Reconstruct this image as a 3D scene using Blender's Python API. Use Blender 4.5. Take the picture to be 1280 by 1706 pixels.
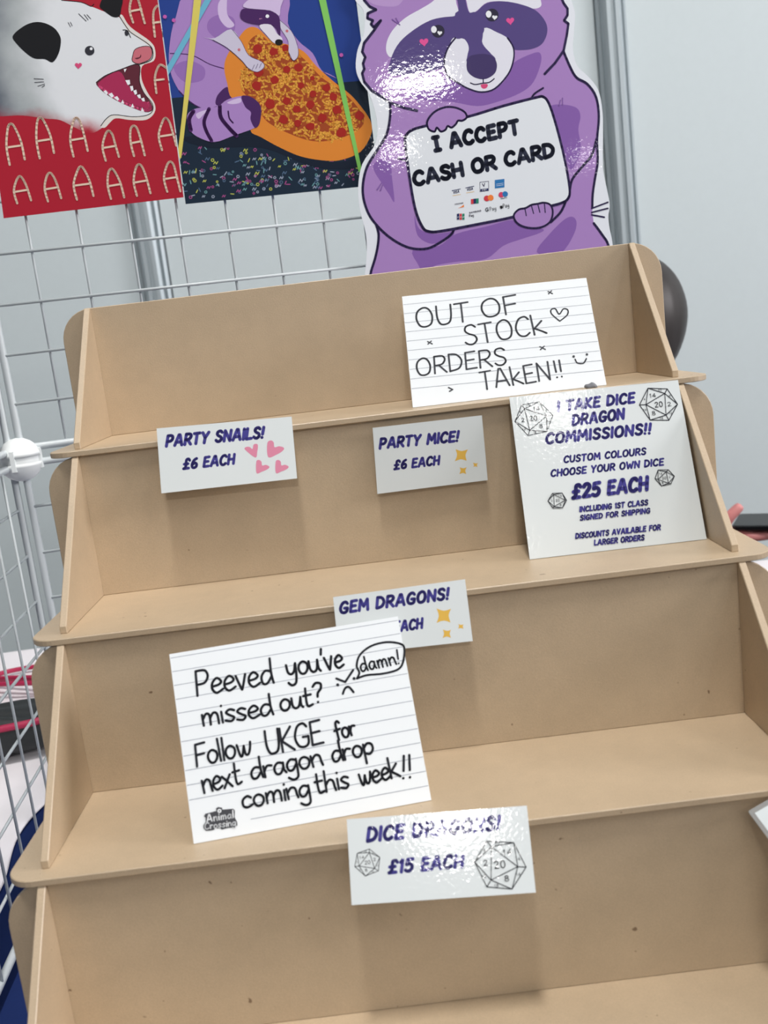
import bpy, bmesh, math, random
from mathutils import Vector, Matrix, geometry
S = bpy.context.scene
for o in list(bpy.data.objects): bpy.data.objects.remove(o)
PI = math.pi
G = 1.136                                   # height of the top shelf above the floor
# ------------------------------------------------------------------ camera
cd = bpy.data.cameras.new('camera'); cam = bpy.data.objects.new('camera', cd); S.collection.objects.link(cam)
cam.location = (-.006595, -.692958, .051932 + G); cam.rotation_euler = (1.382443, .117741, -.027895)
cd.sensor_fit = 'HORIZONTAL'; cd.sensor_width = 36; cd.lens = 45; cd.clip_start = .02
cd.dof.use_dof = True; cd.dof.focus_distance = .72; cd.dof.aperture_fstop = 18
S.camera = cam
# ------------------------------------------------------------------ light
w = bpy.data.worlds.new('world'); S.world = w; w.use_nodes = True
bg = w.node_tree.nodes['Background']; bg.inputs[0].default_value = (.86, .93, 1, 1); bg.inputs[1].default_value = .24
def lamp(elev, az, h=3.9, power=None, sx=.45, sy=.9, k=1.0, col=(1, .975, .94)):
    """a hall ceiling luminaire: elev/az (deg, az to the right of the viewer) as seen from the stand"""
    d = h / math.tan(math.radians(elev)); a = math.radians(az)
    ld = bpy.data.lights.new('ceiling_luminaire', 'AREA'); ld.shape = 'RECTANGLE'; ld.size = sx; ld.size_y = sy
    ld.energy = LAMP * k * sx * sy / .4; ld.color = col
    lo = bpy.data.objects.new('ceiling_luminaire', ld); S.collection.objects.link(lo)
    lo.location = (d * math.sin(a), -d * math.cos(a) - .15, G + h)
    lo.rotation_euler = (Vector((0, -.15, G)) - lo.location).to_track_quat('-Z', 'Y').to_euler()
LAMP = 54
lamp(78, 1, k=5.2, sx=.35, sy=.7); lamp(50, 8, k=.28); lamp(46, -40, k=.08); lamp(44, 60, k=.26, sx=1.5, sy=1.5)
lamp(15, 80, h=1.15, k=.95, sx=1.5, sy=1.0, col=(1, .97, .98))            # floodlight of the next stall
lamp(35, 11.5, k=3.2, sx=.22, sy=.22); lamp(26.3, 2.6, k=8, sx=.48, sy=.33)
lamp(14.2, 23.0, k=4.5, sx=1.0, sy=.2); lamp(10.4, 21.2, k=2.5, sx=.6, sy=.15); lamp(8.4, 31.8, k=1.2, sx=.5, sy=.12)
S.view_settings.view_transform = 'Standard'; S.view_settings.look = 'None'; S.view_settings.gamma = 1
S.view_settings.exposure = -.60
S.view_settings.use_curve_mapping = False
# ------------------------------------------------------------------ materials
def lin(c): return tuple((v / 12.92 if v <= .04045 else ((v + .055) / 1.055) ** 2.4) for v in [x / 255 for x in c]) + (1,)
MATS = {}
def mat(name, rgb, rough=.6, coat=0, bump=0, bscale=200, metal=0, spec=.5, mott=0, mscale=60, crough=.06, stretch=(1, 1, 1)):
    if name in MATS: return MATS[name]
    m = bpy.data.materials.new(name); m.use_nodes = True; nt = m.node_tree; b = nt.nodes['Principled BSDF']
    b.inputs['Base Color'].default_value = lin(rgb); b.inputs['Roughness'].default_value = rough
    b.inputs['Metallic'].default_value = metal; b.inputs['Specular IOR Level'].default_value = spec
    b.inputs['Coat Weight'].default_value = coat; b.inputs['Coat Roughness'].default_value = crough
    tc = nt.nodes.new('ShaderNodeTexCoord'); mp = nt.nodes.new('ShaderNodeMapping'); mp.inputs['Scale'].default_value = stretch
    nt.links.new(tc.outputs['Object'], mp.inputs[0])
    if bump:
        n = nt.nodes.new('ShaderNodeTexNoise'); n.inputs['Scale'].default_value = bscale; n.inputs['Detail'].default_value = 2
        bp = nt.nodes.new('ShaderNodeBump'); bp.inputs['Strength'].default_value = bump; bp.inputs['Distance'].default_value = .001
        nt.links.new(mp.outputs[0], n.inputs[0]); nt.links.new(n.outputs[0], bp.inputs['Height'])
        nt.links.new(bp.outputs[0], b.inputs['Coat Normal' if coat else 'Normal'])
    if mott:
        n1 = nt.nodes.new('ShaderNodeTexNoise'); n1.inputs['Scale'].default_value = mscale; n1.inputs['Detail'].default_value = 6; n1.inputs['Roughness'].default_value = .7
        n2 = nt.nodes.new('ShaderNodeTexNoise'); n2.inputs['Scale'].default_value = mscale * 25; n2.inputs['Detail'].default_value = 3
        ad = nt.nodes.new('ShaderNodeMath'); ad.operation = 'ADD'; mr = nt.nodes.new('ShaderNodeMapRange')
        mr.inputs[1].default_value = .6; mr.inputs[2].default_value = 1.4; mr.inputs[3].default_value = 1 - mott; mr.inputs[4].default_value = 1 + mott
        mx = nt.nodes.new('ShaderNodeMix'); mx.data_type = 'RGBA'; mx.blend_type = 'MULTIPLY'; mx.inputs[0].default_value = 1
        mx.inputs[6].default_value = lin(rgb)
        nt.links.new(mp.outputs[0], n1.inputs[0]); nt.links.new(mp.outputs[0], n2.inputs[0])
        nt.links.new(n1.outputs[0], ad.inputs[0]); nt.links.new(n2.outputs[0], ad.inputs[1]); nt.links.new(ad.outputs[0], mr.inputs[0])
        nt.links.new(mr.outputs[0], mx.inputs[7]); nt.links.new(mx.outputs[2], b.inputs['Base Color'])
    MATS[name] = m; return m
MDF = mat('mdf board', (187, 166, 138), .45, mott=.105, mscale=50, bump=.07, bscale=900, spec=.85)
def flecks(m, base):
    nt = m.node_tree; b = nt.nodes['Principled BSDF']; src = b.inputs['Base Color'].links[0].from_socket
    tc = nt.nodes.new('ShaderNodeTexCoord'); n = nt.nodes.new('ShaderNodeTexNoise'); n.inputs['Scale'].default_value = 210; n.inputs['Detail'].default_value = 1
    r = nt.nodes.new('ShaderNodeMapRange'); r.inputs[1].default_value = .785; r.inputs[2].default_value = .83; mx = nt.nodes.new('ShaderNodeMix'); mx.data_type = 'RGBA'
    mx.inputs[7].default_value = lin(base); nt.links.new(tc.outputs['Object'], n.inputs[0]); nt.links.new(n.outputs[0], r.inputs[0]); nt.links.new(r.outputs[0], mx.inputs[0])
    nt.links.new(src, mx.inputs[6]); nt.links.new(mx.outputs[2], b.inputs['Base Color'])
flecks(MDF, (120, 96, 72))
WALL = mat('white shell scheme panel', (193, 203, 206), .45, mott=.015, mscale=3, spec=.4)
ALU = mat('aluminium extrusion', (172, 182, 187), .4, metal=.4)
ALUD = mat('aluminium groove', (112, 124, 130), .5, metal=.4)
WIRE = mat('white coated wire', (196, 203, 206), .35, spec=.6)
ABS = mat('white moulded plastic', (236, 240, 240), .4, bump=.05, bscale=300)
NAVY = mat('navy tablecloth', (28, 44, 92), .95, mott=.12, mscale=200, spec=.1)
SHEET = mat('white cotton sheet', (236, 232, 236), .9, bump=.15, bscale=1500, spec=.2)
FLOOR = mat('grey hall carpet', (96, 98, 104), .95, mott=.15, mscale=40, spec=.1)
BAG = mat('black bag fabric', (30, 34, 36), .6, bump=.25, bscale=700)
CORD = mat('magenta cord', (172, 30, 74), .5, bump=.2, bscale=900)
HAIR = mat('dark brown hair', (46, 41, 40), .5, mott=.35, mscale=60, stretch=(4, 4, .5))
SKIN = mat('skin', (214, 140, 138), .5, mott=.05, mscale=50)
SHIRT = mat('black jumper', (38, 39, 44), .9, mott=.1, mscale=150)
JEANS = mat('dark jeans', (42, 50, 70), .9, mott=.1, mscale=150)
PHONE = mat('black phone body', (24, 27, 30), .25)
GLASS = mat('phone screen glass', (14, 16, 18), .08)
LUMP = mat('plain grey lump', (118, 120, 126), .7)
LAMCOAT = dict(coat=.8, bump=.042, bscale=260, crough=.035)
PAPER = mat('white index card', (228, 232, 235), .7, spec=.3)
LAMI = mat('laminated white card', (217, 223, 224), .5, coat=.5, bump=.07, bscale=420, crough=.07)
SHINY = mat('laminated poster sheet', (225, 229, 236), .5, **LAMCOAT)
def clear_mat():
    m = bpy.data.materials.new('clear laminate film'); m.use_nodes = True; nt = m.node_tree; b = nt.nodes['Principled BSDF']
    b.inputs['Base Color'].default_value = (.62, .66, .68, 1); b.inputs['Roughness'].default_value = .1; b.inputs['Alpha'].default_value = .22
    return m
CLEAR = clear_mat()
PAL = dict(ink=(70, 66, 142), line=(38, 40, 48), hand=(32, 34, 42), pen=(66, 68, 74), rule=(146, 152, 164), logo=(66, 67, 72), paper=(232, 235, 238), pink=(219, 138, 164), gold=(226, 182, 84),
    red=(170, 27, 47), cream=(226, 199, 178), rim=(222, 216, 210), black=(20, 20, 24), dark=(48, 48, 56), mouth=(92, 36, 50), tongue=(166, 42, 84), dpink=(212, 76, 122), white=(234, 236, 240), rnose=(198, 108, 120),
    blue=(34, 62, 138), teal=(20, 38, 56), teal2=(14, 26, 44), cf1=(190, 196, 90), cf2=(170, 80, 140), cf3=(110, 160, 165), cf4=(160, 170, 190), cf5=(84, 110, 140),
    lil=(166, 130, 192), lil2=(146, 108, 176), lil3=(206, 186, 222), lil4=(200, 194, 214), lil5=(222, 216, 228), plum=(70, 34, 92), crust=(218, 132, 48), sauce=(156, 68, 30), cheese=(232, 166, 66), cheese2=(212, 138, 48), pep=(160, 34, 26),
    pinkl=(220, 150, 190), cyan=(106, 176, 204), yel=(214, 200, 98), lime=(128, 196, 96), mag=(190, 90, 170),
    pur=(166, 130, 190), pur2=(132, 94, 166), pur3=(182, 150, 202), white2=(226, 226, 236), mask=(84, 70, 126), nose=(66, 54, 100), out=(44, 34, 74), eye=(46, 42, 62), hot=(224, 84, 150), board=(224, 229, 234), sign=(40, 44, 62),
    navy=(36, 46, 92), amex=(44, 116, 176), orange=(236, 130, 60), cred=(204, 60, 70), cpink=(206, 66, 100), green=(40, 130, 104), grey=(96, 100, 108))
def art_mat(col, gloss):
    key = 'print ' + col + (' laminated' if gloss == 2 else ' gloss' if gloss else '')
    if key in MATS: return MATS[key]
    if col == 'fur':
        m = mat(key, (220, 222, 226), .6, spec=.1, **LAMCOAT); nt = m.node_tree; b = nt.nodes['Principled BSDF']
        tc = nt.nodes.new('ShaderNodeTexCoord'); vm = nt.nodes.new('ShaderNodeVectorMath'); vm.operation = 'DISTANCE'; vm.inputs[1].default_value = (.130, .125, 0)
        nz = nt.nodes.new('ShaderNodeTexNoise'); nz.inputs['Scale'].default_value = 28; nz.inputs['Detail'].default_value = 6
        ma = nt.nodes.new('ShaderNodeMath'); ma.operation = 'MULTIPLY_ADD'; ma.inputs[1].default_value = .035
        rp = nt.nodes.new('ShaderNodeValToRGB'); e = rp.color_ramp.elements
        e[0].position = .092; e[0].color = lin((222, 225, 229)); e[1].position = .142; e[1].color = lin((84, 92, 104))
        q = e.new(.113); q.color = lin((176, 182, 184))
        nt.links.new(tc.outputs['Object'], vm.inputs[0]); nt.links.new(tc.outputs['Object'], nz.inputs[0]); nt.links.new(nz.outputs[0], ma.inputs[0])
        nt.links.new(vm.outputs['Value'], ma.inputs[2]); nt.links.new(ma.outputs[0], rp.inputs[0]); sx = nt.nodes.new('ShaderNodeSeparateXYZ'); nt.links.new(tc.outputs['Object'], sx.inputs[0])
        m1 = nt.nodes.new('ShaderNodeMath'); m1.operation = 'MULTIPLY_ADD'; m1.inputs[1].default_value = .20; nt.links.new(sx.outputs['X'], m1.inputs[0]); nt.links.new(sx.outputs['Y'], m1.inputs[2])
        m2 = nt.nodes.new('ShaderNodeMath'); m2.operation = 'MULTIPLY_ADD'; m2.inputs[1].default_value = -.03; nt.links.new(nz.outputs[0], m2.inputs[0]); nt.links.new(m1.outputs[0], m2.inputs[2])
        mp2 = nt.nodes.new('ShaderNodeMapRange'); mp2.interpolation_type = 'SMOOTHSTEP'; mp2.inputs[1].default_value = .062; mp2.inputs[2].default_value = .082; nt.links.new(m2.outputs[0], mp2.inputs[0])
        mx = nt.nodes.new('ShaderNodeMix'); mx.data_type = 'RGBA'; mx.inputs[6].default_value = lin(PAL['red']); nt.links.new(mp2.outputs[0], mx.inputs[0]); nt.links.new(rp.outputs[0], mx.inputs[7])
        nt.links.new(mx.outputs[2], b.inputs['Base Color'])
        return m
    if gloss == 2: return mat(key, PAL[col], .6, spec=.1, **LAMCOAT)
    if gloss: return mat(key, PAL[col], .6, spec=.1, coat=.5, bump=.07, bscale=420, crough=.07)
    return mat(key, PAL[col], .7, spec=.25)
# ------------------------------------------------------------------ object helpers
def link(name, me, m=None, parent=None, smooth=False):
    o = bpy.data.objects.new(name, me); S.collection.objects.link(o)
    if m is not None and not me.materials: me.materials.append(m)
    if parent is not None: o.parent = parent
    if smooth:
        for p in me.polygons: p.use_smooth = True
    return o
def frombm(name, bm, m, parent=None, smooth=False):
    bmesh.ops.recalc_face_normals(bm, faces=bm.faces[:])
    me = bpy.data.meshes.new(name); bm.to_mesh(me); bm.free(); return link(name, me, m, parent, smooth)
def tag(o, label, cat, group=None):
    o['label'] = label; o['category'] = cat
    if group: o['group'] = group
    return o
def struct(o): o['kind'] = 'structure'; return o
def empty(name, loc, rz=0):
    o = bpy.data.objects.new(name, None); o.empty_display_size = .05; S.collection.objects.link(o); o.location = loc; o.rotation_euler = (0, 0, rz); return o
def add_box(bm, x0, x1, y0, y1, z0, z1):
    v = [bm.verts.new((x, y, z)) for x in (x0, x1) for y in (y0, y1) for z in (z0, z1)]
    for f in ((0, 1, 3, 2), (4, 6, 7, 5), (0, 4, 5, 1), (2, 3, 7, 6), (0, 2, 6, 4), (1, 5, 7, 3)): bm.faces.new([v[i] for i in f])
def prism(bm, pts, f0, f1):
    """extrude closed outline pts; f0/f1 map (a,b) to 3D on the two sides"""
    A = [bm.verts.new(f0(*p)) for p in pts]; B = [bm.verts.new(f1(*p)) for p in pts]; n = len(pts)
    bm.faces.new(A); bm.faces.new(B[::-1])
    for i in range(n): bm.faces.new((A[i], B[i], B[(i + 1) % n], A[(i + 1) % n]))
def rounded(x0, x1, y0, y1, rs, n=8):
    """rounded rectangle; rs = radii at (x0,y0),(x1,y0),(x1,y1),(x0,y1)"""
    out = []
    for (cx, cy, a0), r in zip(((x0, y0, PI), (x1, y0, 1.5 * PI), (x1, y1, 0), (x0, y1, .5 * PI)), rs):
        sx = 1 if cx == x0 else -1; sy = 1 if cy == y0 else -1
        if r <= 0: out.append((cx, cy)); continue
        for i in range(n + 1):
            a = a0 + i / n * PI / 2; out.append((cx + sx * r + r * math.cos(a), cy + sy * r + r * math.sin(a)))
    return out
def tube(bm, pts, r, n=8, closed=False, r1=None):
    P = [Vector(p) for p in pts]; rings = []; N = len(P)
    up = Vector((.3, .2, 1)).normalized()
    for i, p in enumerate(P):
        t = (P[(i + 1) % N] - P[i - 1]) if closed else (P[min(i + 1, N - 1)] - P[max(i - 1, 0)])
        t.normalize(); a = t.cross(up)
        if a.length < 1e-3: a = t.cross(Vector((1, 0, 0)))
        a.normalize(); b = t.cross(a); rr = r if r1 is None else r + (r1 - r) * i / (N - 1)
        rings.append([bm.verts.new(p + (a * math.cos(q) + b * math.sin(q)) * rr) for q in [2 * PI * k / n for k in range(n)]])
    for i in range(N if closed else N - 1):
        A, B = rings[i], rings[(i + 1) % N]
        for k in range(n): bm.faces.new((A[k], A[(k + 1) % n], B[(k + 1) % n], B[k]))
    if not closed: bm.faces.new(rings[0][::-1]); bm.faces.new(rings[-1])
def catmull(pts, closed=False, k=5):
    n = len(pts); out = []
    if n < 3: return list(pts)
    g = (lambda i: pts[i % n]) if closed else (lambda i: pts[max(0, min(n - 1, i))])
    for i in range(n if closed else n - 1):
        p0, p1, p2, p3 = g(i - 1), g(i), g(i + 1), g(i + 2)
        for s in range(k):
            t = s / k
            out.append(tuple(.5 * (2 * b + (c - a) * t + (2 * a - 5 * b + 4 * c - d) * t * t + (3 * b - a - 3 * c + d) * t ** 3) for a, b, c, d in zip(p0, p1, p2, p3)))
    if not closed: out.append(tuple(pts[-1]))
    return out
def bevel(o, wd=.0005, seg=1):
    b = o.modifiers.new('edge', 'BEVEL'); b.width = wd; b.segments = seg; b.limit_method = 'ANGLE'; b.angle_limit = math.radians(50)
# ------------------------------------------------------------------ flat printed artwork
CAPS = {
 'A': (.68, [('s', [(0, 0), (.3, 1), (.4, 1), (.66, 0)]), ('s', [(.13, .3), (.56, .3)])]),
 'B': (.55, [('s', [(0, 0), (.05, 1)]), ('c', [(.05, 1), (.4, .98), (.5, .78), (.38, .57), (.05, .52)]), ('c', [(.05, .52), (.45, .46), (.55, .22), (.38, .02), (0, 0)])]),
 'C': (.56, [('c', [(.56, .84), (.42, 1), (.16, .9), (0, .48), (.1, .1), (.34, 0), (.54, .14)])]),
 'D': (.58, [('s', [(0, 0), (.03, 1)]), ('c', [(.03, 1), (.38, .93), (.58, .55), (.42, .12), (0, 0)])]),
 'E': (.48, [('s', [(.48, 1), (.05, .98), (0, 0), (.48, .02)]), ('s', [(.03, .51), (.4, .53)])]),
 'F': (.46, [('s', [(.48, 1), (.05, .98), (0, 0)]), ('s', [(.03, .5), (.4, .52)])]),
 'G': (.6, [('c', [(.56, .84), (.42, 1), (.16, .9), (0, .48), (.1, .1), (.34, 0), (.54, .12), (.58, .42)]), ('s', [(.58, .42), (.34, .42)])]),
 'H': (.56, [('s', [(0, 0), (.03, 1)]), ('s', [(.56, 1), (.54, 0)]), ('s', [(.02, .5), (.54, .5)])]),
 'I': (.05, [('s', [(.02, 0), (.03, 1)])]),
 'İ': (.32, [('s', [(.16, 0), (.16, 1)]), ('s', [(0, 1), (.32, 1)]), ('s', [(0, 0), (.32, 0)])]),
 'J': (.4, [('c', [(.4, 1), (.38, .3), (.25, .02), (.02, .15)])]),
 'K': (.52, [('s', [(0, 0), (.03, 1)]), ('s', [(.5, 1), (.04, .46), (.52, 0)])]),
 'L': (.44, [('s', [(.03, 1), (0, 0), (.46, .03)])]),
 'M': (.72, [('s', [(0, 0), (.06, 1), (.36, .35), (.64, 1), (.72, 0)])]),
 'N': (.58, [('s', [(0, 0), (.03, 1), (.54, 0), (.58, 1)])]),
 'O': (.62, [('co', [(.32, 1), (.08, .82), (0, .45), (.1, .08), (.32, 0), (.54, .14), (.62, .54), (.52, .9)])]),
 'P': (.52, [('s', [(0, 0), (.05, 1)]), ('c', [(.05, 1), (.42, .98), (.52, .73), (.36, .48), (.04, .44)])]),
 'Q': (.62, [('co', [(.32, 1), (.08, .82), (0, .45), (.1, .08), (.32, 0), (.54, .14), (.62, .54), (.52, .9)]), ('s', [(.36, .3), (.62, -.05)])]),
 'R': (.54, [('s', [(0, 0), (.05, 1)]), ('c', [(.05, 1), (.42, .98), (.52, .75), (.36, .5), (.04, .46)]), ('s', [(.22, .46), (.54, 0)])]),
 'S': (.5, [('c', [(.5, .86), (.36, 1), (.12, .94), (.06, .72), (.2, .55), (.42, .42), (.48, .2), (.32, .01), (.12, .02), (0, .14)])]),
 'T': (.54, [('s', [(0, .98), (.54, 1)]), ('s', [(.27, .98), (.24, 0)])]),
 'U': (.56, [('c', [(0, 1), (0, .4), (.1, .06), (.28, 0), (.46, .1), (.54, .42), (.56, 1)])]),
 'V': (.58, [('s', [(0, 1), (.26, 0), (.58, 1)])]),
 'W': (.82, [('s', [(0, 1), (.18, 0), (.42, .66), (.62, 0), (.84, 1)])]),
 'X': (.54, [('s', [(0, 1), (.54, 0)]), ('s', [(.52, 1), (0, 0)])]),
 'Y': (.56, [('s', [(0, 1), (.26, .48), (.56, 1)]), ('s', [(.26, .48), (.22, 0)])]),
 'Z': (.5, [('s', [(0, 1), (.5, 1), (0, 0), (.52, 0)])]),
 '£': (.56, [('c', [(.56, .84), (.44, 1), (.24, .95), (.2, .7), (.22, .3), (.14, .08), (0, 0)]), ('s', [(0, 0), (.52, .02)]), ('s', [(.02, .48), (.42, .5)])]),
 '0': (.54, [('co', [(.28, 1), (.06, .8), (0, .45), (.08, .1), (.28, 0), (.48, .14), (.54, .54), (.46, .9)])]),
 '1': (.16, [('s', [(0, .78), (.14, 1), (.12, 0)])]),
 '2': (.5, [('c', [(.02, .8), (.12, .97), (.34, 1), (.48, .8), (.36, .5), (.02, .02)]), ('s', [(.02, .02), (.52, .03)])]),
 '4': (.5, [('s', [(.36, 0), (.38, 1), (0, .3), (.52, .32)])]),
 '5': (.5, [('s', [(.5, 1), (.1, .97), (.06, .56)]), ('c', [(.06, .56), (.3, .62), (.48, .42), (.44, .14), (.22, 0), (0, .1)])]),
 '6': (.5, [('c', [(.44, .98), (.18, .8), (.02, .4), (.08, .08), (.26, 0), (.46, .12), (.48, .38), (.3, .52), (.06, .36)])]),
 '8': (.48, [('co', [(.24, 1), (.06, .9), (.08, .66), (.24, .55), (.42, .4), (.46, .14), (.24, 0), (.02, .14), (.06, .4), (.24, .55), (.4, .68), (.42, .9)])]),
 '9': (.46, [('c', [(.42, .7), (.26, .5), (.06, .58), (.04, .86), (.22, 1), (.42, .88), (.42, .5), (.3, 0)])]),
 '!': (.1, [('s', [(.08, 1), (.03, .34)]), ('s', [(0, .02), (.005, .03)])]),
 '?': (.4, [('c', [(0, .82), (.14, 1), (.36, .95), (.36, .7), (.22, .5), (.2, .3)]), ('s', [(.2, .02), (.205, .03)])]),
 "'": (.05, [('s', [(.06, 1), (0, .74)])]),
 'a': (.46, [('c', [(.42, .5), (.2, .56), (.02, .34), (.06, .06), (.24, .02), (.4, .28), (.43, .52)]), ('c', [(.43, .52), (.42, .2), (.5, .02)])]),
 'c': (.42, [('c', [(.4, .46), (.24, .56), (.04, .4), (.04, .1), (.22, 0), (.44, .1)])]),
 'd': (.46, [('c', [(.42, .48), (.2, .54), (.02, .32), (.06, .04), (.24, .02), (.42, .25)]), ('c', [(.44, 1.02), (.44, .4), (.5, .0)])]),
 'e': (.42, [('c', [(.02, .26), (.3, .3), (.42, .42), (.26, .58), (.06, .42), (.02, .16), (.18, -.02), (.46, .1)])]),
 'f': (.34, [('c', [(.44, .9), (.34, 1.02), (.2, .9), (.16, .5), (.12, -.08)]), ('s', [(0, .5), (.38, .54)])]),
 'g': (.46, [('c', [(.42, .5), (.2, .56), (.02, .34), (.06, .06), (.24, .04), (.42, .3)]), ('c', [(.44, .54), (.44, .0), (.4, -.34), (.2, -.44), (.0, -.3)])]),
 'h': (.46, [('s', [(.03, 1.02), (0, 0)]), ('c', [(.01, .3), (.2, .54), (.38, .48), (.42, .2), (.46, 0)])]),
 'i': (.06, [('s', [(.03, .52), (.04, .0)]), ('s', [(.05, .8), (.055, .81)])]),
 'k': (.48, [('s', [(.03, 1.02), (0, 0)]), ('s', [(.42, .66), (.04, .3)]), ('c', [(.06, .32), (.3, .16), (.5, 0)])]),
 'l': (.05, [('s', [(.03, 1.02), (.03, 0)])]),
 'm': (.68, [('s', [(0, .52), (.03, 0)]), ('c', [(.02, .3), (.16, .54), (.3, .46), (.32, 0)]), ('c', [(.32, .3), (.46, .54), (.62, .46), (.66, 0)])]),
 'n': (.44, [('s', [(0, .54), (.03, 0)]), ('c', [(.02, .3), (.2, .54), (.38, .48), (.42, .2), (.46, 0)])]),
 'o': (.44, [('co', [(.24, .56), (.06, .46), (0, .24), (.1, .02), (.28, 0), (.42, .18), (.42, .42)])]),
 'p': (.46, [('s', [(0, .54), (.04, -.42)]), ('c', [(.01, .34), (.18, .56), (.4, .5), (.44, .22), (.26, .02), (.04, .1)])]),
 'r': (.36, [('s', [(0, .54), (.03, 0)]), ('c', [(.02, .28), (.16, .52), (.36, .5)])]),
 's': (.38, [('c', [(.38, .5), (.2, .57), (.04, .44), (.2, .28), (.36, .16), (.24, 0), (0, .06)])]),
 't': (.38, [('c', [(.14, .95), (.12, .3), (.18, .02), (.4, .08)]), ('s', [(0, .58), (.36, .6)])]),
 'u': (.46, [('c', [(0, .54), (.02, .16), (.14, 0), (.32, .1), (.42, .5)]), ('c', [(.42, .54), (.42, .14), (.5, 0)])]),
 'v': (.4, [('c', [(0, .54), (.16, .02), (.22, .02), (.4, .56)])]),
 'w': (.62, [('c', [(0, .54), (.1, .06), (.2, .02), (.32, .44)]), ('c', [(.32, .44), (.36, .06), (.5, .04), (.6, .3), (.64, .56)])]),
 'x': (.44, [('c', [(0, .52), (.2, .3), (.44, 0)]), ('s', [(.42, .54), (.02, 0)])]),
 'y': (.46, [('c', [(0, .54), (.04, .2), (.18, .08), (.34, .2), (.42, .52)]), ('c', [(.44, .56), (.42, .0), (.34, -.36), (.14, -.44), (0, -.3)])]),
}
def text_strokes(it, rng):
    _, col, txt, (ax, ay, bx, by), H, sw, shear, font, sp, rnd = it
    A = Vector((ax, ay)); B = Vector((bx, by)); d = B - A; Lx = d.length; d.normalize(); n = Vector((-d.y, d.x))
    h = H - sw if font == 'c' else H; x = 0; gl = []
    for ch in txt:
        if ch == ' ': x += (.24 if font == 'c' else .34) + sp; continue
        wd, st = CAPS[ch]; gl.append((x, st)); x += wd + sp
    total = x - sp; pad = sw / 2 if font == 'c' else 0
    run = max(Lx - 2 * pad - shear * h * .5, Lx * .3); kx = run / total if total > 0 else 1
    out = []
    for gx, st in gl:
        jy = rng.uniform(-.02, .02) if font == 'h' else rng.uniform(-.012, .012); jr = rng.uniform(-.04, .04) if font == 'h' else 0
        for kind, pts in st:
            q = [(pad + (gx + px) * kx + shear * h * py + jr * h * py, pad + h * (py + jy)) for px, py in pts]
            if kind != 's': q = catmull(q, kind == 'co', 4)
            out.append((kind == 'co', [tuple(A + d * X + n * Yv) for X, Yv in q]))
    return out
def ribbon(bm, pts, wd, z, mi, closed=False, disc=True):
    P = [Vector(p) for p in pts]; N = len(P); r = wd / 2
    def quad(vs):
        f = bm.faces.new([bm.verts.new((v.x, v.y, z)) for v in vs]); f.material_index = mi
    for i in range(N if closed else N - 1):
        a, b = P[i], P[(i + 1) % N]; t = b - a
        if t.length < 1e-7: continue
        t.normalize(); n = Vector((-t.y, t.x)) * r; quad((a - n, b - n, b + n, a + n))
    for i, p in enumerate(P):
        k = 10
        quad([p + Vector((math.cos(q), math.sin(q))) * r for q in [2 * PI * j / k for j in range(k)]])
def fill(bm, pts, z, mi):
    V = [Vector((p[0], p[1], 0)) for p in pts]
    vs = [bm.verts.new((p[0], p[1], z)) for p in pts]
    for t in geometry.tessellate_polygon([V]):
        a, b, c = [V[i] for i in t]; ar = (b - a).cross(c - a).z
        if abs(ar) < 1e-14: continue
        try: f = bm.faces.new([vs[i] for i in (t if ar > 0 else t[::-1])]); f.material_index = mi
        except ValueError: pass
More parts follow.
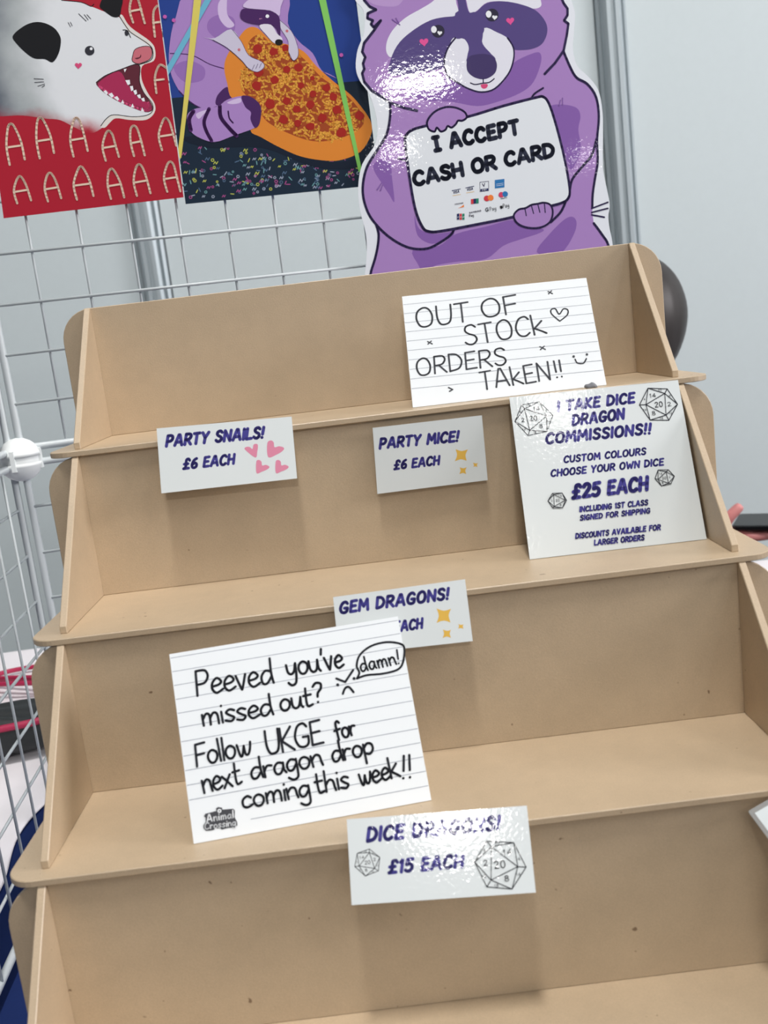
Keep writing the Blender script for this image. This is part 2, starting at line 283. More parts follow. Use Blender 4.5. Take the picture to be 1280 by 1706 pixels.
def art(key, name, sheet_mat, gloss, thick=.0004, part_art='artwork', part_text='lettering', inset=None):
    """a flat printed sheet: the sheet itself and its print as children, all in the sheet's own plane"""
    A = ART[key]; sc = 1e-4; rng = random.Random(hash(len(key)) + len(A['items']))
    u, v = Vector(A['u']), Vector(A['v']); n = u.cross(v)
    M = Matrix((u, v, n)).transposed().to_4x4(); M.translation = Vector(A['O'])
    sm, ol = A['out']; ol = [(p[0] * sc, p[1] * sc) for p in ol]
    if sm: ol = catmull(ol, True, 4)
    if sum(a[0] * b[1] - b[0] * a[1] for a, b in zip(ol, ol[1:] + ol[:1])) < 0: ol = ol[::-1]
    bm = bmesh.new()
    if not sm: prism(bm, ol, lambda a, b: (a, b, 0), lambda a, b: (a, b, -thick))
    else:
        n0 = len(ol); hi = [bm.verts.new((a, b, 0)) for a, b in ol]; lo = [bm.verts.new((a, b, -thick)) for a, b in ol]
        for i in range(n0): bm.faces.new((hi[i], lo[i], lo[(i + 1) % n0], hi[(i + 1) % n0]))
        for t in geometry.tessellate_polygon([[Vector((a, b, 0)) for a, b in ol]]):
            bm.faces.new([hi[x] for x in t]); bm.faces.new([lo[x] for x in t[::-1]])
    root = frombm(name, bm, sheet_mat); root.matrix_world = M
    lx = [p[0] for p in ol]; clip = None
    groups, mats = {}, {}; cur = 0
    lev = 0
    for idx, it in enumerate(A['items']):
        if it[0] == 'G': cur = (it[1], idx) if it[1] else 0; continue
        col = it[1]; g = cur if cur else part_text if it[0] == 'T' else 'ruled_lines' if col == 'rule' else part_art
        if g not in groups: groups[g] = bmesh.new(); mats[g] = []
        bm = groups[g]
        if col not in mats[g]: mats[g].append(col)
        mi = mats[g].index(col)
        if col[:2] == 'cf' or col[:6] == 'cheese': z = (lev + 1 + idx % 14) * DZ; hold = lev + 15
        else:
            if idx and (A['items'][idx - 1][1][:2] == 'cf' or A['items'][idx - 1][1][:6] == 'cheese'): lev = hold
            lev += 1; z = lev * DZ
        z += .00003
        if it[0] == 'P':
            p = [(a * sc, b * sc) for a, b in it[3]]
            if it[2]: p = catmull(p, True, 4)
            p = clip_poly(p, ol) if gloss == 2 and not sm else p
            if len(p) > 2: fill(bm, p, z, mi)
        elif it[0] == 'L':
            p = [(a * sc, b * sc) for a, b in it[5]]
            if it[3]: p = catmull(p, bool(it[4]), 4)
            ribbon(bm, p, it[2] * sc, z, mi, bool(it[4]))
        else:
            for cl, p in text_strokes(it, rng): ribbon(bm, [(a * sc, b * sc) for a, b in p], it[5] * sc, z, mi, cl)
    for g, bm in groups.items():
        if not mats[g]: bm.free(); continue
        if gloss == 2:      # keep the print inside the sheet
            if not sm:
                for a, b in zip(ol, ol[1:] + ol[:1]):
                    nx, ny = b[1] - a[1], a[0] - b[0]
                    bmesh.ops.bisect_plane(bm, geom=bm.verts[:] + bm.edges[:] + bm.faces[:], plane_co=(a[0], a[1], 0), plane_no=(nx, ny, 0), clear_outer=True)
        pn = g if isinstance(g, str) else g[0]; me = bpy.data.meshes.new(pn); bm.to_mesh(me); bm.free()
        for c in mats[g]: me.materials.append(art_mat(c, gloss))
        link(pn, me, None, root)
    return root
DZ = 6e-6
def clip_poly(p, ol): return p
ART={}
ART['oos']=dict(O=[0.02332, -0.07267, 1.1363],u=[0.99927, -0.0383, 0.0],v=[0.02142, 0.55878, 0.82904],out=[0, [[16, 865], [1265, 835], [1249, 0], [0, 0]]],items=[
['L','rule',3.2,0,0,[[20,797],[1259,767]]],
['L','rule',3.2,0,0,[[18,724],[1257,694]]],
['L','rule',3.2,0,0,[[17,651],[1256,621]]],
['L','rule',3.2,0,0,[[16,578],[1255,548]]],
['L','rule',3.2,0,0,[[14,505],[1253,475]]],
['L','rule',3.2,0,0,[[13,432],[1252,402]]],
['L','rule',3.2,0,0,[[12,359],[1250,329]]],
['L','rule',3.2,0,0,[[10,286],[1249,256]]],
['L','rule',3.2,0,0,[[9,213],[1248,183]]],
['L','rule',3.2,0,0,[[8,140],[1246,110]]],
['T', 'pen', 'OUT', [97, 599, 451, 601], 151.8, 13.3, 0.0, 'h', 0.16, 0],
['T', 'pen', 'OF', [540, 615, 780, 624], 143.3, 13.4, 0.0, 'h', 0.16, 0],
['T', 'pen', 'STOCk', [398, 418, 931, 436], 151.2, 13.0, 0.0, 'h', 0.16, 0],
['T', 'pen', 'ORDERS', [58, 231, 642, 238], 128.7, 12.7, 0.0, 'h', 0.16, 0],
['T', 'pen', 'TAkEN', [459, 71, 906, 84], 134.1, 12.6, 0.0, 'h', 0.16, 0],
['T', 'pen', '!!', [948, 91, 990, 94], 125.8, 12.6, 0.0, 'h', 0.16, 0],
['G','drawn_heart'],
['L','pen',9.1,1,0,[[1034,518],[991,579],[992,614],[1021,619],[1039,572],[1073,610],[1100,598],[1090,559],[1034,518]]],
['G','drawn_cross'],
['L','pen',8.1,0,0,[[995,763],[1021,741]]],
['L','pen',8.1,0,0,[[995,743],[1019,764]]],
['G','drawn_cross'],
['L','pen',8.1,0,0,[[149,483],[178,460]]],
['L','pen',8.1,0,0,[[149,462],[174,483]]],
['G','drawn_cross'],
['L','pen',8.1,0,0,[[874,340],[906,315]]],
['L','pen',8.1,0,0,[[874,317],[903,340]]],
['G','drawn_cross'],
['L','pen',9.1,0,0,[[246,115],[270,97],[248,86]]],
['G','drawn_smiley'],
['P','pen',0,[[1086,235],[1085,232],[1084,229],[1082,227],[1079,226],[1077,226],[1074,227],[1072,229],[1071,231],[1070,234],[1070,237],[1071,240],[1073,242],[1075,244],[1077,245],[1080,245],[1082,245],[1084,243],[1086,241],[1086,238]]],
['P','pen',0,[[1173,238],[1172,236],[1171,233],[1168,231],[1166,230],[1163,230],[1161,231],[1159,233],[1157,235],[1157,238],[1157,241],[1158,244],[1159,246],[1162,248],[1164,249],[1167,249],[1169,248],[1171,247],[1173,244],[1173,241]]],
['L','pen',9.1,1,0,[[1084,214],[1093,185],[1131,177],[1156,209]]],
['G','']])
ART['com']=dict(O=[0.08101, -0.12771, 1.041],u=[0.99967, -0.02577, 0.0],v=[0.00903, 0.35009, 0.93667],out=[0, [[12, 1025], [1065, 1008], [1075, 0], [0, 0]]],items=[
['T', 'ink', 'I TAKE DICE', [291, 891, 788, 890], 77.8, 18.3, 0.18, 'c', 0.26, 0],
['T', 'ink', 'DRAGON', [370, 791, 709, 794], 79.8, 18.7, 0.18, 'c', 0.26, 0],
['T', 'ink', 'COMMISSIONS!!', [190, 694, 857, 681], 79.8, 18.7, 0.18, 'c', 0.26, 0],
['T', 'ink', 'CUSTOM COLOURS', [285, 565, 801, 557], 50.6, 11.9, 0.18, 'c', 0.26, 0],
['T', 'ink', 'CHOOSE YOUR OWN DICE', [194, 487, 898, 478], 51.5, 12.1, 0.18, 'c', 0.26, 0],
['G','printed_die'],
['L','line',5.0,0,1,[[81,967],[193,974],[264,878],[214,779],[95,767],[26,867]]],
['L','line',5.0,0,1,[[96,941],[225,877],[109,799]]],
['L','line',5.0,0,0,[[96,941],[81,967]]],
['L','line',5.0,0,0,[[96,941],[26,867]]],
['L','line',5.0,0,0,[[96,941],[193,974]]],
['L','line',5.0,0,0,[[225,877],[264,878]]],
['L','line',5.0,0,0,[[225,877],[214,779]]],
['L','line',5.0,0,0,[[225,877],[193,974]]],
['L','line',5.0,0,0,[[109,799],[95,767]]],
['L','line',5.0,0,0,[[109,799],[214,779]]],
['L','line',5.0,0,0,[[109,799],[26,867]]],
['T', 'line', '20', [119, 857, 164, 857], 30.3, 4.5, 0, 'h', 0.3, 0],
['T', 'line', '14', [152, 919, 187, 919], 24.3, 3.6, 0, 'h', 0.3, 0],
['T', 'line', '8', [172, 806, 190, 806], 24.3, 3.6, 0, 'h', 0.3, 0],
['T', 'line', '2', [67, 857, 84, 857], 24.2, 3.6, 0, 'h', 0.3, 0],
['T', 'line', '10', [114, 955, 131, 955], 12.0, 1.8, 0, 'h', 0.3, 0],
['T', 'line', '6', [62, 919, 71, 919], 12.2, 1.8, 0, 'h', 0.3, 0],
['T', 'line', '4', [222, 904, 231, 904], 12.2, 1.8, 0, 'h', 0.3, 0],
['T', 'line', '16', [225, 839, 242, 839], 11.0, 1.7, 0, 'h', 0.3, 0],
['T', 'line', '18', [130, 775, 147, 776], 12.0, 1.8, 0, 'h', 0.3, 0],
['T', 'line', '12', [67, 805, 85, 805], 12.2, 1.8, 0, 'h', 0.3, 0],
['G',''],
['G','printed_die'],
['L','line',5.0,0,1,[[873,978],[990,959],[1037,854],[968,759],[854,774],[804,878]]],
['L','line',5.0,0,1,[[970,932],[844,875],[956,794]]],
['L','line',5.0,0,0,[[970,932],[990,959]]],
['L','line',5.0,0,0,[[970,932],[1037,854]]],
['L','line',5.0,0,0,[[970,932],[873,978]]],
['L','line',5.0,0,0,[[844,875],[804,878]]],
['L','line',5.0,0,0,[[844,875],[854,774]]],
['L','line',5.0,0,0,[[844,875],[873,978]]],
['L','line',5.0,0,0,[[956,794],[968,759]]],
['L','line',5.0,0,0,[[956,794],[1037,854]]],
['L','line',5.0,0,0,[[956,794],[854,774]]],
['T', 'line', '20', [898, 851, 944, 851], 31.4, 4.7, 0, 'h', 0.3, 0],
['T', 'line', '14', [876, 916, 912, 916], 24.3, 3.6, 0, 'h', 0.3, 0],
['T', 'line', '8', [874, 802, 892, 803], 24.3, 3.6, 0, 'h', 0.3, 0],
['T', 'line', '2', [977, 848, 995, 848], 24.3, 3.6, 0, 'h', 0.3, 0],
['T', 'line', '10', [935, 950, 953, 950], 12.2, 1.8, 0, 'h', 0.3, 0],
['T', 'line', '6', [994, 909, 1003, 909], 12.2, 1.8, 0, 'h', 0.3, 0],
['T', 'line', '16', [824, 836, 842, 837], 12.2, 1.8, 0, 'h', 0.3, 0],
['T', 'line', '4', [835, 904, 844, 904], 12.2, 1.8, 0, 'h', 0.3, 0],
['T', 'line', '12', [978, 797, 995, 797], 11.0, 1.7, 0, 'h', 0.3, 0],
['T', 'line', '18', [916, 770, 934, 770], 12.2, 1.8, 0, 'h', 0.3, 0],
['G',''],
['T', 'ink', '£25 EACH', [301, 332, 785, 332], 101.1, 23.8, 0.18, 'c', 0.26, 0],
['T', 'ink', 'INCLUDING 1ST CLASS', [337, 251, 762, 245], 38.5, 9.0, 0.18, 'c', 0.26, 0],
['T', 'ink', 'SIGNED FOR SHIPPING', [333, 198, 767, 194], 37.5, 8.8, 0.18, 'c', 0.26, 0],
['T', 'ink', 'DISCOUNTS AVAILABLE FOR', [289, 90, 814, 85], 38.5, 9.0, 0.18, 'c', 0.26, 0],
['T', 'ink', 'LARGER ORDERS', [395, 37, 707, 34], 38.5, 9.0, 0.18, 'c', 0.26, 0],
['G','printed_die'],
['L','line',4.1,0,1,[[852,456],[915,450],[944,406],[915,361],[857,355],[825,405]]],
['L','line',4.1,0,1,[[899,440],[843,398],[902,367]]],
['L','line',4.1,0,0,[[899,440],[915,450]]],
['L','line',4.1,0,0,[[899,440],[852,456]]],
['L','line',4.1,0,0,[[899,440],[944,406]]],
['L','line',4.1,0,0,[[843,398],[825,405]]],
['L','line',4.1,0,0,[[843,398],[857,355]]],
['L','line',4.1,0,0,[[843,398],[852,456]]],
['L','line',4.1,0,0,[[902,367],[915,361]]],
['L','line',4.1,0,0,[[902,367],[857,355]]],
['L','line',4.1,0,0,[[902,367],[944,406]]],
['T', 'line', '20', [869, 394, 892, 394], 15.1, 2.3, 0, 'h', 0.3, 0],
['T', 'line', '14', [855, 426, 873, 426], 11.2, 1.7, 0, 'h', 0.3, 0],
['T', 'line', '8', [862, 368, 871, 368], 11.2, 1.7, 0, 'h', 0.3, 0],
['T', 'line', '2', [910, 399, 918, 399], 11.2, 1.7, 0, 'h', 0.3, 0],
['G',''],
['G','printed_die'],
['L','line',4.1,0,1,[[192,388],[251,383],[272,335],[240,291],[182,297],[158,344]]],
['L','line',4.1,0,1,[[199,380],[264,336],[191,305]]],
['L','line',4.1,0,0,[[199,380],[192,388]]],
['L','line',4.1,0,0,[[199,380],[251,383]]],
['L','line',4.1,0,0,[[199,380],[158,344]]],
['L','line',4.1,0,0,[[264,336],[272,335]]],
['L','line',4.1,0,0,[[264,336],[251,383]]],
['L','line',4.1,0,0,[[264,336],[240,291]]],
['L','line',4.1,0,0,[[191,305],[182,297]]],
['L','line',4.1,0,0,[[191,305],[158,344]]],
['L','line',4.1,0,0,[[191,305],[240,291]]],
['T', 'line', '20', [206, 333, 228, 333], 15.1, 2.3, 0, 'h', 0.3, 0],
['T', 'line', '14', [228, 361, 245, 361], 11.2, 1.7, 0, 'h', 0.3, 0],
['T', 'line', '8', [227, 305, 235, 305], 11.0, 1.7, 0, 'h', 0.3, 0],
['T', 'line', '2', [178, 337, 186, 337], 11.0, 1.7, 0, 'h', 0.3, 0],
['G','']])
ART['pee']=dict(O=[-0.11906, -0.24661, 0.9466],u=[0.99248, 0.12237, 0.0],v=[-0.05932, 0.48117, 0.87462],out=[0, [[-20, 976], [1227, 984], [1225, 0], [0, 0]]],items=[
['L','rule',3.2,0,0,[[-15,954],[1222,962]]],
['L','rule',3.2,0,0,[[-13,880],[1222,888]]],
['L','rule',3.2,0,0,[[-12,806],[1222,814]]],
['L','rule',3.2,0,0,[[-10,732],[1222,740]]],
['L','rule',3.2,0,0,[[-9,658],[1221,666]]],
['L','rule',3.2,0,0,[[-7,584],[1221,592]]],
['L','rule',3.2,0,0,[[-6,510],[1221,518]]],
['L','rule',3.2,0,0,[[-4,436],[1221,444]]],
['L','rule',3.2,0,0,[[-2,362],[1221,370]]],
['L','rule',3.2,0,0,[[-1,288],[1221,296]]],
['L','rule',3.2,0,0,[[1,214],[1221,222]]],
['L','rule',3.2,0,0,[[296,142],[1222,148]]],
['L','rule',3.2,0,0,[[297,68],[1221,74]]],
['T', 'hand', 'Peeved', [102, 733, 501, 736], 129.9, 13.5, 0.0, 'h', 0.1, 0],
['T', 'hand', 'you', [584, 755, 759, 757], 114.3, 13.8, 0.0, 'h', 0.1, 0],
['T', 'hand', "'ve", [778, 758, 886, 759], 115.4, 13.9, 0.0, 'h', 0.1, 0],
['T', 'hand', 'missed', [113, 572, 476, 570], 107.7, 13.3, 0.0, 'h', 0.1, 0],
['T', 'hand', 'out', [524, 580, 692, 581], 102.1, 13.5, 0.0, 'h', 0.1, 0],
['T', 'hand', '?', [699, 593, 746, 589], 104.2, 13.6, 0.0, 'h', 0.1, 0],
['G','drawn_face'],
['L','hand',12.2,0,0,[[839,702],[883,676],[935,732]]],
['P','hand',0,[[849,666],[848,664],[847,661],[845,660],[842,659],[839,659],[837,660],[835,662],[833,664],[832,666],[832,669],[833,671],[835,673],[837,675],[839,676],[842,676],[845,675],[847,673],[848,671],[849,669]]],
['P','hand',0,[[941,685],[940,682],[939,680],[936,679],[934,678],[931,678],[929,679],[927,680],[925,683],[924,685],[924,688],[925,690],[927,692],[929,694],[931,695],[934,695],[937,694],[939,692],[940,690],[941,688]]],
['L','hand',12.2,1,0,[[860,616],[877,643],[899,646],[918,615]]],
['G','speech_bubble'],
['L','hand',11.2,1,0,[[948,684],[966,713],[958,752],[985,807],[1052,845],[1140,853],[1213,832],[1230,803],[1209,730],[1172,695],[1089,687],[1004,693],[948,684]]],
['G',''],
['T', 'hand', 'damn!', [978, 716, 1192, 727], 75.0, 10.5, 0, 'h', 0.2, 0],
['T', 'hand', 'Follow', [59, 374, 341, 388], 111.8, 12.9, 0, 'h', 0.1, 0],
['T', 'hand', 'UKGE', [425, 370, 719, 379], 121.1, 13.2, 0, 'h', 0.1, 0],
['T', 'hand', 'for', [791, 386, 897, 397], 88.1, 13.4, 0, 'h', 0.1, 0],
['T', 'hand', 'next', [78, 236, 273, 250], 113.7, 12.7, 0, 'h', 0.1, 0],
['T', 'hand', 'dragon', [327, 259, 697, 273], 103.0, 12.9, 0, 'h', 0.1, 0],
['T', 'hand', 'drop', [754, 277, 971, 282], 100.3, 13.2, 0, 'h', 0.1, 0],
['T', 'hand', 'coming', [264, 128, 612, 132], 96.9, 12.7, 0, 'h', 0.1, 0],
['T', 'hand', 'this', [645, 134, 815, 135], 102.1, 12.8, 0, 'h', 0.1, 0],
['T', 'hand', 'week', [875, 135, 1085, 146], 101.4, 12.9, 0, 'h', 0.1, 0],
['T', 'hand', '!!', [1100, 131, 1153, 128], 114.9, 13.1, 0, 'h', 0.1, 0],
['G','printed_logo'],
['P','logo',0,[[65,122],[73,134],[130,138],[129,150],[141,156],[160,149],[161,139],[215,134],[222,124],[217,92],[226,68],[226,52],[213,43],[180,46],[159,45],[147,43],[138,52],[113,55],[107,49],[86,49],[67,52],[57,66],[58,81],[71,94],[72,116]]],
['P','paper',0,[[155,134],[154,131],[152,129],[150,127],[147,126],[144,126],[141,127],[138,129],[136,131],[135,134],[135,137],[136,140],[138,143],[140,144],[143,145],[146,145],[149,144],[152,142],[154,140],[155,137]]],
['P','logo',0,[[149,135],[149,134],[148,133],[147,132],[146,132],[144,132],[143,132],[142,133],[141,134],[141,135],[141,136],[141,138],[142,139],[143,139],[144,140],[145,140],[147,139],[148,139],[149,137],[149,136]]],
['T', 'paper', 'Animal', [78, 93, 211, 91], 34.2, 5.8, 0.05, 'h', 0.25, 0],
['T', 'paper', 'Crossing', [64, 60, 218, 52], 30.1, 5.1, 0.05, 'h', 0.2, 0]])
ART['sna']=dict(O=[-0.13947, -0.10005, 1.10442],u=[1.0, 0.0, 0.0],v=[-0.0, 0.29237, 0.9563],out=[0, [[9, 412], [858, 384], [849, -9], [0, 0]]],items=[
['T', 'ink', 'PARTY SNAILS!', [49, 282, 681, 263], 85.4, 20.1, 0.18, 'c', 0.26, 0],
['T', 'ink', '£6 EACH', [143, 128, 480, 122], 76.4, 18.0, 0.18, 'c', 0.26, 0],
['G','printed_heart'],
['P','pink',1,[[605,153],[546,211],[556,227],[578,223],[592,209],[602,235],[618,239],[629,228],[620,186]]],
['G',''],
['G','printed_heart'],
['P','pink',1,[[685,146],[688,232],[711,249],[729,235],[731,204],[760,206],[788,193],[780,175],[740,156]]],
['G',''],
['G','printed_heart'],
['P','pink',1,[[602,55],[608,126],[626,135],[640,122],[642,98],[665,99],[686,85],[673,71],[637,60]]],
['G','printed_heart'],
['P','pink',1,[[722,41],[728,111],[746,120],[760,107],[761,84],[784,85],[805,71],[792,57],[757,46]]],
['G','']])
ART['gem']=dict(O=[-0.03803, -0.18485, 1.01448],u=[1.0, 0.0, 0.0],v=[-0.0, 0.30071, 0.95372],out=[0, [[4, 325], [747, 335], [745, -9], [0, 0]]],items=[
['T', 'ink', 'GEM DRAGONS!', [25, 223, 654, 230], 75.5, 17.8, 0.18, 'c', 0.26, 0],
['T', 'ink', 'EACH', [315, 87, 487, 89], 66.5, 15.6, 0.18, 'c', 0.26, 0],
['G','printed_star'],
['P','gold',0,[[569,193],[592,181],[607,176],[622,176],[648,182],[635,160],[630,146],[631,131],[636,107],[614,118],[599,122],[584,121],[559,114],[571,137],[576,152],[575,168]]],
['G',''],
['G','printed_star'],
['P','gold',0,[[678,93],[686,89],[692,87],[697,87],[706,88],[702,81],[700,77],[701,72],[703,64],[694,68],[689,70],[683,70],[673,68],[678,75],[680,80],[680,85]]],
['G',''],
['G','printed_star'],
['P','gold',0,[[589,74],[602,67],[610,64],[619,64],[633,67],[626,55],[623,46],[624,38],[627,24],[614,30],[605,33],[596,32],[582,28],[589,41],[592,50],[592,59]]],
['G','']])
ART['dic']=dict(O=[-0.04211, -0.27645, 0.92132],u=[1.0, 0.0, 0.0],v=[-0.0, 0.46947, 0.88295],out=[0, [[18, 391], [901, 352], [880, -45], [0, 0]]],items=[
['T', 'ink', 'DICE DRAGONS!', [99, 270, 764, 249], 77.5, 18.2, 0.18, 'c', 0.26, 0],
['T', 'ink', '£15 EACH', [186, 115, 561, 101], 70.5, 16.6, 0.18, 'c', 0.26, 0],
['G','printed_die'],
['L','line',3.0,0,1,[[52,229],[113,242],[159,198],[145,138],[80,122],[34,170]]],
['L','line',3.0,0,1,[[111,226],[55,170],[128,151]]],
['L','line',3.0,0,0,[[111,226],[113,242]]],
['L','line',3.0,0,0,[[111,226],[159,198]]],
['L','line',3.0,0,0,[[111,226],[52,229]]],
['L','line',3.0,0,0,[[55,170],[34,170]]],
['L','line',3.0,0,0,[[55,170],[80,122]]],
['L','line',3.0,0,0,[[55,170],[52,229]]],
['L','line',3.0,0,0,[[128,151],[145,138]]],
['L','line',3.0,0,0,[[128,151],[80,122]]],
['L','line',3.0,0,0,[[128,151],[159,198]]],
['T', 'line', '20', [84, 174, 110, 174], 16.1, 2.4, 0, 'h', 0.3, 0],
['T', 'line', '14', [62, 202, 82, 202], 12.0, 1.8, 0, 'h', 0.3, 0],
['T', 'line', '8', [82, 142, 92, 142], 12.0, 1.8, 0, 'h', 0.3, 0],
['T', 'line', '2', [127, 185, 137, 185], 13.0, 2.0, 0, 'h', 0.3, 0],
['T', 'line', '10', [87, 229, 97, 229], 7.0, 1.1, 0, 'h', 0.3, 0],
['T', 'line', '6', [125, 219, 130, 219], 6.1, 0.9, 0, 'h', 0.3, 0],
['T', 'line', '16', [51, 151, 61, 151], 6.0, 0.9, 0, 'h', 0.3, 0],
['T', 'line', '4', [44, 187, 49, 187], 6.0, 0.9, 0, 'h', 0.3, 0],
['T', 'line', '12', [138, 159, 149, 159], 6.1, 0.9, 0, 'h', 0.3, 0],
['T', 'line', '18', [112, 134, 122, 134], 6.1, 0.9, 0, 'h', 0.3, 0],
['G',''],
['G','printed_die'],
['L','line',4.0,0,1,[[682,212],[811,190],[852,73],[770,-16],[652,7],[611,124]]],
['L','line',4.0,0,1,[[701,184],[813,80],[677,35]]],
['L','line',4.0,0,0,[[701,184],[682,212]]],
['L','line',4.0,0,0,[[701,184],[811,190]]],
['L','line',4.0,0,0,[[701,184],[611,124]]],
['L','line',4.0,0,0,[[813,80],[852,73]]],
['L','line',4.0,0,0,[[813,80],[770,-16]]],
['L','line',4.0,0,0,[[813,80],[811,190]]],
['L','line',4.0,0,0,[[677,35],[652,7]]],
['L','line',4.0,0,0,[[677,35],[770,-16]]],
['L','line',4.0,0,0,[[677,35],[611,124]]],
['T', 'line', '20', [703, 84, 753, 84], 31.4, 4.7, 0, 'h', 0.3, 0],
['T', 'line', '14', [754, 139, 793, 139], 24.3, 3.6, 0, 'h', 0.3, 0],
['T', 'line', '8', [742, 21, 761, 21], 24.2, 3.6, 0, 'h', 0.3, 0],
['T', 'line', '2', [652, 102, 671, 102], 24.2, 3.6, 0, 'h', 0.3, 0],
['T', 'line', '10', [721, 189, 741, 189], 12.2, 1.8, 0, 'h', 0.3, 0],
['T', 'line', '6', [659, 167, 669, 167], 12.2, 1.8, 0, 'h', 0.3, 0],
['T', 'line', '4', [820, 108, 829, 108], 12.2, 1.8, 0, 'h', 0.3, 0],
['T', 'line', '16', [801, 40, 820, 40], 11.2, 1.7, 0, 'h', 0.3, 0],
['T', 'line', '18', [689, 3, 708, 3], 11.2, 1.7, 0, 'h', 0.3, 0],
['T', 'line', '12', [636, 49, 655, 49], 12.2, 1.8, 0, 'h', 0.3, 0],
['G','']])
ART['mic']=dict(O=[-0.00608, -0.09219, 1.08629],u=[1.0, 0.0, 0.0],v=[-0.0, 0.02999, 0.99955],out=[0, [[20, 419], [711, 415], [706, 3], [0, 0]]],items=[
['T', 'ink', 'PARTY MICE!', [41, 277, 558, 264], 77.5, 18.2, 0.18, 'c', 0.26, 0],
['T', 'ink', '£6 EACH', [118, 136, 420, 133], 67.5, 15.9, 0.18, 'c', 0.26, 0],
['G','printed_star'],
['P','gold',0,[[524,223],[546,212],[560,207],[576,208],[601,213],[588,192],[582,179],[582,164],[586,142],[565,152],[551,156],[536,154],[511,148],[524,170],[529,184],[529,199]]],
['G',''],
['G','printed_star'],
['P','gold',0,[[624,125],[634,121],[639,118],[645,118],[655,119],[650,112],[648,108],[648,103],[650,94],[643,98],[638,100],[633,100],[624,98],[628,106],[629,111],[628,116]]],
['G',''],
['G','printed_star'],
['P','gold',0,[[538,106],[550,100],[558,97],[567,98],[581,101],[574,89],[571,81],[571,72],[574,59],[562,65],[554,68],[545,67],[531,64],[538,76],[541,84],[541,93]]],
['G','']])
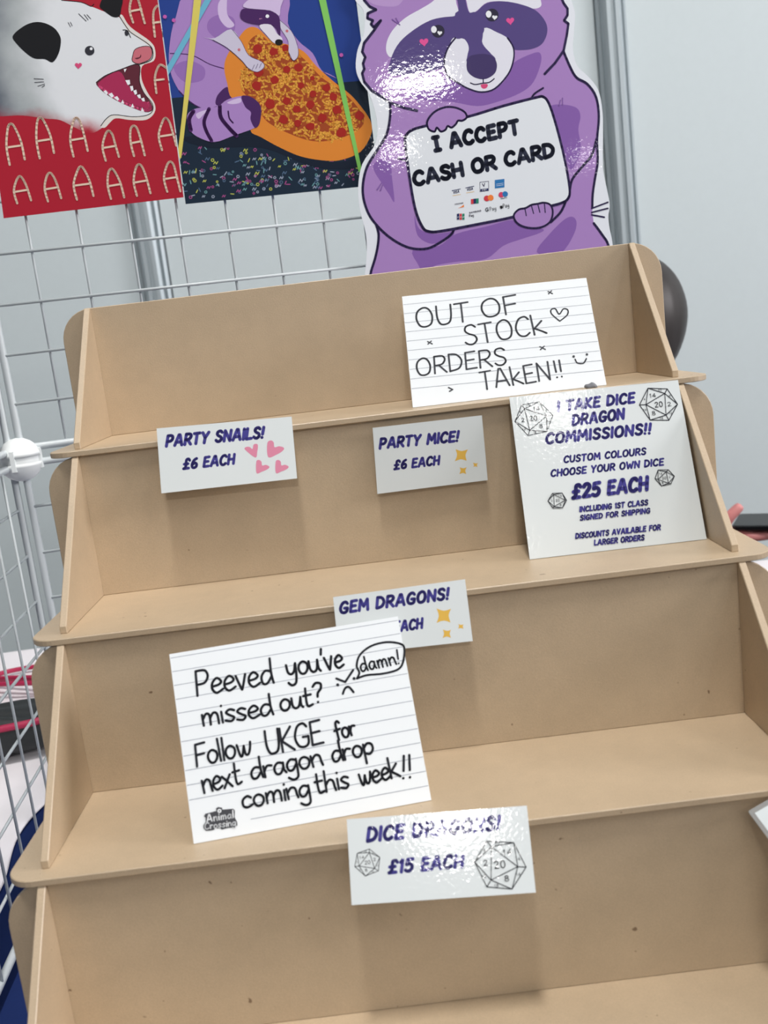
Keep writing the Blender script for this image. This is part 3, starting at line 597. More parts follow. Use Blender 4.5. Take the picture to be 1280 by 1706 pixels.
ART['red']=dict(O=[-0.30045, 0.18624, 1.32137],u=[0.98877, 0.14944, 0.0],v=[-0.0, 0.0, 1.0],out=[0, [[-1, -3], [1559, 28], [1594, 1839], [85, 1810]]],items=[
['P','fur',1,[[233,1824],[803,1790],[803,1719],[948,1692],[1017,1658],[1076,1631],[1134,1603],[1252,1550],[1300,1459],[1332,1418],[1457,1321],[1486,1264],[1462,1192],[1354,1160],[1339,1028],[1356,933],[1408,836],[1402,774],[1336,732],[1207,737],[1083,762],[1013,730],[966,678],[843,631],[725,691],[611,762],[489,784],[308,824],[123,832],[50,844]]],
['P','rim',1,[[1252,1550],[1274,1570],[1327,1470],[1474,1344],[1506,1268],[1480,1184],[1375,1149],[1354,1039],[1387,925],[1431,834],[1419,760],[1339,706],[1204,715],[1085,739],[1029,710],[977,670],[941,683],[1001,737],[1071,769],[1208,742],[1330,736],[1398,777],[1402,834],[1349,930],[1330,1028],[1344,1161],[1456,1195],[1480,1262],[1450,1315],[1328,1414],[1293,1454]]],
['L','black',7.1,1,0,[[791,1717],[948,1692],[1023,1655],[1051,1670]]],
['L','black',7.1,1,0,[[1252,1553],[1300,1459],[1332,1418],[1457,1321],[1484,1264],[1460,1194],[1347,1160]]],
['P','mouth',1,[[966,1043],[1048,1092],[1182,1132],[1348,1163],[1332,1028],[1355,927],[1405,836],[1403,780],[1342,769],[1233,815],[1115,881],[1024,950],[981,999]]],
['P','tongue',1,[[982,1039],[1168,1120],[1227,1011],[1298,894],[1374,845],[1372,795],[1335,804],[1238,843],[1096,922],[1016,978]]],
['L','black',6.1,1,0,[[964,1043],[1048,1092],[1182,1132],[1348,1163],[1332,1028],[1355,927],[1411,836],[1401,771],[1338,741],[1221,741],[1071,769],[1002,743],[944,686]]],
['L','dpink',20.1,1,0,[[989,1007],[1118,896],[1236,829],[1345,785],[1390,797],[1380,844]]],
['P','white',0,[[1014,966],[1035,976],[1050,951],[1037,937]]],
['P','white',0,[[1051,941],[1082,951],[1096,922],[1075,909]]],
['P','white',0,[[1094,910],[1122,920],[1137,894],[1122,881]]],
['P','white',0,[[1143,857],[1165,886],[1173,854]]],
['P','white',0,[[1224,819],[1244,849],[1252,814]]],
['P','white',0,[[1305,779],[1320,810],[1333,773]]],
['P','white',0,[[1215,1135],[1241,1136],[1219,1108]]],
['P','white',0,[[1213,1043],[1251,1044],[1250,1010],[1228,1001]]],
['P','white',0,[[1244,992],[1269,993],[1270,959],[1249,950]]],
['P','white',0,[[1266,953],[1293,959],[1296,926],[1276,918]]],
['P','white',0,[[1291,914],[1321,920],[1322,886],[1303,888]]],
['P','white',0,[[1322,883],[1349,890],[1352,859],[1333,859]]],
['P','rnose',1,[[1309,1239],[1336,1286],[1403,1306],[1466,1299],[1478,1252],[1455,1204],[1395,1178],[1336,1170],[1298,1197]]],
['L','black',5.1,1,1,[[1309,1239],[1336,1286],[1403,1306],[1466,1299],[1478,1252],[1455,1204],[1395,1178],[1336,1170],[1298,1197]]],
['P','mouth',1,[[1324,1216],[1364,1223],[1378,1244],[1376,1220],[1342,1206]]],
['P','black',1,[[343,1462],[435,1528],[527,1558],[612,1550],[691,1505],[729,1437],[725,1377],[691,1295],[631,1232],[573,1261],[488,1273],[423,1325],[363,1401]]],
['P','black',1,[[1098,1653],[1154,1722],[1294,1713],[1273,1618],[1247,1560],[1190,1561],[1123,1616]]],
['P','dark',0,[[994,1300],[990,1288],[983,1278],[973,1270],[961,1266],[948,1265],[936,1267],[926,1274],[918,1283],[914,1294],[914,1306],[918,1317],[926,1328],[936,1336],[948,1340],[961,1341],[973,1339],[983,1332],[991,1323],[994,1312]]],
['P','white',0,[[982,1317],[981,1313],[978,1310],[975,1307],[971,1306],[968,1306],[964,1307],[961,1309],[958,1311],[957,1315],[957,1319],[958,1322],[961,1325],[964,1328],[968,1329],[972,1330],[975,1329],[979,1327],[981,1324],[982,1321]]],
['P','dark',0,[[1306,1423],[1304,1415],[1300,1409],[1295,1404],[1290,1400],[1284,1400],[1279,1401],[1274,1405],[1271,1411],[1270,1417],[1270,1425],[1272,1432],[1276,1439],[1281,1444],[1286,1447],[1292,1448],[1297,1446],[1302,1442],[1305,1437],[1306,1430]]],
['L','black',6.1,1,0,[[1260,1450],[1297,1441],[1314,1386]]],
['P','dpink',0,[[842,1199],[843,1202],[848,1208],[857,1211],[866,1208],[871,1200],[869,1191],[861,1182],[851,1175],[841,1168],[836,1163],[835,1160],[835,1163],[832,1168],[825,1176],[817,1185],[812,1195],[814,1204],[822,1211],[831,1212],[839,1208],[842,1202]]],
['L','dark',5.1,0,0,[[815,1539],[828,1505]]],
['L','dark',5.1,0,0,[[834,1540],[844,1511]]],
['L','dark',5.1,0,0,[[914,1602],[966,1541]]],
['L','dark',5.1,0,0,[[959,1592],[984,1550]]],
['L','dark',5.1,0,0,[[981,1591],[1006,1557]]],
['L','dark',5.1,0,0,[[457,1111],[532,1102]]],
['L','dark',5.1,0,0,[[456,1081],[531,1081]]],
['L','dark',5.1,0,0,[[476,1049],[535,1063]]],
['L','dark',5.1,0,0,[[509,1038],[533,1051]]],
['L','cream',18.1,1,0,[[130,433],[131,585],[171,736],[203,764],[227,732],[257,614],[262,466]]],
['L','cream',16.1,0,0,[[134,575],[255,582]]],
['L','cream',18.1,1,0,[[387,464],[387,615],[420,765],[452,794],[477,761],[508,645],[514,499]]],
['L','cream',16.1,0,0,[[390,605],[506,613]]],
['L','cream',18.1,1,0,[[672,454],[669,600],[719,741],[751,770],[776,737],[791,630],[799,491]]],
['L','cream',16.1,0,0,[[672,590],[789,598]]],
['L','cream',18.1,1,0,[[938,397],[929,510],[971,612],[1004,641],[1030,607],[1041,529],[1055,419]]],
['L','cream',16.1,0,0,[[932,503],[1042,511]]],
['L','cream',18.1,1,0,[[1185,414],[1175,530],[1192,637],[1226,665],[1251,632],[1266,538],[1278,412]]],
['L','cream',16.1,0,0,[[1179,522],[1269,532]]],
['L','cream',18.1,1,0,[[1434,443],[1424,565],[1475,678],[1508,706],[1534,673],[1549,588],[1563,470]]],
['L','cream',16.1,0,0,[[1428,557],[1549,565]]],
['L','cream',18.1,1,0,[[134,110],[125,213],[164,302],[197,331],[221,297],[240,226],[253,124]]],
['L','cream',16.1,0,0,[[129,206],[241,213]]],
['L','cream',18.1,1,0,[[393,102],[384,211],[418,308],[451,337],[476,303],[495,227],[508,119]]],
['L','cream',16.1,0,0,[[388,204],[496,211]]],
['L','cream',18.1,1,0,[[639,94],[632,221],[687,337],[720,366],[745,332],[773,238],[784,112]]],
['L','cream',16.1,0,0,[[636,212],[773,217]]],
['L','cream',18.1,1,0,[[929,73],[920,189],[944,295],[977,324],[1003,290],[1032,198],[1044,75]]],
['L','cream',16.1,0,0,[[924,181],[1034,189]]],
['L','cream',18.1,1,0,[[1156,78],[1147,200],[1185,312],[1218,341],[1244,307],[1263,214],[1276,89]]],
['L','cream',16.1,0,0,[[1151,191],[1265,199]]],
['L','cream',18.1,1,0,[[1424,88],[1413,205],[1456,310],[1490,339],[1516,305],[1526,209],[1539,81]]],
['L','cream',16.1,0,0,[[1417,197],[1530,204]]],
['L','cream',18.1,1,0,[[1355,1504],[1342,1600],[1369,1684],[1401,1713],[1427,1681],[1438,1602],[1452,1492]]],
['L','cream',16.1,0,0,[[1346,1594],[1442,1605]]],
['L','cream',18.1,1,0,[[1521,1378],[1528,1502],[1544,1583],[1582,1623],[1612,1609]]],
['L','cream',16.1,0,0,[[1524,1490],[1584,1493]]],
['L','cream',18.1,1,0,[[1461,919],[1467,1036],[1494,1107],[1532,1147],[1582,1115]]],
['L','cream',16.1,0,0,[[1462,1024],[1542,1026]]]])
ART['piz']=dict(O=[-0.14524, 0.21071, 1.31828],u=[0.98877, 0.14944, 0.0],v=[-0.0, 0.0, 1.0],out=[0, [[-3, 0], [1776, 4], [1755, 1823], [28, 1777]]],items=[
['P','teal',0,[[-61,900],[2132,924],[1974,-437],[-144,-226]]],
['L','cf2',7.0,0,0,[[1526,154],[1537,167],[1542,153],[1553,166]]],
['L','cf2',7.0,0,1,[[1323,271],[1315,261],[1302,262],[1297,273],[1305,283],[1318,282]]],
['L','cf5',7.0,0,0,[[733,217],[748,236],[755,215],[770,234]]],
['L','cf2',7.0,0,0,[[1570,182],[1584,200],[1592,180],[1607,198]]],
['L','cf2',7.0,0,1,[[196,274],[189,266],[179,267],[175,276],[182,285],[192,284]]],
['L','cf5',7.0,0,1,[[571,379],[564,371],[554,372],[550,381],[556,390],[567,389]]],
['L','cf3',7.0,0,1,[[948,267],[940,257],[927,258],[922,270],[930,280],[943,279]]],
['L','cf3',8.1,0,0,[[755,282],[764,313]]],
['L','cf5',7.0,0,1,[[735,249],[729,242],[721,243],[717,251],[723,258],[731,257]]],
['L','cf2',7.0,0,0,[[1430,196],[1440,209],[1446,195],[1456,208]]],
['L','cf1',7.0,0,1,[[1348,239],[1342,231],[1331,232],[1327,241],[1334,248],[1344,248]]],
['L','cf1',7.0,0,0,[[648,196],[664,217],[673,194],[689,215]]],
['L','cf5',7.0,0,1,[[460,121],[455,115],[446,115],[443,123],[448,129],[457,128]]],
['L','cf3',7.0,0,0,[[1473,112],[1487,130],[1494,110],[1508,128]]],
['L','cf3',8.1,0,0,[[71,169],[67,198]]],
['L','cf3',7.0,0,0,[[1019,222],[1033,238],[1039,220],[1053,236]]],
['L','cf5',8.1,0,0,[[896,167],[896,144]]],
['L','cf4',7.0,0,0,[[586,257],[597,270],[602,256],[612,269]]],
['L','cf4',8.1,0,0,[[797,156],[768,178]]],
['L','cf1',7.0,0,0,[[178,175],[190,190],[196,174],[208,189]]],
['L','cf2',8.1,0,0,[[581,160],[572,137]]],
['L','cf4',7.0,0,0,[[607,65],[622,84],[630,63],[645,82]]],
['L','cf4',7.0,0,0,[[-19,381],[-6,397],[0,379],[13,395]]],
['L','cf4',7.0,0,0,[[840,73],[852,88],[858,72],[871,87]]],
['L','cf4',7.0,0,1,[[834,153],[827,145],[816,146],[812,155],[819,163],[829,163]]],
['L','cf1',7.0,0,1,[[1601,178],[1593,168],[1581,169],[1576,180],[1583,190],[1596,189]]],
['L','cf4',8.1,0,0,[[61,66],[87,69]]],
['L','cf2',7.0,0,1,[[844,85],[836,75],[822,76],[817,88],[825,98],[839,97]]],
['L','cf2',7.0,0,1,[[606,142],[600,135],[590,135],[586,144],[592,152],[602,151]]],
['L','cf1',7.0,0,1,[[582,128],[576,122],[568,123],[565,130],[570,136],[578,135]]],
['L','cf4',7.0,0,1,[[507,192],[500,183],[488,184],[483,194],[491,204],[503,203]]],
['L','cf4',7.0,0,0,[[647,324],[660,339],[666,323],[678,338]]],
['L','cf3',7.0,0,1,[[1218,63],[1211,54],[1200,55],[1195,65],[1202,74],[1214,73]]],
['L','cf1',7.0,0,1,[[1085,317],[1078,308],[1066,309],[1062,319],[1069,328],[1080,327]]],
['L','cf1',8.1,0,0,[[1624,160],[1648,163]]],
['L','cf2',8.1,0,0,[[1361,242],[1378,220]]],
['L','cf4',8.1,0,0,[[1211,95],[1195,113]]],
['L','cf5',7.0,0,1,[[1487,271],[1479,260],[1466,261],[1460,273],[1468,283],[1481,282]]],
['L','cf2',7.0,0,1,[[1317,111],[1309,101],[1296,103],[1291,114],[1299,124],[1312,122]]],
['L','cf1',7.0,0,1,[[785,58],[778,49],[766,50],[761,60],[769,70],[780,68]]],
['L','cf1',8.1,0,0,[[105,89],[121,111]]],
['L','cf3',7.0,0,0,[[732,316],[747,335],[755,314],[770,333]]],
['L','cf5',7.0,0,1,[[1305,213],[1297,203],[1284,204],[1279,215],[1286,225],[1300,224]]],
['L','cf2',7.0,0,0,[[1207,19],[1222,38],[1230,17],[1245,36]]],
['L','cf5',8.1,0,0,[[1567,337],[1550,357]]],
['L','cf4',7.0,0,1,[[1153,238],[1145,228],[1133,229],[1128,240],[1135,250],[1148,249]]],
['L','cf2',8.1,0,0,[[535,456],[549,477]]],
['L','cf2',7.0,0,0,[[329,30],[342,46],[348,29],[360,44]]],
['L','cf5',7.0,0,0,[[702,61],[712,73],[717,59],[727,72]]],
['L','cf3',8.1,0,0,[[1080,120],[1097,106]]],
['L','cf2',7.0,0,0,[[480,130],[495,149],[502,128],[517,147]]],
['L','cf2',7.0,0,1,[[693,407],[685,397],[672,398],[667,409],[675,419],[688,418]]],
['L','cf3',8.1,0,0,[[1155,51],[1176,75]]],
['L','cf5',7.0,0,1,[[1223,99],[1216,90],[1204,91],[1199,101],[1206,110],[1218,109]]],
['L','cf4',7.0,0,1,[[416,469],[410,462],[400,463],[397,471],[402,478],[412,478]]],
['L','cf2',7.0,0,1,[[845,119],[836,109],[823,110],[818,122],[826,132],[839,131]]],
['L','cf5',7.0,0,1,[[890,108],[882,98],[868,99],[863,110],[871,121],[885,120]]],
['L','cf1',8.1,0,0,[[1586,244],[1549,252]]],
['L','cf1',7.0,0,1,[[1622,167],[1617,160],[1608,161],[1605,168],[1610,175],[1619,174]]],
['L','cf1',7.0,0,1,[[675,108],[667,98],[654,99],[649,110],[657,120],[670,119]]],
['L','cf5',7.0,0,1,[[212,269],[204,259],[192,260],[187,271],[195,280],[207,279]]],
['L','cf3',8.1,0,0,[[446,213],[414,224]]],
['L','cf2',7.0,0,0,[[1191,284],[1203,299],[1209,282],[1221,298]]],
['L','cf1',7.0,0,1,[[121,191],[113,181],[100,182],[95,194],[103,204],[116,203]]],
['L','cf5',8.1,0,0,[[-57,77],[-63,47]]],
['L','cf5',8.1,0,0,[[699,225],[670,231]]],
['L','cf1',7.0,0,0,[[379,419],[395,438],[402,417],[417,436]]],
['L','cf1',7.0,0,1,[[111,204],[104,196],[94,197],[90,206],[97,214],[107,213]]],
['L','cf2',7.0,0,0,[[444,163],[460,183],[467,161],[483,181]]],
['L','cf4',7.0,0,0,[[1078,55],[1088,68],[1094,54],[1103,67]]],
['L','cf3',8.1,0,0,[[1447,219],[1479,227]]],
['L','cf4',8.1,0,0,[[337,199],[360,209]]],
['L','cf5',8.1,0,0,[[-48,218],[-24,228]]],
['L','cf2',7.0,0,0,[[767,158],[780,175],[787,157],[800,173]]],
['L','cf2',8.1,0,0,[[216,506],[208,472]]],
['L','cf3',7.0,0,1,[[-27,105],[-35,95],[-48,96],[-52,107],[-44,117],[-32,116]]],
['L','cf5',7.0,0,1,[[430,224],[423,215],[411,216],[406,226],[414,236],[425,235]]],
['L','cf1',7.0,0,0,[[1271,161],[1285,179],[1293,159],[1307,177]]],
['L','cf5',8.1,0,0,[[487,318],[524,327]]],
['L','cf5',8.1,0,0,[[925,290],[958,292]]],
['L','cf1',8.1,0,0,[[604,310],[622,339]]],
['L','cf1',7.0,0,0,[[295,319],[311,339],[319,317],[336,337]]],
['L','cf4',7.0,0,1,[[1594,189],[1588,182],[1578,183],[1575,191],[1580,198],[1590,198]]],
['L','cf2',7.0,0,1,[[1330,136],[1325,129],[1316,130],[1312,137],[1318,144],[1327,143]]],
['L','cf4',7.0,0,1,[[742,358],[737,351],[728,352],[724,360],[730,367],[739,366]]],
['L','cf3',8.1,0,0,[[733,304],[716,274]]],
['L','cf5',7.0,0,0,[[897,179],[913,199],[921,177],[937,197]]],
['L','cf1',7.0,0,1,[[720,142],[712,131],[699,133],[694,144],[702,154],[715,153]]],
['L','cf2',8.1,0,0,[[1479,281],[1485,249]]],
['L','cf3',7.0,0,0,[[522,71],[536,88],[543,69],[557,86]]],
['L','cf5',7.0,0,1,[[1096,204],[1089,196],[1078,197],[1074,206],[1081,215],[1091,214]]],
['L','cf2',7.0,0,0,[[204,115],[218,132],[224,113],[238,131]]],
['L','cf1',7.0,0,0,[[867,242],[877,254],[882,240],[892,253]]],
['L','cf2',7.0,0,0,[[463,61],[479,81],[487,59],[503,79]]],
['L','cf1',7.0,0,1,[[313,165],[307,158],[298,159],[295,167],[300,173],[309,173]]],
['L','cf3',7.0,0,1,[[201,86],[194,77],[183,78],[179,88],[186,96],[197,95]]],
['L','cf2',8.1,0,0,[[923,114],[908,90]]],
['L','cf4',8.1,0,0,[[163,273],[187,261]]],
['L','cf2',8.1,0,0,[[789,343],[781,363]]],
['L','cf5',8.1,0,0,[[634,67],[614,55]]],
['L','cf2',7.0,0,1,[[1287,170],[1282,163],[1274,164],[1270,172],[1276,178],[1284,177]]],
['L','cf2',7.0,0,0,[[1265,250],[1282,271],[1291,248],[1307,269]]],
['L','cf4',7.0,0,0,[[98,258],[108,271],[113,257],[123,270]]],
['L','cf3',7.0,0,1,[[1215,142],[1208,134],[1198,135],[1194,144],[1200,153],[1210,152]]],
['L','cf3',7.0,0,0,[[-9,158],[6,177],[13,156],[28,175]]],
['L','cf2',7.0,0,0,[[1249,310],[1265,331],[1273,308],[1289,328]]],
['L','cf2',8.1,0,0,[[1067,209],[1064,183]]],
['L','cf3',8.1,0,0,[[-31,93],[-40,128]]],
['L','cf3',7.0,0,1,[[618,115],[612,107],[601,108],[597,117],[604,125],[614,124]]],
['L','cf2',7.0,0,1,[[451,440],[445,433],[435,434],[432,442],[438,450],[448,449]]],
['L','cf4',8.1,0,0,[[315,127],[305,148]]],
['L','cf3',7.0,0,0,[[290,132],[301,145],[306,130],[316,143]]],
['L','cf1',8.1,0,0,[[1598,37],[1613,9]]],
['L','cf4',8.1,0,0,[[1305,31],[1285,43]]],
['L','cf5',7.0,0,0,[[1138,328],[1153,347],[1161,326],[1175,345]]],
['L','cf5',7.0,0,0,[[729,133],[744,153],[752,131],[768,150]]],
['L','cf1',7.0,0,1,[[307,288],[300,279],[289,280],[285,290],[292,298],[303,297]]],
['L','cf3',7.0,0,0,[[-1,442],[9,455],[14,440],[25,453]]],
['L','cf2',7.0,0,0,[[1087,220],[1101,238],[1109,218],[1124,236]]],
['L','cf2',7.0,0,0,[[32,351],[42,364],[47,350],[57,362]]],
['L','cf4',7.0,0,0,[[1363,53],[1373,67],[1379,52],[1390,66]]],
['L','cf5',7.0,0,1,[[1101,120],[1096,113],[1087,114],[1084,121],[1089,128],[1098,127]]],
['L','cf5',8.1,0,0,[[93,262],[110,285]]],
['L','cf3',7.0,0,0,[[1182,222],[1196,241],[1204,220],[1218,239]]],
['L','cf5',7.0,0,0,[[1184,112],[1199,131],[1207,110],[1222,129]]],
['L','cf2',7.0,0,0,[[1072,297],[1086,315],[1094,295],[1108,313]]],
['L','cf4',7.0,0,0,[[730,327],[741,341],[747,326],[758,340]]],
['L','cf4',7.0,0,0,[[735,132],[747,147],[753,130],[766,146]]],
['L','cf3',8.1,0,0,[[1219,313],[1255,308]]],
['L','cf4',7.0,0,0,[[1599,372],[1614,392],[1623,370],[1638,390]]],
['L','cf4',7.0,0,1,[[563,385],[556,377],[545,378],[541,387],[548,395],[559,395]]],
['L','cf2',7.0,0,0,[[693,123],[703,135],[708,122],[718,134]]],
['L','cf3',7.0,0,1,[[464,237],[459,231],[451,232],[448,238],[453,245],[461,244]]],
['L','cf4',7.0,0,1,[[724,65],[716,56],[705,57],[700,68],[707,77],[719,76]]],
['L','cf5',8.1,0,0,[[134,126],[143,96]]],
['L','cf2',7.0,0,0,[[433,114],[446,130],[452,113],[464,128]]],
['L','cf1',7.0,0,0,[[997,204],[1007,217],[1013,203],[1023,216]]],
['L','cf2',7.0,0,0,[[30,419],[46,439],[54,417],[70,437]]],
['L','cf3',7.0,0,0,[[552,277],[564,292],[570,276],[582,291]]],
['L','cf4',7.0,0,0,[[151,45],[162,59],[167,44],[178,58]]],
['L','cf1',8.1,0,0,[[553,138],[530,149]]],
['L','cf2',7.0,0,0,[[1339,239],[1355,260],[1364,237],[1381,258]]],
['L','cf4',7.0,0,1,[[661,44],[655,36],[645,37],[642,45],[648,53],[658,52]]],
['L','cf1',8.1,0,0,[[136,292],[125,258]]],
['L','cf2',8.1,0,0,[[954,84],[917,87]]],
['L','cf3',7.0,0,1,[[5,332],[0,326],[-8,326],[-12,334],[-6,340],[2,340]]],
['L','cf1',7.0,0,0,[[1103,263],[1120,284],[1128,261],[1145,282]]],
['L','cf2',7.0,0,0,[[1287,31],[1299,46],[1306,29],[1318,45]]],
['L','cf2',7.0,0,1,[[625,34],[619,28],[611,28],[607,36],[613,43],[621,42]]],
['L','cf3',7.0,0,0,[[1035,207],[1050,227],[1058,205],[1073,225]]],
['L','cf1',8.1,0,0,[[826,300],[846,316]]],
['L','cf3',7.0,0,1,[[1629,200],[1622,190],[1610,191],[1605,202],[1612,211],[1625,210]]],
['L','cf3',8.1,0,0,[[162,223],[166,256]]],
['L','cf2',7.0,0,1,[[62,54],[54,44],[41,45],[37,56],[45,66],[58,65]]],
['L','cf5',7.0,0,0,[[226,359],[242,379],[250,356],[267,377]]],
['L','cf5',7.0,0,1,[[1207,79],[1198,68],[1185,70],[1180,81],[1188,92],[1201,90]]],
['L','cf4',7.0,0,0,[[1068,172],[1079,187],[1085,171],[1097,186]]],
['L','cf1',8.1,0,0,[[1078,234],[1109,234]]],
['L','cf3',7.0,0,1,[[1413,292],[1406,283],[1394,284],[1389,294],[1396,303],[1408,302]]],
['L','cf5',7.0,0,0,[[1186,26],[1201,45],[1209,24],[1223,43]]],
['L','cf2',7.0,0,1,[[1349,87],[1342,79],[1331,80],[1327,89],[1334,98],[1345,97]]],
['L','cf5',8.1,0,0,[[753,102],[739,83]]],
['L','cf2',7.0,0,0,[[1203,199],[1218,218],[1226,197],[1241,216]]],
['L','cf1',7.0,0,1,[[558,363],[552,354],[541,355],[536,365],[543,374],[554,373]]],
['L','cf1',7.0,0,0,[[574,404],[590,423],[598,402],[614,421]]],
['L','cf3',7.0,0,0,[[90,263],[101,277],[106,261],[117,275]]],
['L','cf3',8.1,0,0,[[77,282],[69,253]]],
['L','cf3',8.1,0,0,[[975,119],[952,148]]],
['L','cf5',8.1,0,0,[[337,483],[351,501]]],
['L','cf5',7.0,0,0,[[731,294],[745,312],[752,292],[766,310]]],
['L','cf4',8.1,0,0,[[1144,330],[1165,319]]],
['L','cf5',8.1,0,0,[[-20,143],[-10,177]]],
['L','cf4',7.0,0,1,[[657,182],[652,175],[643,176],[640,184],[645,191],[654,190]]],
['L','cf4',8.1,0,0,[[783,225],[794,248]]],
['L','cf2',8.1,0,0,[[643,179],[667,191]]],
['L','cf4',7.0,0,0,[[1208,126],[1219,140],[1225,125],[1235,139]]],
['L','cf4',7.0,0,0,[[1210,282],[1225,301],[1233,280],[1248,299]]],
['L','cf5',8.1,0,0,[[192,421],[195,452]]],
['L','cf4',8.1,0,0,[[1369,154],[1338,160]]],
['L','cf4',7.0,0,0,[[1561,320],[1572,334],[1578,318],[1589,332]]],
['L','cf2',7.0,0,1,[[1553,114],[1545,104],[1532,105],[1527,116],[1535,126],[1548,125]]],
['L','cf1',8.1,0,0,[[972,292],[968,321]]],
['L','cf4',8.1,0,0,[[1446,45],[1428,30]]],
['L','cf4',7.0,0,1,[[193,225],[186,217],[176,218],[172,227],[179,235],[189,234]]],
['L','cf5',8.1,0,0,[[620,107],[656,103]]],
['L','cf5',7.0,0,1,[[504,58],[496,48],[484,49],[479,60],[487,70],[499,69]]],
['L','cf2',7.0,0,0,[[1499,136],[1509,148],[1514,134],[1524,147]]],
['L','cf4',8.1,0,0,[[1273,245],[1247,229]]],
['L','cf2',8.1,0,0,[[568,183],[578,153]]],
['L','cf5',7.0,0,1,[[1441,212],[1435,205],[1426,205],[1422,213],[1428,221],[1437,220]]],
['L','cf3',7.0,0,0,[[523,113],[533,126],[538,112],[548,125]]],
['L','cf3',8.1,0,0,[[737,240],[730,205]]],
['L','cf2',7.0,0,1,[[1412,143],[1405,135],[1395,136],[1391,145],[1397,153],[1407,152]]],
['L','cf5',7.0,0,0,[[313,273],[324,287],[330,271],[342,286]]],
['L','cf3',8.1,0,0,[[555,314],[535,333]]],
['L','cf2',7.0,0,0,[[544,467],[557,483],[563,466],[575,481]]],
['L','cf4',7.0,0,1,[[261,40],[253,31],[241,32],[237,42],[244,51],[256,50]]],
['L','cf1',8.1,0,0,[[1366,272],[1392,293]]],
['L','cf5',8.1,0,0,[[202,412],[178,431]]],
['L','cf2',7.0,0,0,[[180,460],[193,476],[199,458],[211,474]]],
['L','cf5',7.0,0,0,[[1521,276],[1535,294],[1543,274],[1557,292]]],
['L','cf4',7.0,0,0,[[1287,94],[1301,112],[1309,92],[1323,110]]],
['L','cf4',7.0,0,1,[[814,323],[807,314],[795,315],[791,325],[798,334],[809,333]]],
['L','cf5',7.0,0,1,[[378,168],[371,160],[360,161],[356,170],[363,179],[374,178]]],
['L','cf4',8.1,0,0,[[1617,146],[1649,138]]],
['L','cf4',7.0,0,1,[[1305,289],[1299,281],[1290,282],[1286,290],[1292,298],[1301,297]]],
['L','cf1',7.0,0,0,[[699,319],[714,338],[721,317],[737,336]]],
['L','cf5',7.0,0,1,[[1305,248],[1298,238],[1285,239],[1280,250],[1288,260],[1300,259]]],
['L','cf5',7.0,0,0,[[702,168],[716,186],[723,166],[738,184]]],
['L','cf4',8.1,0,0,[[375,214],[400,242]]],
['L','cf3',7.0,0,0,[[1054,67],[1065,80],[1071,65],[1082,79]]],
['L','cf5',7.0,0,1,[[1007,313],[1001,305],[990,306],[986,315],[992,324],[1003,323]]],
['L','cf5',8.1,0,0,[[1049,75],[1029,94]]],
['L','cf4',7.0,0,0,[[1160,30],[1175,49],[1183,28],[1198,47]]],
['L','cf2',8.1,0,0,[[1508,95],[1499,117]]],
['L','cf2',8.1,0,0,[[200,357],[225,338]]],
['L','cf5',8.1,0,0,[[1188,202],[1211,184]]],
['L','cf3',7.0,0,0,[[541,129],[552,144],[558,128],[570,142]]],
['L','cf3',8.1,0,0,[[304,226],[278,230]]],
['L','cf4',7.0,0,0,[[377,460],[388,475],[394,459],[405,473]]],
['L','cf4',7.0,0,0,[[1038,99],[1055,120],[1063,97],[1080,117]]],
['L','cf3',7.0,0,1,[[1275,324],[1269,316],[1258,317],[1254,326],[1261,334],[1271,333]]],
['L','cf5',7.0,0,1,[[-2,359],[-10,349],[-22,350],[-27,361],[-19,371],[-6,370]]],
['L','cf2',8.1,0,0,[[1249,261],[1249,283]]],
['L','cf5',8.1,0,0,[[27,109],[0,110]]],
['L','cf1',8.1,0,0,[[438,46],[409,51]]],
['L','cf2',7.0,0,0,[[-55,170],[-39,191],[-31,168],[-15,188]]],
['L','cf4',7.0,0,0,[[866,140],[879,157],[886,138],[900,155]]],
['L','cf4',7.0,0,0,[[1006,242],[1021,261],[1029,240],[1045,259]]],
['L','cf4',8.1,0,0,[[405,436],[433,456]]],
['L','cf3',8.1,0,0,[[679,309],[680,281]]],
['L','cf5',7.0,0,1,[[1121,312],[1116,306],[1107,306],[1103,314],[1109,321],[1117,320]]],
['L','cf5',7.0,0,1,[[1340,131],[1333,122],[1322,123],[1318,133],[1325,142],[1336,141]]],
['L','cf3',8.1,0,0,[[1462,298],[1455,272]]],
['L','cf1',7.0,0,0,[[21,263],[35,280],[41,261],[55,278]]],
['L','cf2',7.0,0,1,[[279,280],[273,271],[262,272],[258,282],[265,290],[275,289]]],
['L','cf1',7.0,0,1,[[303,352],[295,341],[283,343],[278,354],[286,364],[299,363]]],
['L','cf2',7.0,0,0,[[553,141],[565,156],[571,140],[582,154]]],
['L','cf1',7.0,0,1,[[1333,286],[1325,275],[1311,277],[1306,288],[1314,299],[1328,298]]],
['L','cf1',7.0,0,1,[[399,435],[391,425],[379,426],[374,437],[382,447],[394,446]]],
['L','cf1',7.0,0,1,[[608,389],[602,382],[593,382],[589,391],[595,398],[604,397]]],
['L','cf1',7.0,0,0,[[619,260],[629,272],[634,258],[644,271]]],
['L','cf4',7.0,0,0,[[568,198],[583,218],[590,196],[606,216]]],
['L','cf4',7.0,0,1,[[837,78],[831,69],[819,70],[815,80],[822,88],[833,87]]],
['L','cf2',7.0,0,1,[[379,189],[371,180],[358,181],[354,192],[361,201],[374,200]]],
['L','cf4',8.1,0,0,[[1354,122],[1381,123]]],
['L','cf2',7.0,0,1,[[1549,74],[1544,67],[1536,68],[1532,75],[1537,82],[1546,81]]],
['L','cf2',7.0,0,1,[[1270,238],[1265,231],[1256,232],[1252,240],[1258,247],[1267,246]]],
['L','cf1',8.1,0,0,[[1368,298],[1354,278]]],
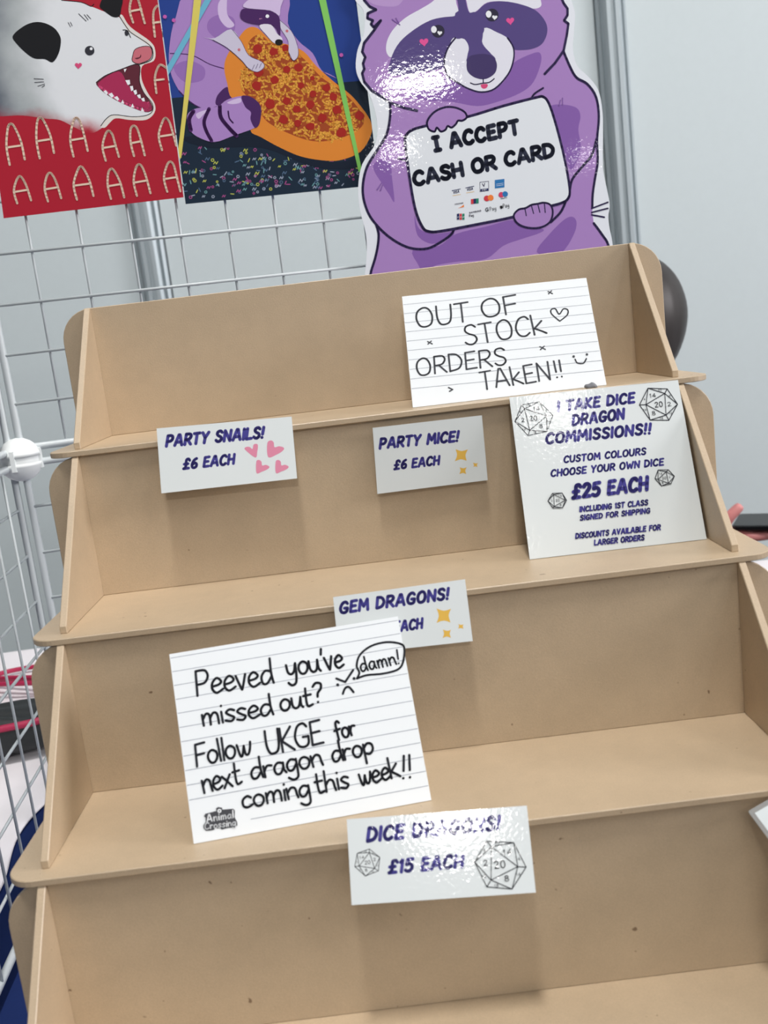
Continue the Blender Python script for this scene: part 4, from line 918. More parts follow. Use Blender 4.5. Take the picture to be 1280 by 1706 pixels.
['L','cf2',7.0,0,0,[[679,127],[695,146],[702,125],[718,144]]],
['L','cf2',8.1,0,0,[[60,351],[80,339]]],
['L','cf3',8.1,0,0,[[251,449],[238,468]]],
['L','cf2',7.0,0,1,[[268,125],[262,117],[252,118],[249,126],[255,134],[265,133]]],
['L','cf4',7.0,0,1,[[1605,124],[1597,114],[1584,115],[1579,126],[1587,136],[1600,135]]],
['L','cf2',7.0,0,1,[[1457,310],[1452,303],[1444,304],[1440,311],[1445,318],[1454,317]]],
['L','cf1',7.0,0,0,[[1500,122],[1516,142],[1525,119],[1541,140]]],
['L','cf5',8.1,0,0,[[1589,209],[1576,174]]],
['L','cf4',8.1,0,0,[[417,156],[448,149]]],
['L','cf3',8.1,0,0,[[1408,69],[1390,89]]],
['L','cf3',8.1,0,0,[[705,150],[695,118]]],
['P','teal2',1,[[74,567],[708,560],[912,405],[1318,254],[1550,257],[1761,411],[1642,186],[1213,208],[753,419],[279,459]]],
['P','lil',1,[[345,1772],[150,1553],[58,1311],[36,1122],[88,956],[167,860],[281,791],[393,798],[527,847],[680,1031],[1016,1156],[1245,1065],[1416,1007],[1499,955],[1371,1033],[1309,1181],[1195,1293],[1120,1446],[1111,1726]]],
['P','lil2',1,[[438,1520],[553,1556],[655,1506],[620,1376],[492,1355],[410,1434]]],
['P','lil2',1,[[71,1149],[203,1199],[333,1130],[302,1029],[145,1025]]],
['P','lil3',1,[[535,1645],[613,1698],[599,1553],[648,1462],[583,1445],[525,1529]]],
['L','plum',8.1,1,0,[[59,1267],[241,1240],[384,1156],[502,1111]]],
['L','plum',9.1,1,0,[[88,956],[167,860],[281,788],[393,798]]],
['P','plum',1,[[392,813],[415,893],[511,956],[540,854],[491,820]]],
['P','crust',1,[[653,1337],[753,1426],[847,1423],[958,1309],[1096,1270],[1231,1201],[1327,1074],[1471,927],[1604,810],[1703,680],[1767,551],[1749,443],[1641,312],[1467,256],[1318,258],[1095,312],[912,405],[749,511],[663,579],[738,771],[543,854],[515,983],[508,1118],[550,1219]]],
['P','sauce',1,[[752,1308],[855,1368],[955,1287],[1107,1232],[1223,1141],[1363,973],[1526,847],[1656,699],[1703,571],[1612,486],[1407,433],[1211,438],[1024,511],[845,618],[777,707],[743,800],[659,882],[630,960],[650,1063],[746,1160]]],
['L','cheese',15.0,0,0,[[1091,855],[1074,864],[1054,868]]],
['L','cheese2',15.0,0,0,[[802,1017],[825,1012],[850,1010]]],
['L','cheese',15.0,0,0,[[1005,1283],[987,1269],[980,1248]]],
['L','cheese2',15.0,0,0,[[1337,898],[1343,868],[1368,850]]],
['L','cheese',15.0,0,0,[[1324,873],[1334,901],[1325,928]]],
['L','cheese',15.0,0,0,[[1538,768],[1509,760],[1492,736]]],
['L','cheese',15.0,0,0,[[792,1030],[764,1020],[741,1003]]],
['L','cheese',15.0,0,0,[[929,899],[948,881],[974,873]]],
['L','cheese',15.0,0,0,[[1455,591],[1469,568],[1481,544]]],
['L','cheese',15.0,0,0,[[821,1295],[816,1275],[811,1254]]],
['L','cheese',15.0,0,0,[[1382,462],[1366,480],[1352,499]]],
['L','cheese',15.0,0,0,[[892,820],[886,846],[885,872]]],
['L','cheese',15.0,0,0,[[1033,850],[1028,822],[1038,795]]],
['L','cheese',15.0,0,0,[[1564,569],[1572,550],[1591,538]]],
['L','cheese',15.0,0,0,[[1031,1008],[1009,1002],[987,1001]]],
['L','cheese',15.0,0,0,[[1453,890],[1442,914],[1426,936]]],
['L','cheese2',15.0,0,0,[[1170,820],[1163,791],[1175,764]]],
['L','cheese',15.0,0,0,[[1486,583],[1457,585],[1432,570]]],
['L','cheese2',15.0,0,0,[[1024,687],[1018,670],[1014,654]]],
['L','cheese2',15.0,0,0,[[1234,556],[1203,543],[1186,516]]],
['L','cheese',15.0,0,0,[[1089,680],[1113,665],[1141,665]]],
['L','cheese',15.0,0,0,[[1180,630],[1163,620],[1144,614]]],
['L','cheese2',15.0,0,0,[[755,927],[737,932],[718,927]]],
['L','cheese',15.0,0,0,[[1040,1194],[1059,1183],[1073,1166]]],
['L','cheese2',15.0,0,0,[[1156,1157],[1176,1164],[1193,1177]]],
['L','cheese',15.0,0,0,[[1293,1035],[1278,1009],[1263,983]]],
['L','cheese2',15.0,0,0,[[694,876],[721,870],[750,869]]],
['L','cheese2',15.0,0,0,[[1530,782],[1549,772],[1569,764]]],
['L','cheese2',15.0,0,0,[[943,1231],[953,1210],[953,1187]]],
['L','cheese',15.0,0,0,[[1184,581],[1208,596],[1236,595]]],
['L','cheese',15.0,0,0,[[1187,891],[1198,877],[1204,860]]],
['L','cheese2',15.0,0,0,[[1032,724],[1014,710],[994,700]]],
['L','cheese',15.0,0,0,[[829,771],[820,756],[812,741]]],
['L','cheese',15.0,0,0,[[1082,729],[1074,751],[1072,773]]],
['L','cheese',15.0,0,0,[[1533,524],[1514,520],[1495,522]]],
['L','cheese',15.0,0,0,[[1108,1190],[1132,1184],[1157,1188]]],
['L','cheese2',15.0,0,0,[[1544,680],[1563,705],[1594,717]]],
['L','cheese2',15.0,0,0,[[1494,788],[1482,809],[1466,828]]],
['L','cheese',15.0,0,0,[[707,1020],[679,1013],[651,1013]]],
['L','cheese',15.0,0,0,[[1594,489],[1568,476],[1539,481]]],
['L','cheese2',15.0,0,0,[[1123,915],[1101,910],[1080,904]]],
['L','cheese',15.0,0,0,[[1211,900],[1219,882],[1233,867]]],
['L','cheese',15.0,0,0,[[1473,505],[1446,525],[1438,556]]],
['L','cheese',15.0,0,0,[[1274,904],[1243,912],[1220,933]]],
['L','cheese',15.0,0,0,[[1059,796],[1039,792],[1023,781]]],
['L','cheese2',15.0,0,0,[[1240,541],[1263,530],[1278,511]]],
['L','cheese2',15.0,0,0,[[915,1153],[932,1134],[952,1118]]],
['L','cheese',15.0,0,0,[[960,822],[932,819],[908,831]]],
['L','cheese',15.0,0,0,[[1121,957],[1143,958],[1164,949]]],
['L','cheese',15.0,0,0,[[1115,917],[1120,934],[1126,951]]],
['L','cheese2',15.0,0,0,[[931,1009],[913,1032],[907,1059]]],
['L','cheese',15.0,0,0,[[984,1187],[970,1199],[951,1204]]],
['L','cheese',15.0,0,0,[[1538,664],[1571,659],[1598,643]]],
['L','cheese',15.0,0,0,[[900,736],[917,713],[931,689]]],
['L','cheese',15.0,0,0,[[1283,512],[1307,501],[1334,504]]],
['L','cheese',15.0,0,0,[[825,1171],[808,1156],[797,1138]]],
['L','cheese',15.0,0,0,[[815,1026],[802,1013],[799,995]]],
['L','cheese',15.0,0,0,[[927,1243],[935,1261],[950,1276]]],
['L','cheese',15.0,0,0,[[687,1008],[677,992],[678,975]]],
['L','cheese',15.0,0,0,[[943,713],[922,727],[909,749]]],
['L','cheese2',15.0,0,0,[[1633,550],[1608,546],[1584,553]]],
['L','cheese',15.0,0,0,[[985,1035],[1015,1034],[1038,1017]]],
['L','cheese',15.0,0,0,[[1029,1240],[1045,1222],[1071,1218]]],
['L','cheese',15.0,0,0,[[949,887],[964,914],[959,943]]],
['L','cheese',15.0,0,0,[[944,973],[934,993],[924,1014]]],
['L','cheese',15.0,0,0,[[1466,784],[1491,793],[1518,794]]],
['L','cheese',15.0,0,0,[[1244,1090],[1274,1076],[1288,1048]]],
['L','cheese',15.0,0,0,[[1297,631],[1307,612],[1304,590]]],
['L','cheese2',15.0,0,0,[[1205,638],[1179,645],[1153,647]]],
['L','cheese',15.0,0,0,[[1447,463],[1466,470],[1484,475]]],
['L','cheese2',15.0,0,0,[[1038,979],[1013,973],[987,975]]],
['L','cheese',15.0,0,0,[[1567,555],[1563,575],[1560,595]]],
['L','cheese',15.0,0,0,[[1241,848],[1211,859],[1189,881]]],
['L','cheese2',15.0,0,0,[[1018,876],[994,870],[971,875]]],
['L','cheese2',15.0,0,0,[[1020,1166],[1012,1191],[1005,1217]]],
['L','cheese2',15.0,0,0,[[1354,842],[1343,820],[1328,801]]],
['L','cheese2',15.0,0,0,[[967,670],[956,688],[948,708]]],
['L','cheese',15.0,0,0,[[938,658],[916,648],[893,651]]],
['L','cheese',15.0,0,0,[[1045,1186],[1071,1175],[1089,1155]]],
['L','cheese',15.0,0,0,[[1264,774],[1277,786],[1287,801]]],
['L','cheese2',15.0,0,0,[[815,876],[800,892],[778,897]]],
['L','cheese',15.0,0,0,[[1684,656],[1670,639],[1667,617]]],
['L','cheese',15.0,0,0,[[1455,712],[1436,725],[1417,740]]],
['L','cheese2',15.0,0,0,[[1536,724],[1513,702],[1484,689]]],
['L','cheese2',15.0,0,0,[[1153,1186],[1168,1167],[1193,1157]]],
['L','cheese',15.0,0,0,[[1314,729],[1293,745],[1269,757]]],
['L','cheese2',15.0,0,0,[[1103,1045],[1127,1036],[1154,1037]]],
['L','cheese',15.0,0,0,[[1451,806],[1423,802],[1397,790]]],
['L','cheese2',15.0,0,0,[[905,847],[920,834],[938,824]]],
['L','cheese',15.0,0,0,[[1395,655],[1404,679],[1427,695]]],
['L','cheese',15.0,0,0,[[880,1346],[865,1360],[845,1363]]],
['L','cheese',15.0,0,0,[[958,1068],[978,1076],[998,1075]]],
['L','cheese',15.0,0,0,[[815,1327],[832,1338],[844,1355]]],
['L','cheese',15.0,0,0,[[852,803],[832,819],[806,827]]],
['L','cheese2',15.0,0,0,[[1233,873],[1229,845],[1217,818]]],
['L','cheese',15.0,0,0,[[915,1091],[924,1071],[933,1052]]],
['L','cheese',15.0,0,0,[[1000,857],[1017,877],[1023,901]]],
['L','cheese',15.0,0,0,[[896,1294],[918,1300],[941,1305]]],
['L','cheese',15.0,0,0,[[839,1240],[819,1254],[806,1274]]],
['L','cheese2',15.0,0,0,[[1595,620],[1620,617],[1644,623]]],
['L','cheese',15.0,0,0,[[928,1217],[925,1237],[925,1257]]],
['L','cheese2',15.0,0,0,[[754,1051],[740,1032],[718,1022]]],
['L','cheese',15.0,0,0,[[1276,484],[1304,500],[1336,505]]],
['L','cheese',15.0,0,0,[[871,1198],[865,1214],[851,1224]]],
['L','cheese',15.0,0,0,[[1232,465],[1211,465],[1190,461]]],
['L','cheese',15.0,0,0,[[819,703],[835,693],[849,680]]],
['L','cheese',15.0,0,0,[[1249,446],[1267,451],[1285,451]]],
['L','cheese2',15.0,0,0,[[1163,1108],[1141,1111],[1121,1100]]],
['L','cheese',15.0,0,0,[[1443,477],[1469,469],[1489,452]]],
['L','cheese',15.0,0,0,[[858,683],[874,672],[889,659]]],
['L','cheese2',15.0,0,0,[[1161,745],[1140,737],[1119,730]]],
['L','cheese',15.0,0,0,[[1133,737],[1107,754],[1090,777]]],
['L','cheese2',15.0,0,0,[[1238,447],[1257,446],[1276,449]]],
['L','cheese',15.0,0,0,[[1126,778],[1145,761],[1147,736]]],
['L','cheese2',15.0,0,0,[[1043,576],[1024,577],[1005,572]]],
['L','cheese2',15.0,0,0,[[1134,1014],[1130,997],[1138,981]]],
['L','cheese',15.0,0,0,[[1032,1237],[1053,1231],[1076,1235]]],
['L','cheese',15.0,0,0,[[754,1229],[742,1256],[748,1285]]],
['L','cheese',15.0,0,0,[[1184,887],[1174,910],[1172,935]]],
['L','cheese',15.0,0,0,[[928,582],[946,576],[961,566]]],
['L','cheese2',15.0,0,0,[[1514,658],[1520,638],[1522,616]]],
['L','cheese2',15.0,0,0,[[975,593],[977,611],[986,628]]],
['L','cheese',15.0,0,0,[[1261,505],[1260,524],[1271,542]]],
['L','cheese2',15.0,0,0,[[954,1057],[931,1037],[905,1020]]],
['L','cheese',15.0,0,0,[[1170,878],[1180,861],[1187,843]]],
['L','cheese2',15.0,0,0,[[978,1081],[963,1103],[951,1126]]],
['L','cheese',15.0,0,0,[[918,897],[917,873],[918,850]]],
['L','cheese',15.0,0,0,[[948,1268],[974,1263],[996,1249]]],
['L','cheese',15.0,0,0,[[777,877],[759,900],[753,928]]],
['L','cheese',15.0,0,0,[[980,957],[980,936],[993,920]]],
['L','cheese2',15.0,0,0,[[1025,593],[1001,596],[979,585]]],
['L','cheese',15.0,0,0,[[1585,614],[1556,601],[1526,589]]],
['L','cheese',15.0,0,0,[[863,1169],[836,1178],[822,1201]]],
['L','cheese',15.0,0,0,[[1192,1032],[1206,1058],[1233,1073]]],
['L','cheese',15.0,0,0,[[1570,690],[1579,706],[1591,721]]],
['L','cheese',15.0,0,0,[[1296,1051],[1289,1033],[1278,1018]]],
['L','cheese2',15.0,0,0,[[1106,991],[1085,986],[1064,981]]],
['L','cheese',15.0,0,0,[[1257,906],[1281,905],[1305,901]]],
['L','cheese',15.0,0,0,[[1080,1145],[1056,1157],[1034,1170]]],
['L','cheese2',15.0,0,0,[[1007,766],[989,791],[993,823]]],
['L','cheese',15.0,0,0,[[717,827],[728,807],[749,798]]],
['L','cheese2',15.0,0,0,[[786,707],[815,703],[841,694]]],
['L','cheese',15.0,0,0,[[1386,425],[1409,444],[1437,454]]],
['L','cheese2',15.0,0,0,[[1289,746],[1266,746],[1247,756]]],
['L','cheese2',15.0,0,0,[[1561,595],[1541,586],[1520,579]]],
['L','cheese2',15.0,0,0,[[1545,664],[1537,680],[1521,690]]],
['L','cheese',15.0,0,0,[[1453,591],[1463,562],[1451,534]]],
['L','cheese',15.0,0,0,[[1043,990],[1050,1006],[1049,1024]]],
['L','cheese2',15.0,0,0,[[1348,438],[1372,460],[1379,492]]],
['L','cheese2',15.0,0,0,[[979,613],[954,620],[939,639]]],
['L','cheese2',15.0,0,0,[[1093,726],[1066,733],[1043,749]]],
['L','cheese2',15.0,0,0,[[1449,482],[1457,457],[1475,437]]],
['L','cheese2',15.0,0,0,[[964,970],[943,969],[923,974]]],
['L','cheese',15.0,0,0,[[1100,769],[1092,797],[1073,821]]],
['L','cheese2',15.0,0,0,[[1074,903],[1092,913],[1110,924]]],
['L','cheese',15.0,0,0,[[811,929],[837,934],[863,936]]],
['L','cheese',15.0,0,0,[[1506,766],[1485,774],[1468,787]]],
['L','cheese',15.0,0,0,[[1002,668],[1013,644],[1031,625]]],
['L','cheese2',15.0,0,0,[[1243,470],[1246,489],[1247,507]]],
['L','cheese',15.0,0,0,[[1064,682],[1086,688],[1107,695]]],
['L','cheese2',15.0,0,0,[[734,951],[712,943],[687,941]]],
['L','cheese',15.0,0,0,[[1507,512],[1527,527],[1539,548]]],
['L','cheese',15.0,0,0,[[1385,443],[1372,466],[1356,486]]],
['L','cheese',15.0,0,0,[[721,1102],[698,1086],[685,1064]]],
['L','cheese',15.0,0,0,[[1337,472],[1361,482],[1373,504]]],
['L','cheese',15.0,0,0,[[1198,995],[1195,967],[1195,940]]],
['L','cheese2',15.0,0,0,[[953,1292],[934,1304],[912,1307]]],
['L','cheese2',15.0,0,0,[[1060,1068],[1064,1093],[1081,1112]]],
['L','cheese',15.0,0,0,[[685,1072],[666,1074],[653,1086]]],
['L','cheese',15.0,0,0,[[1344,450],[1317,457],[1290,467]]],
['L','cheese',15.0,0,0,[[893,1198],[884,1216],[889,1236]]],
['L','cheese2',15.0,0,0,[[928,1014],[957,1017],[982,1004]]],
['L','cheese',15.0,0,0,[[1025,1197],[1014,1224],[1017,1254]]],
['L','cheese',15.0,0,0,[[1378,924],[1350,930],[1322,923]]],
['L','cheese',15.0,0,0,[[1371,826],[1404,823],[1430,805]]],
['L','cheese',15.0,0,0,[[670,1078],[693,1065],[716,1053]]],
['L','cheese',15.0,0,0,[[1054,609],[1039,594],[1018,587]]],
['L','cheese',15.0,0,0,[[1265,580],[1238,577],[1212,567]]],
['L','cheese',15.0,0,0,[[831,903],[843,885],[849,864]]],
['L','cheese',15.0,0,0,[[1287,720],[1300,699],[1301,675]]],
['L','cheese',15.0,0,0,[[901,669],[921,668],[939,676]]],
['L','cheese',15.0,0,0,[[850,1125],[865,1112],[878,1098]]],
['L','cheese2',15.0,0,0,[[959,1124],[952,1145],[936,1161]]],
['L','cheese',15.0,0,0,[[1255,886],[1283,873],[1310,857]]],
['L','cheese2',15.0,0,0,[[1077,769],[1093,794],[1122,804]]],
['L','cheese',15.0,0,0,[[1119,681],[1140,686],[1161,688]]],
['L','cheese',15.0,0,0,[[1184,485],[1168,504],[1144,511]]],
['L','cheese2',15.0,0,0,[[894,1013],[886,995],[880,976]]],
['L','cheese',15.0,0,0,[[845,1311],[876,1314],[907,1310]]],
['L','cheese',15.0,0,0,[[1200,1018],[1198,1042],[1198,1065]]],
['L','cheese',15.0,0,0,[[726,1097],[740,1121],[739,1147]]],
['L','cheese',15.0,0,0,[[920,985],[928,1008],[934,1032]]],
['L','cheese',15.0,0,0,[[1087,1017],[1109,1019],[1130,1018]]],
['L','cheese',15.0,0,0,[[692,1068],[717,1066],[741,1059]]],
['L','cheese2',15.0,0,0,[[1153,1078],[1135,1086],[1114,1086]]],
['L','cheese',15.0,0,0,[[1086,631],[1102,642],[1116,653]]],
['L','cheese2',15.0,0,0,[[811,1302],[781,1302],[754,1312]]],
['L','cheese2',15.0,0,0,[[793,941],[803,915],[812,889]]],
['L','cheese',15.0,0,0,[[653,914],[643,936],[638,960]]],
['L','cheese',15.0,0,0,[[1546,592],[1528,603],[1512,615]]],
['L','cheese',15.0,0,0,[[859,981],[875,973],[893,970]]],
['L','cheese',15.0,0,0,[[1333,979],[1309,980],[1285,981]]],
['L','cheese2',15.0,0,0,[[1016,698],[995,678],[967,672]]],
['L','cheese',15.0,0,0,[[1117,928],[1091,916],[1063,918]]],
['L','cheese2',15.0,0,0,[[1059,1074],[1035,1091],[1019,1114]]],
['L','cheese2',15.0,0,0,[[901,886],[929,891],[957,891]]],
['L','cheese',15.0,0,0,[[780,957],[765,939],[742,930]]],
['L','cheese',15.0,0,0,[[1056,1223],[1042,1210],[1027,1197]]],
['L','cheese',15.0,0,0,[[845,1224],[849,1207],[852,1190]]],
['L','cheese',15.0,0,0,[[682,1029],[694,1047],[694,1067]]],
['L','cheese',15.0,0,0,[[1330,507],[1314,484],[1314,456]]],
['L','cheese',15.0,0,0,[[1301,869],[1319,863],[1339,862]]],
['L','cheese',15.0,0,0,[[986,821],[1009,820],[1031,822]]],
['L','cheese',15.0,0,0,[[918,941],[914,924],[914,907]]],
['L','cheese',15.0,0,0,[[1085,769],[1058,754],[1028,756]]],
['L','cheese',15.0,0,0,[[1346,772],[1363,753],[1388,744]]],
['L','cheese',15.0,0,0,[[1427,892],[1454,875],[1468,847]]],
['L','cheese2',15.0,0,0,[[1391,555],[1375,580],[1348,594]]],
['L','cheese',15.0,0,0,[[1426,795],[1445,810],[1466,824]]],
['L','cheese',15.0,0,0,[[1420,563],[1443,558],[1464,548]]],
['L','cheese',15.0,0,0,[[1221,539],[1238,555],[1244,576]]],
['L','cheese',15.0,0,0,[[880,1016],[889,998],[899,980]]],
['L','cheese2',15.0,0,0,[[909,1095],[936,1098],[961,1108]]],
['L','cheese',15.0,0,0,[[1222,486],[1245,485],[1267,493]]],
['L','cheese2',15.0,0,0,[[1427,700],[1413,725],[1414,753]]],
['L','cheese2',15.0,0,0,[[885,893],[866,888],[848,895]]],
['L','cheese',15.0,0,0,[[1080,1021],[1106,1018],[1128,1005]]],
['L','cheese',15.0,0,0,[[649,1041],[648,1020],[642,1000]]],
['L','cheese',15.0,0,0,[[1585,564],[1601,546],[1621,532]]],
['L','cheese2',15.0,0,0,[[1585,575],[1599,548],[1592,519]]],
['L','cheese',15.0,0,0,[[779,1237],[759,1226],[737,1227]]],
['L','cheese',15.0,0,0,[[1458,502],[1447,518],[1449,537]]],
['L','cheese',15.0,0,0,[[832,1237],[850,1248],[871,1256]]],
['L','cheese',15.0,0,0,[[813,990],[786,980],[760,967]]],
['L','cheese2',15.0,0,0,[[1421,703],[1404,727],[1379,745]]],
['L','cheese',15.0,0,0,[[1506,524],[1532,536],[1555,554]]],
['L','cheese',15.0,0,0,[[718,979],[695,957],[665,946]]],
['L','cheese',15.0,0,0,[[739,914],[751,932],[757,952]]],
['L','cheese2',15.0,0,0,[[1346,782],[1367,784],[1383,795]]],
['L','cheese2',15.0,0,0,[[825,1231],[837,1245],[853,1256]]],
['L','cheese',15.0,0,0,[[893,1208],[885,1225],[877,1242]]],
['L','cheese2',15.0,0,0,[[1080,499],[1104,493],[1129,492]]],
['L','cheese2',15.0,0,0,[[1386,563],[1366,576],[1358,598]]],
['L','cheese',15.0,0,0,[[1133,927],[1117,902],[1089,890]]],
['L','cheese2',15.0,0,0,[[1085,996],[1070,1010],[1050,1016]]],
['L','cheese',15.0,0,0,[[828,983],[847,988],[866,982]]],
['L','cheese',15.0,0,0,[[862,1220],[880,1246],[884,1276]]],
['L','cheese',15.0,0,0,[[1183,668],[1207,683],[1226,703]]],
['L','cheese2',15.0,0,0,[[1184,594],[1176,617],[1167,641]]],
['L','cheese',15.0,0,0,[[697,1004],[716,1009],[732,1021]]],
['L','cheese',15.0,0,0,[[1445,534],[1413,528],[1380,529]]],
['L','cheese',15.0,0,0,[[1395,471],[1421,458],[1436,434]]],
['L','cheese',15.0,0,0,[[1092,1057],[1082,1034],[1077,1009]]],
['L','cheese2',15.0,0,0,[[760,1228],[764,1255],[783,1276]]],
['L','cheese',15.0,0,0,[[1116,544],[1094,528],[1065,528]]],
['L','cheese2',15.0,0,0,[[1240,684],[1271,677],[1295,658]]],
['L','cheese',15.0,0,0,[[857,1098],[843,1084],[825,1080]]],
['L','cheese',15.0,0,0,[[1468,895],[1471,872],[1488,856]]],
['L','cheese',15.0,0,0,[[1280,473],[1279,448],[1271,424]]],
['L','cheese',15.0,0,0,[[1066,968],[1084,985],[1091,1008]]],
['L','cheese',15.0,0,0,[[1022,1175],[1006,1165],[988,1164]]],
['L','cheese2',15.0,0,0,[[1543,682],[1549,701],[1544,719]]],
['L','cheese',15.0,0,0,[[1119,876],[1136,887],[1151,900]]],
['L','cheese',15.0,0,0,[[821,1029],[811,1007],[801,985]]],
['L','cheese2',15.0,0,0,[[1518,631],[1506,650],[1494,669]]],
['L','cheese',15.0,0,0,[[1129,943],[1123,924],[1131,906]]],
['L','cheese2',15.0,0,0,[[1195,705],[1222,696],[1246,681]]],
['L','cheese',15.0,0,0,[[1056,983],[1084,995],[1101,1020]]],
['L','cheese2',15.0,0,0,[[692,1072],[695,1092],[685,1110]]],
['L','cheese',15.0,0,0,[[738,930],[741,950],[744,970]]],
['L','cheese',15.0,0,0,[[841,1359],[861,1348],[879,1333]]],
['L','cheese2',15.0,0,0,[[1408,901],[1427,896],[1442,885]]],
['L','cheese',15.0,0,0,[[1383,483],[1354,489],[1325,490]]],
['L','cheese',15.0,0,0,[[1614,685],[1634,686],[1654,681]]],
['L','cheese',15.0,0,0,[[1494,530],[1477,544],[1453,545]]],
['L','cheese',15.0,0,0,[[1101,1090],[1106,1107],[1120,1119]]],
['L','cheese',15.0,0,0,[[1056,1000],[1048,971],[1055,944]]],
['L','cheese',15.0,0,0,[[1159,801],[1156,783],[1145,769]]],
['L','cheese2',15.0,0,0,[[1565,678],[1554,662],[1541,646]]],
['L','cheese2',15.0,0,0,[[1285,972],[1304,957],[1318,938]]],
['L','cheese',15.0,0,0,[[1334,669],[1328,639],[1329,609]]],
['L','cheese',15.0,0,0,[[1131,989],[1151,968],[1162,941]]],
['L','cheese2',15.0,0,0,[[1120,837],[1144,832],[1169,834]]],
['L','cheese2',15.0,0,0,[[964,833],[982,851],[988,876]]],
['L','cheese2',15.0,0,0,[[1136,1017],[1143,1000],[1150,982]]],
['L','cheese2',15.0,0,0,[[1000,656],[984,671],[972,689]]],
['L','cheese',15.0,0,0,[[1532,629],[1551,629],[1569,634]]],
['L','cheese',15.0,0,0,[[1186,606],[1217,615],[1240,638]]],
['L','cheese',15.0,0,0,[[817,1088],[834,1096],[853,1097]]],
['L','cheese',15.0,0,0,[[925,1157],[913,1172],[909,1192]]],
['L','cheese',15.0,0,0,[[681,1072],[690,1045],[708,1023]]],
['L','cheese',15.0,0,0,[[803,772],[807,802],[803,831]]],
['L','cheese',15.0,0,0,[[1503,497],[1519,507],[1537,515]]],
['L','cheese2',15.0,0,0,[[1000,1045],[1019,1028],[1035,1008]]],
['L','cheese2',15.0,0,0,[[1191,1037],[1212,1052],[1232,1068]]],
['L','cheese',15.0,0,0,[[1390,416],[1389,438],[1402,456]]],
['L','cheese',15.0,0,0,[[964,973],[947,950],[921,937]]],
['L','cheese2',15.0,0,0,[[1234,932],[1245,908],[1270,895]]],
['L','cheese2',15.0,0,0,[[1038,795],[1018,775],[1001,751]]],
['L','cheese',15.0,0,0,[[1094,960],[1074,956],[1055,948]]],
['L','cheese2',15.0,0,0,[[948,636],[920,643],[892,639]]],
['L','cheese2',15.0,0,0,[[1083,871],[1063,870],[1044,867]]],
['L','cheese2',15.0,0,0,[[1308,682],[1329,691],[1352,690]]],
['L','cheese2',15.0,0,0,[[1562,667],[1576,693],[1601,710]]],
['L','cheese',15.0,0,0,[[1207,1115],[1226,1112],[1244,1117]]],
['L','cheese',15.0,0,0,[[1016,962],[1007,935],[983,919]]],
['L','cheese2',15.0,0,0,[[979,1029],[979,1054],[970,1078]]],
['L','cheese2',15.0,0,0,[[1109,755],[1083,740],[1072,715]]],
['L','cheese',15.0,0,0,[[1195,999],[1166,998],[1138,1003]]],
['L','cheese',15.0,0,0,[[1188,638],[1196,611],[1212,588]]],
['L','cheese',15.0,0,0,[[917,748],[892,741],[867,748]]],
['L','cheese',15.0,0,0,[[1079,500],[1070,517],[1051,526]]],
['L','cheese2',15.0,0,0,[[740,1016],[730,988],[707,966]]],
['L','cheese',15.0,0,0,[[974,1005],[991,995],[997,977]]],
['L','cheese2',15.0,0,0,[[1056,591],[1041,610],[1041,634]]],
['L','cheese',15.0,0,0,[[676,937],[673,957],[675,977]]],
['L','cheese2',15.0,0,0,[[808,1266],[827,1275],[848,1274]]],
['L','cheese2',15.0,0,0,[[765,827],[740,831],[713,832]]],
['L','cheese',15.0,0,0,[[672,1032],[662,1050],[657,1070]]],
['L','cheese',15.0,0,0,[[1155,758],[1176,754],[1197,762]]],
['L','cheese',15.0,0,0,[[912,1013],[930,1025],[951,1030]]],
['L','cheese',15.0,0,0,[[742,1015],[766,1036],[797,1041]]],
['L','cheese',15.0,0,0,[[1520,657],[1525,678],[1523,699]]],
['L','cheese2',15.0,0,0,[[1026,995],[1044,977],[1051,954]]],
['L','cheese2',15.0,0,0,[[907,939],[906,920],[915,904]]],
['L','cheese',15.0,0,0,[[1245,724],[1265,745],[1290,759]]],
['L','cheese',15.0,0,0,[[978,1054],[966,1030],[951,1008]]],
['L','cheese2',15.0,0,0,[[1270,896],[1282,874],[1299,856]]],
['L','cheese',15.0,0,0,[[1169,1122],[1161,1144],[1162,1167]]],
['L','cheese2',15.0,0,0,[[1331,920],[1363,919],[1394,921]]],
['L','cheese',15.0,0,0,[[1436,675],[1462,675],[1484,689]]],
['L','cheese',15.0,0,0,[[1619,602],[1595,582],[1563,579]]],
['L','cheese',15.0,0,0,[[1547,788],[1561,774],[1573,760]]],
['L','cheese',15.0,0,0,[[1380,683],[1349,684],[1318,683]]],
['L','cheese',15.0,0,0,[[966,773],[991,781],[1011,799]]],
['L','cheese',15.0,0,0,[[1160,504],[1151,528],[1130,545]]],
['L','cheese2',15.0,0,0,[[1479,814],[1494,799],[1515,796]]],
['L','cheese',15.0,0,0,[[975,1243],[987,1229],[1001,1218]]],
['L','cheese',15.0,0,0,[[926,841],[944,822],[960,802]]],
['L','cheese2',15.0,0,0,[[1583,650],[1615,656],[1646,666]]],
['L','cheese',15.0,0,0,[[773,1110],[785,1126],[795,1143]]],
['L','cheese2',15.0,0,0,[[1682,599],[1690,584],[1692,567]]],
['L','cheese',15.0,0,0,[[986,917],[965,918],[945,923]]],
['L','cheese',15.0,0,0,[[690,995],[719,999],[744,1015]]],
['L','cheese2',15.0,0,0,[[1018,1064],[1041,1063],[1060,1076]]],
['L','cheese',15.0,0,0,[[1219,1049],[1193,1041],[1167,1033]]],
['L','cheese',15.0,0,0,[[1197,471],[1210,499],[1216,529]]],
['L','cheese',15.0,0,0,[[655,1032],[675,1031],[691,1022]]],
['L','cheese',15.0,0,0,[[1110,1059],[1091,1035],[1092,1006]]],
['L','cheese',15.0,0,0,[[840,836],[861,849],[885,857]]],
